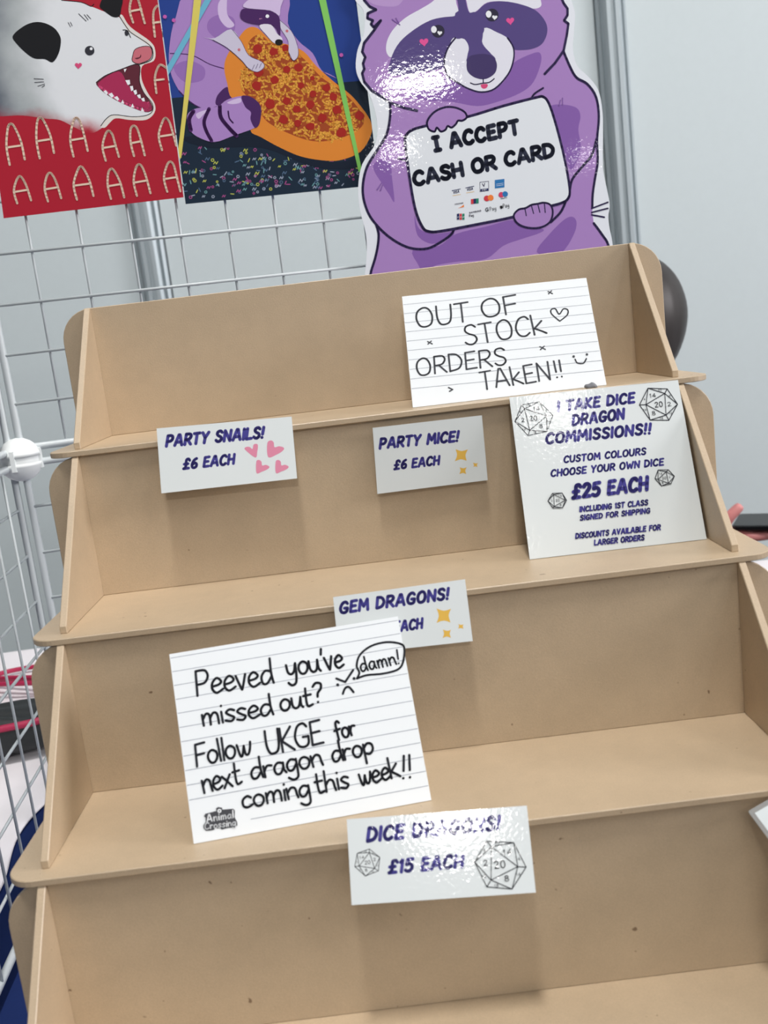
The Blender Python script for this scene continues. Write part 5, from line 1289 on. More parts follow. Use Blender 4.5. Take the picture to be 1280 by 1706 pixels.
['L','cheese',15.0,0,0,[[1423,554],[1402,566],[1379,573]]],
['L','cheese2',15.0,0,0,[[1338,593],[1335,615],[1328,637]]],
['L','cheese',15.0,0,0,[[1430,870],[1457,873],[1480,885]]],
['L','cheese',15.0,0,0,[[1438,567],[1423,593],[1423,623]]],
['L','cheese2',15.0,0,0,[[771,722],[785,703],[807,692]]],
['L','cheese',15.0,0,0,[[842,650],[828,673],[809,694]]],
['L','cheese2',15.0,0,0,[[1486,685],[1515,676],[1537,657]]],
['L','cheese2',15.0,0,0,[[1123,1050],[1129,1026],[1141,1003]]],
['L','cheese',15.0,0,0,[[1428,512],[1427,485],[1412,461]]],
['L','cheese',15.0,0,0,[[1010,1263],[992,1263],[976,1253]]],
['L','cheese',15.0,0,0,[[1131,1067],[1137,1050],[1142,1033]]],
['L','cheese',15.0,0,0,[[803,1284],[820,1308],[828,1336]]],
['L','cheese',15.0,0,0,[[909,965],[935,976],[962,970]]],
['L','cheese2',15.0,0,0,[[1068,681],[1062,701],[1050,718]]],
['L','cheese',15.0,0,0,[[930,1192],[908,1205],[891,1224]]],
['L','cheese',15.0,0,0,[[623,1006],[644,993],[656,973]]],
['L','cheese2',15.0,0,0,[[1415,516],[1397,522],[1378,521]]],
['L','cheese',15.0,0,0,[[836,952],[833,970],[824,985]]],
['L','cheese',15.0,0,0,[[1106,856],[1093,872],[1073,880]]],
['L','cheese2',15.0,0,0,[[1273,951],[1281,972],[1280,993]]],
['L','cheese',15.0,0,0,[[867,1133],[890,1143],[914,1151]]],
['L','cheese',15.0,0,0,[[1505,839],[1482,852],[1461,867]]],
['L','cheese',15.0,0,0,[[1297,827],[1277,837],[1254,834]]],
['L','cheese',15.0,0,0,[[913,1212],[922,1227],[937,1239]]],
['L','cheese',15.0,0,0,[[916,595],[927,610],[943,624]]],
['L','cheese2',15.0,0,0,[[732,1228],[757,1218],[778,1203]]],
['L','cheese2',15.0,0,0,[[808,769],[795,752],[775,744]]],
['L','cheese',15.0,0,0,[[1066,1065],[1054,1078],[1038,1085]]],
['L','cheese',15.0,0,0,[[709,1136],[735,1149],[763,1159]]],
['L','cheese',15.0,0,0,[[1182,771],[1213,771],[1241,758]]],
['L','cheese2',15.0,0,0,[[1210,1011],[1237,1006],[1263,1015]]],
['L','cheese',15.0,0,0,[[961,666],[954,638],[961,610]]],
['L','cheese',15.0,0,0,[[851,696],[836,678],[818,663]]],
['L','cheese',15.0,0,0,[[1061,952],[1090,960],[1119,955]]],
['L','cheese',15.0,0,0,[[958,1162],[982,1154],[1009,1153]]],
['L','cheese',15.0,0,0,[[1397,876],[1419,887],[1437,904]]],
['L','cheese',15.0,0,0,[[1435,853],[1457,852],[1478,857]]],
['L','cheese',15.0,0,0,[[1435,571],[1452,561],[1473,557]]],
['L','cheese',15.0,0,0,[[738,1190],[754,1165],[783,1153]]],
['L','cheese',15.0,0,0,[[842,1219],[827,1235],[822,1255]]],
['L','cheese',15.0,0,0,[[850,842],[851,862],[864,878]]],
['L','cheese',15.0,0,0,[[972,1152],[991,1153],[1008,1147]]],
['L','cheese',15.0,0,0,[[793,713],[799,737],[795,760]]],
['L','cheese',15.0,0,0,[[1057,926],[1035,945],[1026,972]]],
['L','cheese2',15.0,0,0,[[1258,933],[1259,912],[1267,892]]],
['L','cheese2',15.0,0,0,[[1359,431],[1352,460],[1343,489]]],
['L','cheese2',15.0,0,0,[[1010,797],[1020,782],[1029,767]]],
['L','cheese',15.0,0,0,[[1610,744],[1588,731],[1578,708]]],
['L','cheese2',15.0,0,0,[[1475,665],[1468,640],[1460,615]]],
['L','cheese',15.0,0,0,[[1379,411],[1386,434],[1394,456]]],
['L','cheese',15.0,0,0,[[813,855],[787,845],[761,836]]],
['L','cheese',15.0,0,0,[[922,559],[952,556],[982,563]]],
['L','cheese',15.0,0,0,[[1488,654],[1508,635],[1531,620]]],
['L','cheese',15.0,0,0,[[1601,564],[1580,543],[1569,517]]],
['L','cheese',15.0,0,0,[[1300,491],[1295,471],[1293,451]]],
['L','cheese',15.0,0,0,[[1259,867],[1231,865],[1203,863]]],
['L','cheese2',15.0,0,0,[[955,888],[968,873],[981,859]]],
['L','cheese2',15.0,0,0,[[1078,562],[1073,542],[1078,522]]],
['L','cheese2',15.0,0,0,[[1504,572],[1503,548],[1518,529]]],
['L','cheese',15.0,0,0,[[1540,737],[1570,735],[1597,723]]],
['L','cheese',15.0,0,0,[[1239,1006],[1245,989],[1252,973]]],
['L','cheese',15.0,0,0,[[930,563],[909,576],[899,598]]],
['L','cheese',15.0,0,0,[[988,963],[969,986],[941,999]]],
['L','cheese',15.0,0,0,[[889,599],[898,623],[890,647]]],
['L','cheese',15.0,0,0,[[1479,429],[1454,448],[1433,471]]],
['L','cheese2',15.0,0,0,[[1026,1021],[1038,1036],[1054,1045]]],
['L','cheese',15.0,0,0,[[1378,767],[1406,767],[1434,771]]],
['L','cheese',15.0,0,0,[[989,1041],[966,1034],[946,1023]]],
['L','cheese2',15.0,0,0,[[875,1101],[887,1081],[905,1066]]],
['L','cheese',15.0,0,0,[[1397,741],[1403,764],[1420,782]]],
['L','cheese',15.0,0,0,[[795,1045],[811,1054],[824,1066]]],
['L','cheese',15.0,0,0,[[917,764],[939,782],[965,792]]],
['L','cheese',15.0,0,0,[[1277,1023],[1260,1031],[1245,1042]]],
['L','cheese',15.0,0,0,[[1190,757],[1191,737],[1201,719]]],
['L','cheese',15.0,0,0,[[1097,1117],[1096,1099],[1095,1080]]],
['L','cheese2',15.0,0,0,[[1287,865],[1277,842],[1275,817]]],
['L','cheese',15.0,0,0,[[893,1184],[899,1161],[905,1139]]],
['L','cheese2',15.0,0,0,[[976,961],[970,939],[971,917]]],
['L','cheese2',15.0,0,0,[[1244,761],[1215,755],[1185,748]]],
['L','cheese',15.0,0,0,[[1457,807],[1443,779],[1443,748]]],
['L','cheese',15.0,0,0,[[1426,646],[1411,628],[1399,609]]],
['L','cheese2',15.0,0,0,[[729,1084],[751,1070],[761,1047]]],
['L','cheese2',15.0,0,0,[[1424,670],[1427,642],[1444,618]]],
['L','cheese',15.0,0,0,[[1025,610],[1010,595],[992,582]]],
['L','cheese2',15.0,0,0,[[1257,887],[1271,866],[1290,849]]],
['L','cheese',15.0,0,0,[[913,1107],[890,1121],[870,1138]]],
['L','cheese',15.0,0,0,[[869,1295],[846,1312],[819,1321]]],
['L','cheese',15.0,0,0,[[1030,862],[1033,840],[1049,825]]],
['L','cheese',15.0,0,0,[[1600,557],[1579,576],[1558,595]]],
['L','cheese',15.0,0,0,[[1113,527],[1080,532],[1050,517]]],
['L','cheese',15.0,0,0,[[1422,846],[1411,873],[1414,902]]],
['L','cheese2',15.0,0,0,[[1164,643],[1182,634],[1201,628]]],
['L','cheese',15.0,0,0,[[1246,615],[1239,644],[1216,665]]],
['L','cheese',15.0,0,0,[[1010,1055],[1028,1066],[1049,1067]]],
['L','cheese',15.0,0,0,[[867,1196],[873,1222],[870,1248]]],
['L','cheese',15.0,0,0,[[1623,576],[1635,591],[1654,598]]],
['L','cheese',15.0,0,0,[[842,1140],[848,1110],[871,1090]]],
['L','cheese',15.0,0,0,[[693,1025],[700,1050],[709,1074]]],
['L','cheese',15.0,0,0,[[1315,918],[1304,891],[1300,862]]],
['L','cheese',15.0,0,0,[[1260,1054],[1280,1073],[1294,1096]]],
['L','cheese',15.0,0,0,[[817,1145],[793,1129],[778,1104]]],
['L','cheese2',15.0,0,0,[[723,961],[744,959],[765,964]]],
['L','cheese',15.0,0,0,[[950,607],[949,584],[954,561]]],
['L','cheese2',15.0,0,0,[[1426,592],[1409,616],[1383,631]]],
['L','cheese',15.0,0,0,[[966,1075],[979,1062],[991,1049]]],
['L','cheese',15.0,0,0,[[1015,987],[1033,994],[1052,998]]],
['L','cheese',15.0,0,0,[[1159,1199],[1136,1178],[1106,1166]]],
['L','cheese',15.0,0,0,[[1035,973],[1010,956],[981,947]]],
['L','cheese',15.0,0,0,[[968,893],[969,913],[961,930]]],
['L','cheese2',15.0,0,0,[[826,824],[794,826],[763,818]]],
['L','cheese2',15.0,0,0,[[822,1346],[824,1326],[828,1306]]],
['L','cheese',15.0,0,0,[[1478,719],[1486,742],[1477,764]]],
['L','cheese2',15.0,0,0,[[1265,859],[1246,852],[1231,838]]],
['L','cheese',15.0,0,0,[[649,932],[643,956],[635,981]]],
['L','cheese',15.0,0,0,[[1301,652],[1329,643],[1354,629]]],
['L','cheese',15.0,0,0,[[1041,1190],[1019,1174],[996,1161]]],
['L','cheese',15.0,0,0,[[1507,691],[1486,710],[1467,733]]],
['L','cheese2',15.0,0,0,[[1665,609],[1660,585],[1657,561]]],
['L','cheese',15.0,0,0,[[1011,557],[981,562],[950,558]]],
['L','cheese2',15.0,0,0,[[676,1069],[682,1051],[680,1031]]],
['L','cheese',15.0,0,0,[[796,1064],[772,1064],[750,1072]]],
['L','cheese',15.0,0,0,[[1640,514],[1623,496],[1600,485]]],
['L','cheese2',15.0,0,0,[[906,819],[889,826],[876,839]]],
['L','cheese2',15.0,0,0,[[951,1275],[934,1270],[916,1268]]],
['L','cheese2',15.0,0,0,[[808,882],[780,867],[757,846]]],
['L','cheese2',15.0,0,0,[[918,1207],[906,1220],[902,1237]]],
['L','cheese',15.0,0,0,[[1043,1105],[1057,1089],[1079,1085]]],
['L','cheese2',15.0,0,0,[[773,1148],[793,1144],[813,1142]]],
['L','cheese',15.0,0,0,[[778,789],[798,805],[824,808]]],
['L','cheese',15.0,0,0,[[954,1096],[941,1117],[938,1142]]],
['L','cheese2',15.0,0,0,[[1571,777],[1563,760],[1551,745]]],
['L','cheese',15.0,0,0,[[1089,643],[1112,622],[1122,594]]],
['L','cheese2',15.0,0,0,[[844,1087],[837,1063],[823,1041]]],
['L','cheese2',15.0,0,0,[[1409,541],[1420,558],[1424,577]]],
['L','cheese',15.0,0,0,[[1026,1225],[1043,1211],[1048,1190]]],
['L','cheese2',15.0,0,0,[[1398,698],[1383,721],[1359,736]]],
['L','cheese2',15.0,0,0,[[1325,955],[1346,977],[1377,982]]],
['L','cheese2',15.0,0,0,[[1168,452],[1154,477],[1133,496]]],
['L','cheese',15.0,0,0,[[1580,609],[1601,597],[1616,578]]],
['L','cheese',15.0,0,0,[[1507,631],[1530,633],[1554,630]]],
['L','cheese',15.0,0,0,[[1363,711],[1388,708],[1413,706]]],
['L','cheese',15.0,0,0,[[1432,586],[1459,583],[1487,583]]],
['L','cheese',15.0,0,0,[[1004,740],[1030,732],[1057,735]]],
['L','cheese2',15.0,0,0,[[917,967],[941,957],[967,961]]],
['L','cheese',15.0,0,0,[[881,698],[861,699],[841,691]]],
['L','cheese2',15.0,0,0,[[1026,780],[1011,801],[986,812]]],
['L','cheese',15.0,0,0,[[874,733],[877,755],[872,775]]],
['L','cheese2',15.0,0,0,[[1306,1065],[1295,1040],[1298,1014]]],
['L','cheese2',15.0,0,0,[[707,900],[693,925],[680,952]]],
['L','cheese',15.0,0,0,[[1233,901],[1247,883],[1261,865]]],
['L','cheese2',15.0,0,0,[[1425,586],[1398,576],[1371,583]]],
['L','cheese2',15.0,0,0,[[1091,1211],[1080,1193],[1067,1175]]],
['L','cheese2',15.0,0,0,[[1416,848],[1430,830],[1428,807]]],
['L','cheese',15.0,0,0,[[1385,918],[1357,926],[1329,917]]],
['L','cheese',15.0,0,0,[[980,714],[998,696],[1010,675]]],
['L','cheese2',15.0,0,0,[[772,1064],[804,1067],[835,1061]]],
['L','cheese',15.0,0,0,[[1018,1227],[1045,1242],[1062,1267]]],
['L','cheese2',15.0,0,0,[[841,715],[857,730],[879,737]]],
['L','cheese',15.0,0,0,[[844,1112],[835,1089],[827,1065]]],
['L','cheese',15.0,0,0,[[950,772],[968,777],[987,778]]],
['L','cheese',15.0,0,0,[[1278,529],[1284,546],[1281,563]]],
['L','cheese',15.0,0,0,[[1172,532],[1155,543],[1149,562]]],
['L','cheese',15.0,0,0,[[826,757],[831,785],[842,812]]],
['L','cheese',15.0,0,0,[[922,867],[929,885],[938,902]]],
['L','cheese',15.0,0,0,[[1013,1016],[1008,1036],[1001,1055]]],
['L','cheese',15.0,0,0,[[1572,537],[1593,522],[1617,511]]],
['L','cheese2',15.0,0,0,[[1040,613],[1022,635],[1011,662]]],
['L','cheese',15.0,0,0,[[1190,775],[1205,765],[1221,755]]],
['L','cheese2',15.0,0,0,[[818,1025],[795,1028],[772,1022]]],
['L','cheese',15.0,0,0,[[1119,854],[1133,842],[1150,834]]],
['P','pep',1,[[862,1249],[849,1222],[824,1213],[798,1216],[783,1240],[790,1268],[808,1289],[834,1289],[859,1272]]],
['P','pep',1,[[1000,1214],[985,1196],[962,1189],[940,1187],[923,1208],[928,1229],[946,1247],[971,1249],[992,1236]]],
['P','pep',1,[[1098,1240],[1088,1222],[1071,1216],[1047,1215],[1041,1235],[1042,1254],[1056,1268],[1078,1271],[1095,1261]]],
['P','pep',1,[[1091,1061],[1083,1041],[1062,1035],[1040,1036],[1027,1055],[1027,1075],[1048,1092],[1070,1093],[1086,1080]]],
['P','pep',1,[[1205,1068],[1190,1046],[1168,1035],[1142,1045],[1127,1061],[1127,1086],[1149,1102],[1176,1106],[1196,1090]]],
['P','pep',1,[[977,979],[961,959],[939,950],[915,955],[901,974],[900,995],[922,1010],[948,1019],[969,1002]]],
['P','pep',1,[[810,943],[800,917],[772,905],[748,915],[733,937],[730,961],[756,981],[784,982],[807,966]]],
['P','pep',1,[[1194,917],[1188,901],[1171,894],[1150,896],[1142,912],[1143,929],[1158,946],[1177,944],[1195,933]]],
['P','pep',1,[[1301,970],[1291,959],[1280,953],[1264,954],[1259,966],[1257,980],[1271,991],[1284,992],[1295,986]]],
['P','pep',1,[[1431,880],[1419,858],[1398,849],[1375,857],[1361,873],[1362,896],[1382,908],[1406,915],[1427,903]]],
['P','pep',1,[[1483,797],[1473,777],[1452,767],[1424,773],[1413,788],[1414,814],[1433,836],[1461,831],[1480,820]]],
['P','pep',1,[[908,780],[902,754],[871,741],[840,751],[825,773],[829,800],[849,822],[882,826],[907,810]]],
['P','pep',1,[[1058,796],[1041,779],[1021,762],[999,774],[983,790],[989,811],[1007,832],[1030,829],[1050,819]]],
['P','pep',1,[[1296,837],[1290,818],[1269,812],[1247,812],[1236,832],[1239,852],[1255,867],[1277,867],[1293,858]]],
['P','pep',1,[[1270,749],[1258,729],[1234,714],[1208,721],[1192,741],[1197,766],[1218,785],[1244,785],[1262,776]]],
['P','pep',1,[[1136,721],[1129,701],[1104,693],[1079,697],[1066,714],[1071,738],[1090,752],[1111,751],[1131,745]]],
['P','pep',1,[[1509,684],[1498,657],[1471,654],[1442,654],[1426,678],[1427,704],[1452,722],[1480,725],[1499,710]]],
['P','pep',1,[[1363,625],[1351,604],[1327,587],[1300,597],[1283,617],[1289,644],[1308,664],[1337,664],[1362,648]]],
['P','pep',1,[[1013,642],[997,616],[972,604],[945,617],[925,637],[938,663],[952,680],[982,684],[1003,665]]],
['P','pep',1,[[1126,599],[1114,583],[1094,568],[1073,579],[1066,593],[1065,616],[1080,630],[1104,631],[1122,620]]],
['P','pep',1,[[1242,562],[1235,541],[1209,533],[1184,540],[1167,554],[1169,580],[1191,594],[1219,596],[1243,583]]],
['P','pep',1,[[1522,485],[1508,457],[1483,451],[1452,454],[1432,476],[1444,508],[1462,524],[1494,534],[1523,513]]],
['P','pep',1,[[1712,617],[1698,595],[1670,581],[1644,591],[1623,611],[1631,636],[1651,659],[1679,661],[1699,641]]],
['P','pep',1,[[850,1056],[835,1034],[809,1018],[781,1022],[761,1049],[767,1076],[792,1098],[822,1096],[842,1084]]],
['P','lil',1,[[135,758],[220,799],[393,798],[495,850],[625,870],[717,848],[783,767],[756,648],[697,592],[514,546],[333,504],[198,554],[130,620],[118,684]]],
['P','lil3',1,[[205,752],[279,776],[326,776],[275,747],[222,709]]],
['P','lil3',1,[[492,827],[607,856],[610,818],[537,809]]],
['P','plum',1,[[625,870],[718,851],[783,767],[754,633],[705,594],[676,669],[688,729],[644,778]]],
['L','plum',31.1,1,0,[[325,785],[266,687],[272,604],[306,517]]],
['L','plum',35.1,1,0,[[422,801],[418,705],[483,602],[533,541]]],
['L','plum',35.1,1,0,[[185,776],[138,713],[139,622]]],
['L','plum',14.0,1,0,[[489,752],[491,692],[517,652]]],
['P','lil4',1,[[370,1378],[462,1365],[612,1428],[690,1320],[737,1205],[840,1146],[862,1100],[795,1060],[721,1095],[668,1166],[558,1277],[444,1351]]],
['L','plum',4.0,1,0,[[444,1351],[558,1277],[668,1166],[721,1095],[795,1060],[862,1100],[840,1146],[737,1205],[690,1320],[626,1420]]],
['L','plum',4.0,0,0,[[751,1082],[776,1121]]],
['L','plum',4.0,0,0,[[783,1087],[808,1126]]],
['L','plum',4.0,0,0,[[816,1093],[841,1131]]],
['P','lil4',1,[[1045,1481],[1143,1378],[1181,1249],[1174,1167],[1125,1133],[1095,1203],[1103,1299],[1051,1407]]],
['L','plum',4.0,1,0,[[1045,1481],[1143,1378],[1181,1249],[1174,1167],[1125,1133],[1095,1203]]],
['P','lil3',1,[[747,1602],[837,1684],[877,1740],[1127,1725],[1075,1582],[1049,1510],[977,1559]]],
['P','plum',1,[[711,1546],[745,1588],[853,1574],[977,1556],[1051,1495],[1033,1334],[998,1425],[882,1444],[775,1469],[717,1505]]],
['P','lil5',1,[[865,1441],[968,1442],[1013,1365],[1052,1325],[1037,1281],[974,1290],[920,1356]]],
['P','black',0,[[1054,1291],[1051,1283],[1045,1276],[1037,1271],[1027,1268],[1016,1268],[1005,1270],[996,1274],[989,1280],[985,1288],[985,1295],[987,1303],[993,1310],[1002,1315],[1012,1318],[1023,1318],[1033,1316],[1043,1312],[1050,1306],[1054,1299]]],
['P','white',0,[[963,1513],[961,1508],[958,1504],[954,1501],[950,1499],[945,1499],[940,1500],[936,1502],[933,1506],[931,1510],[931,1515],[933,1519],[935,1523],[939,1526],[944,1528],[949,1528],[954,1527],[958,1525],[961,1521],[962,1517]]],
['P','pinkl',0,[[886,1495],[886,1496],[888,1499],[892,1500],[896,1499],[899,1495],[898,1491],[895,1487],[890,1484],[886,1481],[884,1479],[883,1478],[883,1479],[882,1481],[879,1485],[875,1489],[873,1493],[873,1497],[876,1500],[881,1501],[884,1499],[886,1496]]],
['P','rnose',0,[[1116,1380],[1115,1377],[1113,1373],[1109,1371],[1106,1369],[1102,1369],[1098,1370],[1095,1372],[1092,1375],[1091,1378],[1091,1382],[1092,1385],[1094,1389],[1097,1391],[1101,1392],[1105,1393],[1109,1392],[1112,1390],[1114,1387],[1116,1384]]],
['P','rnose',0,[[671,1255],[670,1251],[668,1248],[665,1245],[661,1244],[657,1244],[653,1244],[650,1246],[648,1249],[647,1253],[646,1256],[648,1260],[650,1263],[653,1265],[657,1267],[661,1267],[664,1266],[668,1264],[670,1262],[671,1258]]],
['P','cyan',0,[[444,1708],[544,1760],[12,1087],[15,1161]]],
['P','yel',0,[[350,1771],[417,1768],[98,671],[20,397],[-21,378],[93,791]]],
['P','lime',0,[[1415,1679],[1479,1675],[1629,148],[1598,130]]],
['P','mag',0,[[77,1565],[75,1560],[72,1556],[68,1552],[63,1550],[58,1550],[53,1551],[48,1554],[45,1557],[43,1562],[43,1567],[45,1572],[48,1576],[52,1579],[57,1581],[63,1581],[68,1580],[72,1578],[75,1574],[77,1570]]],
['P','mag',0,[[1582,1146],[1581,1141],[1578,1137],[1573,1134],[1568,1132],[1562,1131],[1557,1132],[1552,1135],[1549,1139],[1547,1144],[1547,1149],[1548,1154],[1551,1158],[1556,1162],[1561,1164],[1567,1164],[1572,1163],[1577,1160],[1580,1156],[1582,1152]]],
['P','mag',0,[[148,1531],[147,1526],[143,1522],[139,1519],[134,1517],[129,1516],[124,1518],[120,1520],[116,1524],[115,1528],[115,1533],[116,1538],[119,1542],[124,1546],[129,1548],[134,1548],[139,1547],[143,1544],[146,1541],[148,1536]]]])
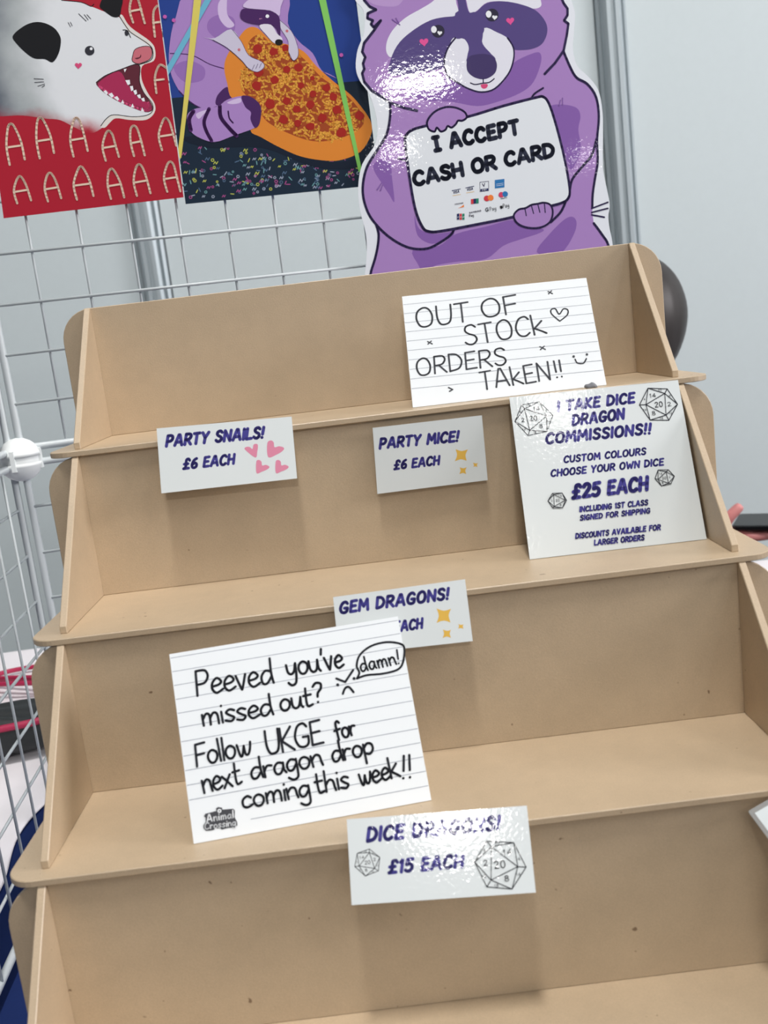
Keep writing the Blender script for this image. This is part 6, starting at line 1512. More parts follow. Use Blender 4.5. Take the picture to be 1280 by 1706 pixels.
ART['rac']=dict(O=[0.00631, 0.22633, 1.23261],u=[0.98877, 0.14944, 0.0],v=[-0.0, 0.0, 1.0],out=[1, [[229, 2728], [229, 2556], [214, 2433], [278, 2340], [262, 2166], [184, 2020], [149, 1871], [173, 1757], [246, 1633], [286, 1413], [251, 1218], [107, 1047], [43, 847], [35, 646], [64, 428], [47, 241], [-6, 1], [-62, -269], [-81, -940], [-53, -1968], [-64, -3332], [-62, -4755], [-51, -4771], [2620, -4774], [2635, -4763], [2643, -3471], [2598, -1885], [2525, -796], [2469, -210], [2462, 99], [2443, 247], [2439, 354], [2461, 470], [2442, 627], [2420, 811], [2442, 1077], [2455, 1320], [2428, 1510], [2337, 1639], [2239, 1741], [2210, 1885], [2236, 2051], [2255, 2206], [2220, 2352], [2210, 2568], [2145, 2825], [1964, 3034], [1700, 2947], [1304, 2917], [973, 2934], [658, 3048], [437, 3010]]],items=[
['P','pur',0,[[271,2714],[279,2536],[285,2429],[337,2372],[392,2342],[314,2316],[305,2276],[352,2255],[332,2225],[354,2197],[352,2173],[250,2072],[224,2001],[246,1954],[219,1901],[225,1855],[201,1820],[212,1746],[270,1668],[362,1605],[426,1549],[412,1434],[364,1288],[269,1165],[151,1024],[92,877],[80,745],[110,608],[168,506],[185,436],[168,331],[121,199],[49,30],[-3,-262],[-15,-2057],[-2,-4675],[2513,-4656],[2468,-1990],[2432,-663],[2418,-40],[2412,83],[2365,189],[2286,308],[2279,409],[2297,577],[2330,713],[2371,868],[2380,1063],[2413,1274],[2401,1449],[2325,1570],[2223,1635],[2168,1734],[2116,1870],[2161,2017],[2183,2109],[2140,2140],[2181,2183],[2182,2258],[2136,2335],[2114,2556],[2037,2851],[1903,2966],[1690,2869],[1305,2862],[988,2878],[666,2992],[448,2968]]],
['P','pur2',1,[[624,1613],[731,1667],[897,1695],[1002,1728],[1096,1652],[1294,1572],[1464,1615],[1578,1720],[1629,1810],[1801,1873],[1885,1876],[1888,1792],[1800,1628],[1666,1543],[1451,1484],[1241,1459],[1000,1515],[798,1538],[641,1580]]],
['P','pur2',1,[[208,1028],[277,1069],[364,1033],[367,890],[364,689],[321,761],[255,882],[214,961]]],
['P','pur2',1,[[1948,1404],[2076,1407],[2201,1368],[2233,1289],[2202,1175],[2214,1018],[2172,905],[2090,823],[2040,994],[1982,1309]]],
['P','pur2',1,[[486,240],[738,253],[915,344],[1214,383],[1473,417],[1532,362],[1764,309],[1738,272],[1541,232],[1365,190],[1184,88],[930,91],[740,85],[654,64],[560,-25],[531,87]]],
['P','pur2',1,[[1690,100],[1822,243],[1985,367],[2074,389],[2113,335],[2083,237],[1985,106],[1869,37]]],
['P','pur2',1,[[542,547],[570,427],[708,365],[897,365],[849,311],[678,279],[561,350],[535,450]]],
['P','pur3',1,[[289,2527],[669,2513],[613,2373],[473,2364],[341,2408]]],
['P','white2',1,[[492,1942],[454,1957],[443,2013],[470,2093],[540,2179],[659,2262],[806,2325],[933,2389],[1025,2492],[1185,2483],[1133,2377],[1144,2249],[997,2233],[853,2206],[703,2123],[574,2040]]],
['P','white2',1,[[1205,2482],[1230,2371],[1244,2279],[1272,2256],[1325,2278],[1423,2338],[1577,2339],[1738,2300],[1858,2259],[1933,2277],[1929,2347],[1896,2441]]],
['P','mask',1,[[460,1792],[481,1928],[576,2059],[727,2158],[875,2221],[997,2240],[1119,2247],[1150,2304],[1145,2395],[1145,2485],[1215,2481],[1224,2372],[1240,2280],[1272,2252],[1325,2274],[1423,2334],[1577,2339],[1738,2304],[1878,2243],[1962,2142],[1972,2048],[1913,1953],[1805,1914],[1660,1916],[1559,1942],[1471,1896],[1278,1816],[1012,1817],[868,1799],[704,1783]]],
['P','white2',1,[[1100,2065],[1031,1996],[987,1920],[970,1838],[988,1748],[1079,1678],[1175,1618],[1295,1581],[1421,1603],[1557,1712],[1620,1829],[1632,1931],[1587,2022],[1490,2080],[1375,2124],[1321,1999]]],
['L','out',15.0,1,0,[[1111,2072],[1031,1996],[982,1915],[968,1838],[988,1744],[1078,1674],[1175,1615],[1294,1577],[1425,1599],[1561,1712],[1624,1829],[1635,1937],[1587,2025]]],
['P','mask',1,[[1118,2269],[1242,2261],[1323,2256],[1375,2128],[1348,2062],[1343,2007],[1363,1963],[1414,1903],[1445,1842],[1198,1841],[1189,1893],[1211,1960],[1200,2013],[1165,2050],[1096,2066]]],
['P','nose',1,[[1178,1842],[1203,1887],[1256,1903],[1349,1904],[1432,1876],[1463,1812],[1443,1739],[1379,1697],[1306,1687],[1226,1716],[1177,1771]]],
['L','out',11.0,1,0,[[1196,1664],[1240,1647],[1313,1653],[1375,1656],[1425,1684]]],
['L','out',11.0,0,0,[[1320,1690],[1317,1653]]],
['P','dpink',1,[[1295,1643],[1355,1642],[1350,1615],[1320,1604],[1296,1617]]],
['P','eye',0,[[1000,2122],[996,2105],[985,2090],[971,2079],[953,2072],[934,2071],[916,2075],[900,2084],[888,2097],[881,2112],[880,2129],[885,2146],[895,2161],[910,2172],[928,2178],[946,2180],[965,2176],[981,2167],[993,2154],[999,2139]]],
['P','white',0,[[928,2141],[926,2132],[921,2124],[915,2118],[907,2114],[899,2114],[891,2116],[884,2120],[879,2127],[876,2135],[876,2144],[878,2153],[883,2161],[889,2167],[897,2171],[905,2172],[913,2170],[920,2165],[925,2158],[928,2150]]],
['P','white',0,[[954,2116],[955,2118],[959,2122],[966,2124],[973,2121],[976,2115],[975,2108],[968,2102],[960,2098],[953,2093],[949,2090],[948,2088],[948,2090],[946,2095],[941,2101],[935,2108],[932,2115],[933,2122],[939,2126],[947,2127],[952,2123],[954,2118]]],
['P','eye',0,[[1521,2225],[1516,2209],[1506,2194],[1491,2183],[1473,2176],[1454,2175],[1435,2178],[1419,2187],[1407,2200],[1400,2216],[1398,2233],[1403,2250],[1413,2265],[1428,2276],[1446,2282],[1465,2284],[1484,2280],[1500,2271],[1512,2258],[1519,2243]]],
['P','white',0,[[1454,2237],[1452,2228],[1447,2220],[1441,2214],[1433,2210],[1425,2209],[1417,2211],[1410,2216],[1405,2223],[1402,2231],[1401,2240],[1403,2249],[1408,2257],[1414,2263],[1422,2267],[1431,2268],[1439,2266],[1446,2261],[1451,2254],[1454,2246]]],
['P','white',0,[[1483,2215],[1484,2217],[1489,2221],[1496,2222],[1504,2220],[1508,2213],[1506,2206],[1499,2199],[1490,2194],[1482,2190],[1478,2186],[1477,2184],[1477,2186],[1474,2191],[1469,2198],[1462,2205],[1458,2213],[1460,2220],[1467,2225],[1475,2226],[1481,2222],[1483,2217]]],
['P','hot',0,[[798,2055],[799,2059],[805,2067],[816,2072],[830,2070],[839,2060],[839,2047],[830,2035],[816,2024],[805,2014],[799,2006],[798,2003],[797,2006],[792,2014],[780,2023],[767,2034],[758,2046],[758,2058],[767,2068],[780,2071],[792,2066],[797,2059]]],
['P','hot',0,[[1626,2180],[1627,2183],[1632,2190],[1642,2195],[1655,2193],[1664,2184],[1664,2173],[1655,2161],[1643,2151],[1633,2142],[1628,2135],[1627,2132],[1626,2135],[1620,2141],[1610,2150],[1597,2160],[1589,2171],[1588,2182],[1597,2191],[1609,2194],[1620,2190],[1625,2183]]],
['L','out',23.1,0,0,[[271,2714],[279,2536],[294,2428],[337,2372],[392,2342],[314,2316],[305,2276],[352,2255],[332,2225],[354,2197],[424,2250],[351,2170],[250,2072],[224,2001],[246,1954],[219,1901],[225,1855],[201,1820],[212,1746],[270,1668],[362,1605],[435,1548],[550,1498],[668,1464]]],
['L','out',23.1,1,0,[[426,1549],[412,1434],[364,1288],[269,1165],[151,1024],[92,877],[80,745],[110,608],[168,506],[258,400],[371,310],[488,255],[632,241],[762,286],[862,339],[898,379]]],
['L','out',23.1,1,0,[[168,506],[182,417],[161,312],[121,199],[54,39],[-3,-262],[-15,-2057]]],
['L','out',23.1,0,0,[[2114,2556],[2127,2354],[2153,2287],[2186,2239],[2181,2183],[2144,2139],[2183,2109],[2161,2017],[2117,1879],[2024,1778],[1915,1690]]],
['L','out',23.1,1,0,[[2116,1870],[2168,1734],[2223,1635],[2325,1570],[2401,1449],[2415,1274],[2380,1063],[2371,868],[2330,713],[2297,577],[2283,459]]],
['L','out',23.1,1,0,[[2375,1073],[2315,931],[2198,824],[2103,730],[2069,628]]],
['L','out',23.1,1,0,[[2017,528],[1959,440],[1855,360]]],
['L','out',15.0,0,0,[[2276,447],[2444,488]]],
['L','out',15.0,0,0,[[2273,410],[2439,432]]],
['L','out',15.0,0,0,[[2271,388],[2396,354]]],
['L','out',23.1,1,0,[[2286,308],[2365,189],[2419,82],[2437,-165],[2432,-663],[2468,-1990]]],
['L','out',17.0,1,0,[[1889,1568],[1807,1529],[1770,1494]]],
['L','out',15.0,0,0,[[443,1068],[517,1039]]],
['L','pur2',9.1,0,0,[[215,809],[262,862]]],
['L','pur2',9.1,0,0,[[244,797],[271,846]]],
['L','pur2',9.1,0,0,[[2029,1401],[2048,1448]]],
['L','pur2',9.1,0,0,[[2065,1408],[2070,1465]]],
['L','pur2',9.1,0,0,[[529,2252],[593,2203]]],
['L','pur2',9.1,0,0,[[564,2259],[585,2221]]],
['G','printed_board'],
['P','board',1,[[526,1199],[547,1264],[609,1302],[754,1328],[1150,1375],[1488,1440],[1808,1489],[1882,1489],[1929,1432],[1978,1261],[2037,955],[2069,658],[2046,561],[1966,523],[1781,497],[1497,445],[1133,411],[773,384],[660,393],[603,440],[553,604],[531,895]]],
['L','out',25.1,1,1,[[526,1199],[547,1264],[609,1302],[754,1328],[1150,1375],[1488,1440],[1808,1489],[1882,1489],[1929,1432],[1978,1261],[2037,955],[2069,658],[2046,561],[1966,523],[1781,497],[1497,445],[1133,411],[773,384],[660,393],[603,440],[553,604],[531,895]]],
['G',''],
['P','pur',1,[[752,1309],[755,1369],[828,1439],[934,1472],[1035,1460],[1113,1416],[1128,1368],[1084,1343],[1043,1346],[1020,1319],[976,1291],[940,1307],[916,1277],[870,1265],[837,1302],[813,1270],[775,1281]]],
['L','out',19.1,1,1,[[752,1309],[755,1369],[828,1439],[934,1472],[1035,1460],[1113,1416],[1128,1368],[1084,1343],[1043,1346],[1020,1319],[976,1291],[940,1307],[916,1277],[870,1265],[837,1302],[813,1270],[775,1281]]],
['P','pur',1,[[1494,455],[1546,505],[1615,512],[1677,536],[1742,540],[1802,544],[1864,518],[1882,447],[1844,361],[1743,321],[1615,334],[1523,383]]],
['L','out',19.1,1,1,[[1494,455],[1546,505],[1615,512],[1677,536],[1742,540],[1802,544],[1864,518],[1882,447],[1844,361],[1743,321],[1615,334],[1523,383]]],
['L','out',11.0,0,0,[[1610,507],[1617,443]]],
['L','out',11.0,0,0,[[1676,530],[1691,456]]],
['L','out',11.0,0,0,[[1741,534],[1754,460]]],
['L','out',11.0,0,0,[[1806,536],[1807,454]]],
['T', 'sign', 'İ ACCEPT', [783, 1081, 1641, 1171], 154.9, 41.8, 0, 'c', 0.26, 0],
['T', 'sign', 'CASH OR CARD', [559, 794, 1963, 941], 152.0, 41.0, 0, 'c', 0.22, 0],
['G','payment_logo'],
['L','navy',7.1,0,0,[[920,735],[1000,743]]],
['T', 'navy', 'VISA', [928, 704, 991, 711], 25.1, 5.0, 0.25, 'c', 0.26, 0],
['L','gold',4.1,0,0,[[922,690],[997,695]]],
['G','payment_logo'],
['L','navy',7.1,0,0,[[1053,748],[1133,756]]],
['T', 'navy', 'VISA', [1061, 717, 1125, 724], 25.2, 5.0, 0.25, 'c', 0.26, 0],
['L','gold',4.1,0,0,[[1055,703],[1131,708]]],
['G','payment_logo'],
['L','out',4.1,0,1,[[1195,786],[1280,788],[1272,704],[1187,702]]],
['T', 'out', 'V', [1215, 741, 1246, 743], 33.2, 6.6, 0, 'c', 0.26, 0],
['P','navy',0,[[1193,724],[1270,726],[1268,706],[1191,704]]],
['T', 'white', 'PAY', [1209, 706, 1255, 710], 14.0, 2.8, 0, 'c', 0.26, 0],
['G','payment_logo'],
['P','amex',0,[[1341,793],[1435,795],[1428,719],[1334,718]]],
['L','white',3.0,0,0,[[1351,754],[1420,758]]],
['L','white',3.0,0,0,[[1350,739],[1419,743]]],
['G','payment_logo'],
['T', 'out', 'DISCOVER', [933, 605, 1016, 610], 12.2, 2.4, 0, 'c', 0.26, 0],
['P','orange',0,[[960,574],[995,586],[1020,602],[1018,579]]],
['G','payment_logo'],
['P','cred',0,[[1093,643],[1118,644],[1113,598],[1088,598]]],
['P','navy',0,[[1117,644],[1142,644],[1137,599],[1113,598]]],
['P','green',0,[[1142,644],[1168,644],[1164,599],[1137,598]]],
['G','payment_logo'],
['P','cred',0,[[1276,633],[1273,624],[1269,617],[1262,612],[1253,609],[1244,609],[1236,611],[1228,615],[1222,622],[1219,630],[1218,638],[1221,646],[1225,653],[1232,658],[1241,661],[1250,662],[1258,660],[1266,655],[1272,649],[1275,641]]],
['P','orange',0,[[1313,635],[1311,627],[1306,620],[1299,615],[1291,612],[1282,612],[1273,614],[1265,618],[1260,625],[1256,632],[1256,641],[1258,649],[1263,656],[1270,661],[1278,664],[1287,665],[1296,662],[1303,658],[1309,652],[1312,644]]],
['G','payment_logo'],
['P','cpink',0,[[1418,652],[1416,645],[1412,638],[1405,633],[1397,630],[1388,630],[1380,632],[1373,636],[1367,642],[1364,650],[1364,657],[1366,665],[1370,672],[1377,677],[1385,680],[1393,680],[1402,678],[1409,674],[1414,668],[1418,660]]],
['P','amex',0,[[1456,655],[1454,648],[1449,641],[1443,636],[1435,633],[1426,633],[1418,635],[1410,639],[1405,645],[1402,652],[1401,660],[1403,668],[1408,675],[1414,680],[1422,683],[1431,683],[1439,681],[1447,677],[1452,671],[1455,663]]],
['T', 'out', 'maestro', [1383, 616, 1443, 621], 11.0, 2.2, 0, 'h', 0.26, 0],
['G','payment_logo'],
['P','navy',0,[[944,525],[966,525],[960,471],[938,471]]],
['L','white',4.1,0,0,[[945,494],[958,495]]],
['P','cred',0,[[969,523],[991,523],[986,468],[964,468]]],
['L','white',4.1,0,0,[[970,492],[984,493]]],
['P','green',0,[[995,520],[1017,520],[1011,466],[989,466]]],
['L','white',4.1,0,0,[[996,489],[1010,491]]],
['G','payment_logo'],
['T', 'out', 'SAMSUNG', [1063, 514, 1181, 524], 15.0, 3.6, 0, 'c', 0.26, 0],
['T', 'out', 'Pay', [1062, 484, 1104, 489], 20.2, 4.0, 0, 'h', 0.26, 0],
['G','payment_logo'],
['T', 'grey', 'G', [1222, 516, 1256, 518], 36.2, 7.2, 0, 'c', 0.26, 0],
['T', 'grey', 'Pay', [1267, 520, 1328, 526], 34.1, 4.1, 0, 'h', 0.26, 0],
['G','payment_logo'],
['P','black',1,[[1367,551],[1377,558],[1386,554],[1395,556],[1391,546],[1395,538],[1384,529],[1373,530],[1366,541]]],
['T', 'black', 'Pay', [1398, 535, 1457, 542], 34.2, 4.1, 0, 'h', 0.26, 0]])

# ================================================================== the place
bm = bmesh.new(); add_box(bm, -4, 4, -6, 2.2, -.05, 0); struct(frombm('floor', bm, FLOOR))
WY = 1.5
def wall_panel(name, x0, x1):
    bm = bmesh.new(); add_box(bm, x0, x1, WY, WY + .02, .02, 2.5); return struct(frombm(name, bm, WALL))
wall_panel('wall_left', -2.6, -.472); wall_panel('wall_back', -.400, .575); wall_panel('wall_right', .645, 2.6)
def post(name, x):
    """octagonal aluminium shell-scheme upright with grooves"""
    r = .035; pts = []
    for k in range(8):
        a0 = PI / 8 + k * PI / 4; a1 = a0 + PI / 4
        p = Vector((math.cos(a0), math.sin(a0))) * r; q = Vector((math.cos(a1), math.sin(a1))) * r
        m = (p + q) / 2; t = (q - p).normalized(); nn = m.normalized()
        pts += [tuple(p), tuple(m - t * .005), tuple(m - t * .005 - nn * .009), tuple(m + t * .005 - nn * .009), tuple(m + t * .005)]
    bm = bmesh.new(); prism(bm, pts, lambda a, b: (x + a, WY + .005 + b, 0), lambda a, b: (x + a, WY + .005 + b, 2.5))
    return struct(frombm(name, bm, ALU))
post('trim_1', -.436); post('trim_2', .61)
# table with navy cloth, white sheet over its back and left
TZ = G - .386
t = empty('trestle_table', (0, .15, 0)); tag(t, 'exhibition table under a navy blue cloth', 'table')
bm = bmesh.new(); add_box(bm, -.95, .95, -.62, .64, TZ - .03, TZ - .004)
top = frombm('tabletop', bm, mat('table board', (120, 100, 80), .7), t)
bm = bmesh.new(); add_box(bm, -.96, .96, -.63, .65, TZ - .004, TZ); add_box(bm, -.96, .96, -.634, -.63, .03, TZ)
add_box(bm, -.964, -.96, -.634, .65, .03, TZ); add_box(bm, .96, .964, -.634, .65, .03, TZ)
frombm('tablecloth', bm, NAVY, t)['label'] = 'navy blue cloth covering the table'
for x in (-.9, .9):
    for y in (-.55, .57):
        bm = bmesh.new(); tube(bm, [(x, y, 0), (x, y, TZ - .03)], .016, 12); frombm('leg', bm, ALUD, t, True)
def sheet():
    bm = bmesh.new(); NX, NY = 90, 60; X0, X1, Y0, Y1 = -.94, .94, -.02, .79; grid = {}
    def inside(x, y): return x < -.372 - .02 * math.sin(y * 7) * .3 or y > .33
    def h(x, y, e):
        d = .0035 + .0022 * math.sin(9 * x + 4 * y) * math.sin(11 * y - 3 * x) + .0012 * math.sin(31 * x + 17 * y)
        if abs(y - (.30 + .06 * x)) < .004 and x < -.3: d -= .002
        return TZ + max(.0006, d) if not e else TZ + .0004
    xs = [X0 + (X1 - X0) * i / NX for i in range(NX + 1)]; ys = [Y0 + (Y1 - Y0) * j / NY for j in range(NY + 1)]
    ok = {(i, j) for i in range(NX) for j in range(NY) if inside((xs[i] + xs[i + 1]) / 2, (ys[j] + ys[j + 1]) / 2)}
    def vert(i, j):
        if (i, j) not in grid:
            near = [(i - a, j - b) in ok for a in (0, 1) for b in (0, 1)]
            e = not all(near); x = xs[i]; y = ys[j]
            if e and y < .32: x += .01 * math.sin(y * 26) - .004
            grid[(i, j)] = bm.verts.new((x, y, h(x, y, e)))
        return grid[(i, j)]
    for (i, j) in sorted(ok): bm.faces.new((vert(i, j), vert(i + 1, j), vert(i + 1, j + 1), vert(i, j + 1)))
    o = frombm('cotton_sheet', bm, SHEET, smooth=True)
    s = o.modifiers.new('thick', 'SOLIDIFY'); s.thickness = .004; s.offset = 1
    o.modifiers.new('soft', 'SUBSURF').render_levels = 1
    return tag(o, 'white sheet spread over the table behind the wire grid', 'sheet')
sheet()
# ------------------------------------------------------------------ the MDF display stand
Zs = [0, -.0953, -.1897, -.286, -.3813]; Ys = [0, -.0862, -.1730, -.2594, -.3458]
H0, Q, SD, T, W2, EAR = .0904, .0798, .0897, .0036, .19, .2128
stand = empty('display_stand', (0, -.17, TZ)); tag(stand, 'stepped MDF display stand with four tiers in view, standing on the table', 'display stand')
def spart(name, bm):
    o = frombm(name, bm, MDF, stand); o.matrix_parent_inverse = Matrix.Translation((0, .17, -TZ)); bevel(o, .0004); return o
for k in range(5):
    z, y = Zs[k] + G, Ys[k]; topz = G + (H0 if k == 0 else Zs[k - 1] - T)
    bm = bmesh.new(); pts = rounded(-.2105, .2122, y - SD, y + .006, (.014, .014, .003, .003))
    prism(bm, pts, lambda a, b: (a, b, z), lambda a, b: (a, b, z - T)); spart('shelf', bm)
    bm = bmesh.new(); pts = rounded(-EAR, EAR, z, topz, (.018, .018, .022, .022))
    prism(bm, pts, lambda a, b: (a, y, b), lambda a, b: (a, y + .004, b)); spart('back_panel', bm)
    for s in (-1, 1):
        bm = bmesh.new(); pts = [(y, z), (y - Q, z), (y - Q, z + .0042), (y - .0022, topz), (y, topz)]
        prism(bm, pts, lambda a, b: (s * W2, a, b), lambda a, b: (s * (W2 + .0041), a, b)); spart('side_bracket', bm)
# ------------------------------------------------------------------ white wire grid
g = .04375; n8 = 8
def grid_panel(origin, ang, zt, name, label):
    """one square panel: thick square frame, seven wires each way; origin = corner, along = local x"""
    r = empty(name, (origin[0], origin[1], zt - n8 * g), ang); tag(r, label, 'grid panel', 'white wire grid panels')
    L = n8 * g; ro = .0034; a = .0035; c = .012
    bm = bmesh.new(); pts = [(p[0], 0, p[1]) for p in rounded(a, L - a, a, L - a, (c,) * 4, 5)]; tube(bm, pts, ro, 10, True); frombm('frame', bm, WIRE, r, True)
    for i in range(1, n8):
        bm = bmesh.new(); tube(bm, [(i * g, .0018, a), (i * g, .0018, L - a)], .0012, 8); frombm('wire', bm, WIRE, r, True)
    for i in range(1, n8):
        bm = bmesh.new(); tube(bm, [(a, -.0012, i * g), (L - a, -.0012, i * g)], .0014, 8); frombm('wire', bm, WIRE, r, True)
    return r
bx, by, bz, ba = -.3276, .188, G - .0231, .150
sx_, sy_, sz_, sa = -.3411, .1952, G - .0320, -(PI / 2 - .0675)
grid_panel((bx, by), ba, bz - .003, 'wire_grid_panel', 'white wire grid panel standing behind the display stand')
grid_panel((bx, by), ba, bz + n8 * g + .004, 'wire_grid_panel', 'white wire grid panel carrying the posters, above the one behind the stand')
grid_panel((sx_ + .006, sy_ - .004), sa, sz_ + .004, 'wire_grid_panel', 'white wire grid panel running forward at the left of the display stand')
grid_panel((sx_ + .006, sy_ - .004), sa, sz_ + n8 * g + .011, 'wire_grid_panel', 'upper white wire grid panel at the far left edge, seen edge on')
def connector(x, y, z, label):
    r = empty('grid_connector', (x, y, z)); tag(r, label, 'connector', 'white grid connectors')
    bm = bmesh.new(); R = .0205
    prof = [(0.0, R * .98), (.3, R * .93), (.55, R * .80), (.78, R * .58), (.93, R * .30), (.97, .0032), (.86, .0030), (.86, -.0030), (.97, -.0032), (.93, -R * .30), (.78, -R * .58), (.55, -R * .80), (.3, -R * .93), (0, -R * .98)]
    rings = []
    for rr, zz in prof:
        rings.append([bm.verts.new((R * max(rr, .001) * math.cos(q), R * max(rr, .001) * math.sin(q), zz)) for q in [2 * PI * i / 32 for i in range(32)]])
    for A_, B_ in zip(rings, rings[1:]):
        for i in range(32): bm.faces.new((A_[i], B_[i], B_[(i + 1) % 32], A_[(i + 1) % 32]))
    frombm('body', bm, ABS, r, True)
    bm = bmesh.new(); add_box(bm, -.002, .002, -R * .97, R * .97, -R * .45, R * .45); add_box(bm, -R * .97, R * .97, -.002, .002, -R * .45, R * .45); frombm('fin', bm, ABS, r)
connector(bx + .0015, by - .001, G - .0255, 'round white plastic connector joining the grid panels left of the stand')
# ------------------------------------------------------------------ posters
o = art('piz', 'poster', art_mat('blue', 2), 2); tag(o, 'glossy blue poster of a purple raccoon hugging a giant pizza', 'poster')
o = art('red', 'poster', art_mat('red', 2), 2); tag(o, 'red poster of a screaming white opossum with rows of letter A', 'poster')
o = art('rac', 'cutout_sign', SHINY, 2, .0006); tag(o, 'purple raccoon cut-out sign holding a white board that says I ACCEPT CASH OR CARD', 'sign')
# ------------------------------------------------------------------ cards and price tags
o = art('oos', 'index_card', PAPER, 0); tag(o, 'ruled card handwritten OUT OF STOCK ORDERS TAKEN on the top shelf', 'card')
o = art('com', 'notice_card', LAMI, 1); tag(o, 'laminated notice about dice dragon commissions on the second shelf', 'notice')
o = art('pee', 'index_card', PAPER, 0); tag(o, "large ruled card handwritten Peeved you've missed out, leaning on the third shelf", 'card')
o = art('sna', 'price_tag', LAMI, 1); tag(o, 'price tag reading PARTY SNAILS with four pink hearts, on the top shelf edge', 'price tag')
o = art('mic', 'price_tag', LAMI, 1); tag(o, 'price tag reading PARTY MICE with gold stars, below the top shelf', 'price tag')
o = art('gem', 'price_tag', LAMI, 1); tag(o, 'price tag reading GEM DRAGONS, partly behind the handwritten card', 'price tag')
o = art('dic', 'price_tag', LAMI, 1); tag(o, 'price tag reading DICE DRAGONS with two drawn dice, on the third shelf edge', 'price tag')
# crooked laminated tag at the right edge of the picture
def side_tag():
    r = empty('laminated_tag', SIDE_O); tl = math.radians(46); rot = math.radians(-69)
    v = Vector((0, math.sin(tl), math.cos(tl))); u = Vector((1, 0, 0)); n = u.cross(v)
    uu = u * math.cos(rot) + v * math.sin(rot); vv = n.cross(uu)
    r.matrix_world = Matrix((uu, vv, n)).transposed().to_4x4(); r.matrix_world.translation = Vector(SIDE_O)
    M = Matrix((uu, vv, n)).transposed().to_4x4(); M.translation = Vector(SIDE_O); r.matrix_world = M
    bm = bmesh.new(); prism(bm, rounded(0, .085, 0, .045, (.001,) * 4, 3), lambda a, b: (a, b, .0003), lambda a, b: (a, b, -.0003)); frombm('laminate', bm, CLEAR, r)['label'] = 'clear laminate border'
    bm = bmesh.new(); prism(bm, rounded(.0022, .0828, .0022, .0428, (0,) * 4), lambda a, b: (a, b, .00015), lambda a, b: (a, b, -.00015)); frombm('paper', bm, LAMI, r)
    tag(r, 'blank white tag with a clear laminated border, cut off by the right edge', 'tag')
SIDE_O = (.1525, -.2700, G - .1952)
side_tag()
# little grey lump filling the grey spot between the cards
bm = bmesh.new(); bmesh.ops.create_uvsphere(bm, u_segments=20, v_segments=12, radius=1)
for vtx in bm.verts: vtx.co = Vector((vtx.co.x * .0042, vtx.co.y * .003, max(vtx.co.z, -.3) * .0024 + .0008 + .0004 * math.sin(5 * vtx.co.x)))
o = frombm('grey_lump', bm, LUMP, smooth=True); o.location = (.1365, -.0835, G); tag(o, 'small grey lump between the two cards on the top shelf', 'putty')
# ------------------------------------------------------------------ bag and cord on the sheet
bm = bmesh.new(); NU, NV = 48, 14; rings = []
for j in range(NV + 1):
    ph = -PI / 2 + PI * j / NV; ring = []
    for i in range(NU):
        th = 2 * PI * i / NU; c, s_ = math.cos(th), math.sin(th); e = .45
        cx = math.copysign(abs(c) ** e, c); sy = math.copysign(abs(s_) ** e, s_); cp = max(math.cos(ph), 1e-3) ** .5; spz = math.copysign(abs(math.sin(ph)) ** .7, math.sin(ph))
        ring.append(bm.verts.new((0.16 * cx * cp, .043 * sy * cp, .025 + .025 * spz * (1 + .08 * math.sin(3 * th)) + .002 * math.sin(9 * cx + 5 * sy))))
    rings.append(ring)
for A_, B_ in zip(rings, rings[1:]):
    for i in range(NU): bm.faces.new((A_[i], A_[(i + 1) % NU], B_[(i + 1) % NU], B_[i]))
bm.faces.new(rings[0][::-1]); bm.faces.new(rings[-1])
bagr = empty('pouch_bag', (-.545, .358, TZ + .0125), .12); tag(bagr, 'flat black pouch lying on the white sheet behind the side grid', 'bag')
frombm('body', bm, BAG, bagr, True)
bm = bmesh.new(); tube(bm, catmull([(-.15, -.040, .038), (-.05, -.041, .039), (.06, -.040, .039), (.13, -.036, .041), (.150, -.01, .042)]), .0042, 8); frombm('piping', bm, CORD, bagr, True)['label'] = 'magenta piping'
cz = TZ + .014
cpts = [(-.62, .62, 0), (-.57, .66, 0), (-.51, .655, .002), (-.455, .62, .0), (-.43, .575, .004), (-.48, .565, .009), (-.55, .60, .006), (-.585, .615, .004), (-.57, .575, .012), (-.50, .55, .014), (-.44, .545, .012), (-.415, .53, .010), (-.45, .535, .02), (-.53, .57, .018), (-.60, .60, .010), (-.65, .585, .006)]
bm = bmesh.new(); tube(bm, catmull([(x, y, cz + z) for x, y, z in cpts], False, 8), .0034, 10)
tag(frombm('cord', bm, CORD, smooth=True), 'coiled magenta cord lying on the white sheet beside the black pouch', 'cord')
# ------------------------------------------------------------------ person behind the stand, back to us, holding a phone
def skin_obj(name, verts, edges, m, root_i, parent=None, sub=2):
    me = bpy.data.meshes.new(name); me.from_pydata([v[:3] for v in verts], edges, []); o = link(name, me, m, parent)
    sk = o.modifiers.new('skin', 'SKIN'); sk.use_smooth_shade = True
    for i, v in enumerate(verts):
        d = me.skin_vertices[0].data[i]; d.radius = v[3] if isinstance(v[3], tuple) else (v[3], v[3]); d.use_root = (i == root_i)
    su = o.modifiers.new('sub', 'SUBSURF'); su.levels = sub; su.render_levels = sub
    return o
HX, HY, HZ = .468, .985, 1.158              # head centre
pers = empty('person', (.40, .93, 0)); tag(pers, 'person with dark hair sitting behind the stand, back turned, holding a phone', 'person')
V, E = [], []
def chain(pts, start=None):
    prev = start
    for p in pts:
        V.append(p); i = len(V) - 1
        if prev is not None: E.append((prev, i))
        prev = i
    return prev
pel = chain([(.40, .93, .56, (.15, .11))]); chest = chain([(.41, .94, .68, (.10, .08)), (.42, .95, .80, (.11, .085)), (.43, .955, .91, (.095, .07))], pel)
neck = chain([(.44, .965, .985, .046), (.452, .975, 1.04, .046)], chest)
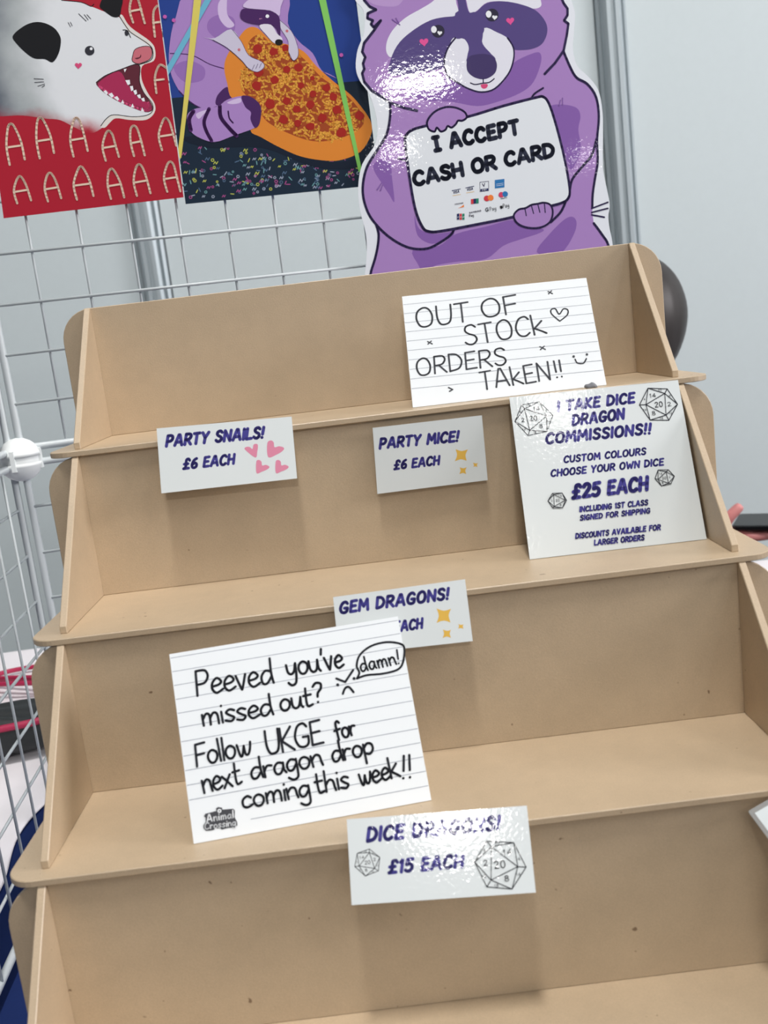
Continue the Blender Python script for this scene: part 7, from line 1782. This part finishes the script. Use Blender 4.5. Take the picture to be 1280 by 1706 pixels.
hd = chain([(.462, .98, 1.10, (.062, .07)), (.468, .987, 1.16, (.072, .085)), (.466, .982, 1.215, (.06, .07))], neck)
rsh = chain([(.50, .93, .92, .042), (.515, .93, .86, .038), (.515, .945, .79, .034), (.57, 1.005, .772, .031), (.610, 1.045, .755, (.022, .027))], chest)
PX, PY, PZ = .634, 1.066, .740
palm = chain([(PX, PY, PZ - .008, .019)], rsh)
hx, hy = Vector((.88, -.20, 0)).normalized(), Vector((.20, .88, 0)).normalized()
def hp(a, b, c, r): return (PX + hx.x * a + hy.x * b, PY + hx.y * a + hy.y * b, PZ + c, r)
palm2 = chain([hp(.030, .006, -.012, .018)], palm)
for k, (dy, l) in enumerate(((-.028, .056), (-.010, .064), (.010, .060), (.028, .046))):
    chain([hp(.050, .008 + dy, -.011, .0092), hp(.050 + l * .5, .008 + dy, -.010, .0085), hp(.050 + l, .008 + dy, -.001, .0075)], palm2)
chain([hp(.000, -.024, .018, .0125), hp(.010, -.028, .033, .0112), hp(.026, -.027, .048, .0102), hp(.033, -.026, .054, .0085)], palm)
lsh = chain([(.31, .985, .90, .044), (.25, 1.03, .77, .040), (.28, 1.12, .70, .036), (.37, 1.2, .72, .034), (.41, 1.235, .735, (.018, .036)), (.44, 1.255, .735, (.014, .036))], chest)
for k, (dx, l) in enumerate(((-.024, .055), (-.008, .062), (.008, .058), (.024, .046))):
    chain([(.455 - dx * .5, 1.265 + dx, .733, .009), (.455 + l * .6 - dx * .5, 1.265 + l * .35 + dx, .738, .008)], lsh)
chain([(.415, 1.20, .75, .011), (.43, 1.195, .775, .009)], lsh)
for s in (-1, 1):
    hipx, hipy = .40 + s * .085, .93 - s * .04
    chain([(hipx, hipy + .02, .53, .085), (hipx + .16, hipy + .26, .51, .065), (hipx + .17, hipy + .28, .28, .052), (hipx + .17, hipy + .28, .09, .038), (hipx + .22, hipy + .36, .045, .036)], pel)
inv = Matrix.Translation((-.40, -.93, 0))
bo = skin_obj('body', V, E, SKIN, pel, pers); bo.matrix_parent_inverse = inv
# jumper and trousers follow the same skeleton, a little wider
V2, E2 = [], []
def chain2(pts, start=None):
    prev = start
    for p in pts:
        V2.append(p); i = len(V2) - 1
        if prev is not None: E2.append((prev, i))
        prev = i
    return prev
r0 = chain2([(.40, .93, .54, (.165, .125))]); c0 = chain2([(.41, .94, .68, (.142, .11)), (.42, .95, .80, (.16, .12)), (.43, .955, .915, (.142, .097)), (.437, .962, .955, (.068, .066))], r0)
c0 = 3
chain2([(.505, .93, .92, .056), (.515, .93, .86, .052), (.515, .945, .79, .046), (.575, 1.01, .770, .036)], c0)
chain2([(.31, .985, .90, .066), (.25, 1.03, .77, .057), (.28, 1.12, .70, .050), (.36, 1.19, .717, .043)], c0)
jo = skin_obj('jumper', V2, E2, SHIRT, 0, pers); jo.matrix_parent_inverse = inv
V2, E2 = [], []
r0 = chain2([(.40, .93, .51, (.165, .122))])
for s in (-1, 1):
    hipx, hipy = .40 + s * .085, .93 - s * .04
    chain2([(hipx, hipy + .02, .50, .095), (hipx + .16, hipy + .26, .49, .075), (hipx + .17, hipy + .28, .28, .062), (hipx + .17, hipy + .28, .11, .05)], r0)
to = skin_obj('trousers', V2, E2, JEANS, 0, pers); to.matrix_parent_inverse = inv
# hair: a full dark bob over the skull, open at the face (which looks away from us)
bm = bmesh.new(); NU, NV = 40, 22; rings = []; face_dir = math.atan2(.85, .5); rng = random.Random(3)
for j in range(NV + 1):
    ph = PI / 2 - j / NV * PI * .83; ring = []
    for i in range(NU):
        th = 2 * PI * i / NU; d = abs((th - face_dir + PI) % (2 * PI) - PI)
        rx = .091 * (1 + .016 * math.sin(th * 13 + j * .25) + .010 * math.sin(th * 20 - j * .15)); up = math.sin(ph); c = math.cos(ph)
        if d < .75 and ph < .55: rx *= .80
        x = math.cos(th) * rx * max(c, .02); y = math.sin(th) * rx * max(c, .02); z = up * .107
        if ph < -.2: z -= .012 * (-.2 - ph)
        ring.append(bm.verts.new((x, y, z)))
    rings.append(ring)
for A_, B_ in zip(rings, rings[1:]):
    for i in range(NU): bm.faces.new((A_[i], B_[i], B_[(i + 1) % NU], A_[(i + 1) % NU]))
ho = frombm('hair', bm, HAIR, pers, True); ho.matrix_parent_inverse = inv; ho.location = (HX, HY, HZ)
# nose, eyes, mouth and ears on the turned-away face
fd = Vector((.5, .85, 0)).normalized(); sd_ = Vector((fd.y, -fd.x, 0))
def blob(name, c, r, m):
    bm = bmesh.new(); bmesh.ops.create_uvsphere(bm, u_segments=14, v_segments=10, radius=1)
    for v_ in bm.verts: v_.co = fd * (v_.co.x * r[0]) + sd_ * (v_.co.y * r[1]) + Vector((0, 0, v_.co.z * r[2]))
    o = frombm(name, bm, m, pers, True); o.matrix_parent_inverse = inv; o.location = c; return o
hc = Vector((HX, HY, HZ))
blob('nose', hc + fd * .084 + Vector((0, 0, -.012)), (.014, .011, .020), SKIN)
blob('mouth', hc + fd * .076 + Vector((0, 0, -.052)), (.006, .022, .006), mat('lips', (170, 84, 86), .5))
for s in (-1, 1):
    blob('eye', hc + fd * .072 + sd_ * (s * .030) + Vector((0, 0, .010)), (.010, .013, .008), mat('eye white', (228, 226, 222), .3))
    blob('ear', hc + sd_ * (s * .078) + fd * .004, (.016, .008, .028), SKIN)
# stool
st = empty('stool', (.40, .93, 0)); tag(st, 'plain stool under the person behind the table', 'stool')
bm = bmesh.new(); bmesh.ops.create_cone(bm, cap_ends=True, segments=32, radius1=.17, radius2=.17, depth=.035); bmesh.ops.translate(bm, verts=bm.verts[:], vec=(0, 0, .40)); frombm('seat', bm, ALUD, st)
for k in range(4):
    a = PI / 4 + k * PI / 2; bm = bmesh.new(); tube(bm, [(.19 * math.cos(a), .19 * math.sin(a), 0), (.13 * math.cos(a), .13 * math.sin(a), .385)], .012, 10); frombm('leg', bm, ALU, st, True)
# phone in the right hand
ph = empty('smartphone', (.651, 1.058, .7445), 0); tag(ph, 'black phone held flat in the hand at the right edge', 'phone')
ph.rotation_euler = (math.radians(6), math.radians(-1), math.radians(-33))
bm = bmesh.new(); prism(bm, rounded(0, .150, -.012, .063, (.007,) * 4, 5), lambda a, b: (a, b, 0), lambda a, b: (a, b, .0085)); o = frombm('body', bm, PHONE, ph); bevel(o, .0015, 2)
bm = bmesh.new(); prism(bm, rounded(.003, .147, -.009, .060, (.005,) * 4, 5), lambda a, b: (a, b, .0086), lambda a, b: (a, b, .0090)); frombm('screen', bm, GLASS, ph)
bm = bmesh.new(); prism(bm, rounded(.010, .038, -.006, .022, (.006,) * 4, 5), lambda a, b: (a, b, -.0018), lambda a, b: (a, b, 0)); frombm('camera_bump', bm, GLASS, ph)
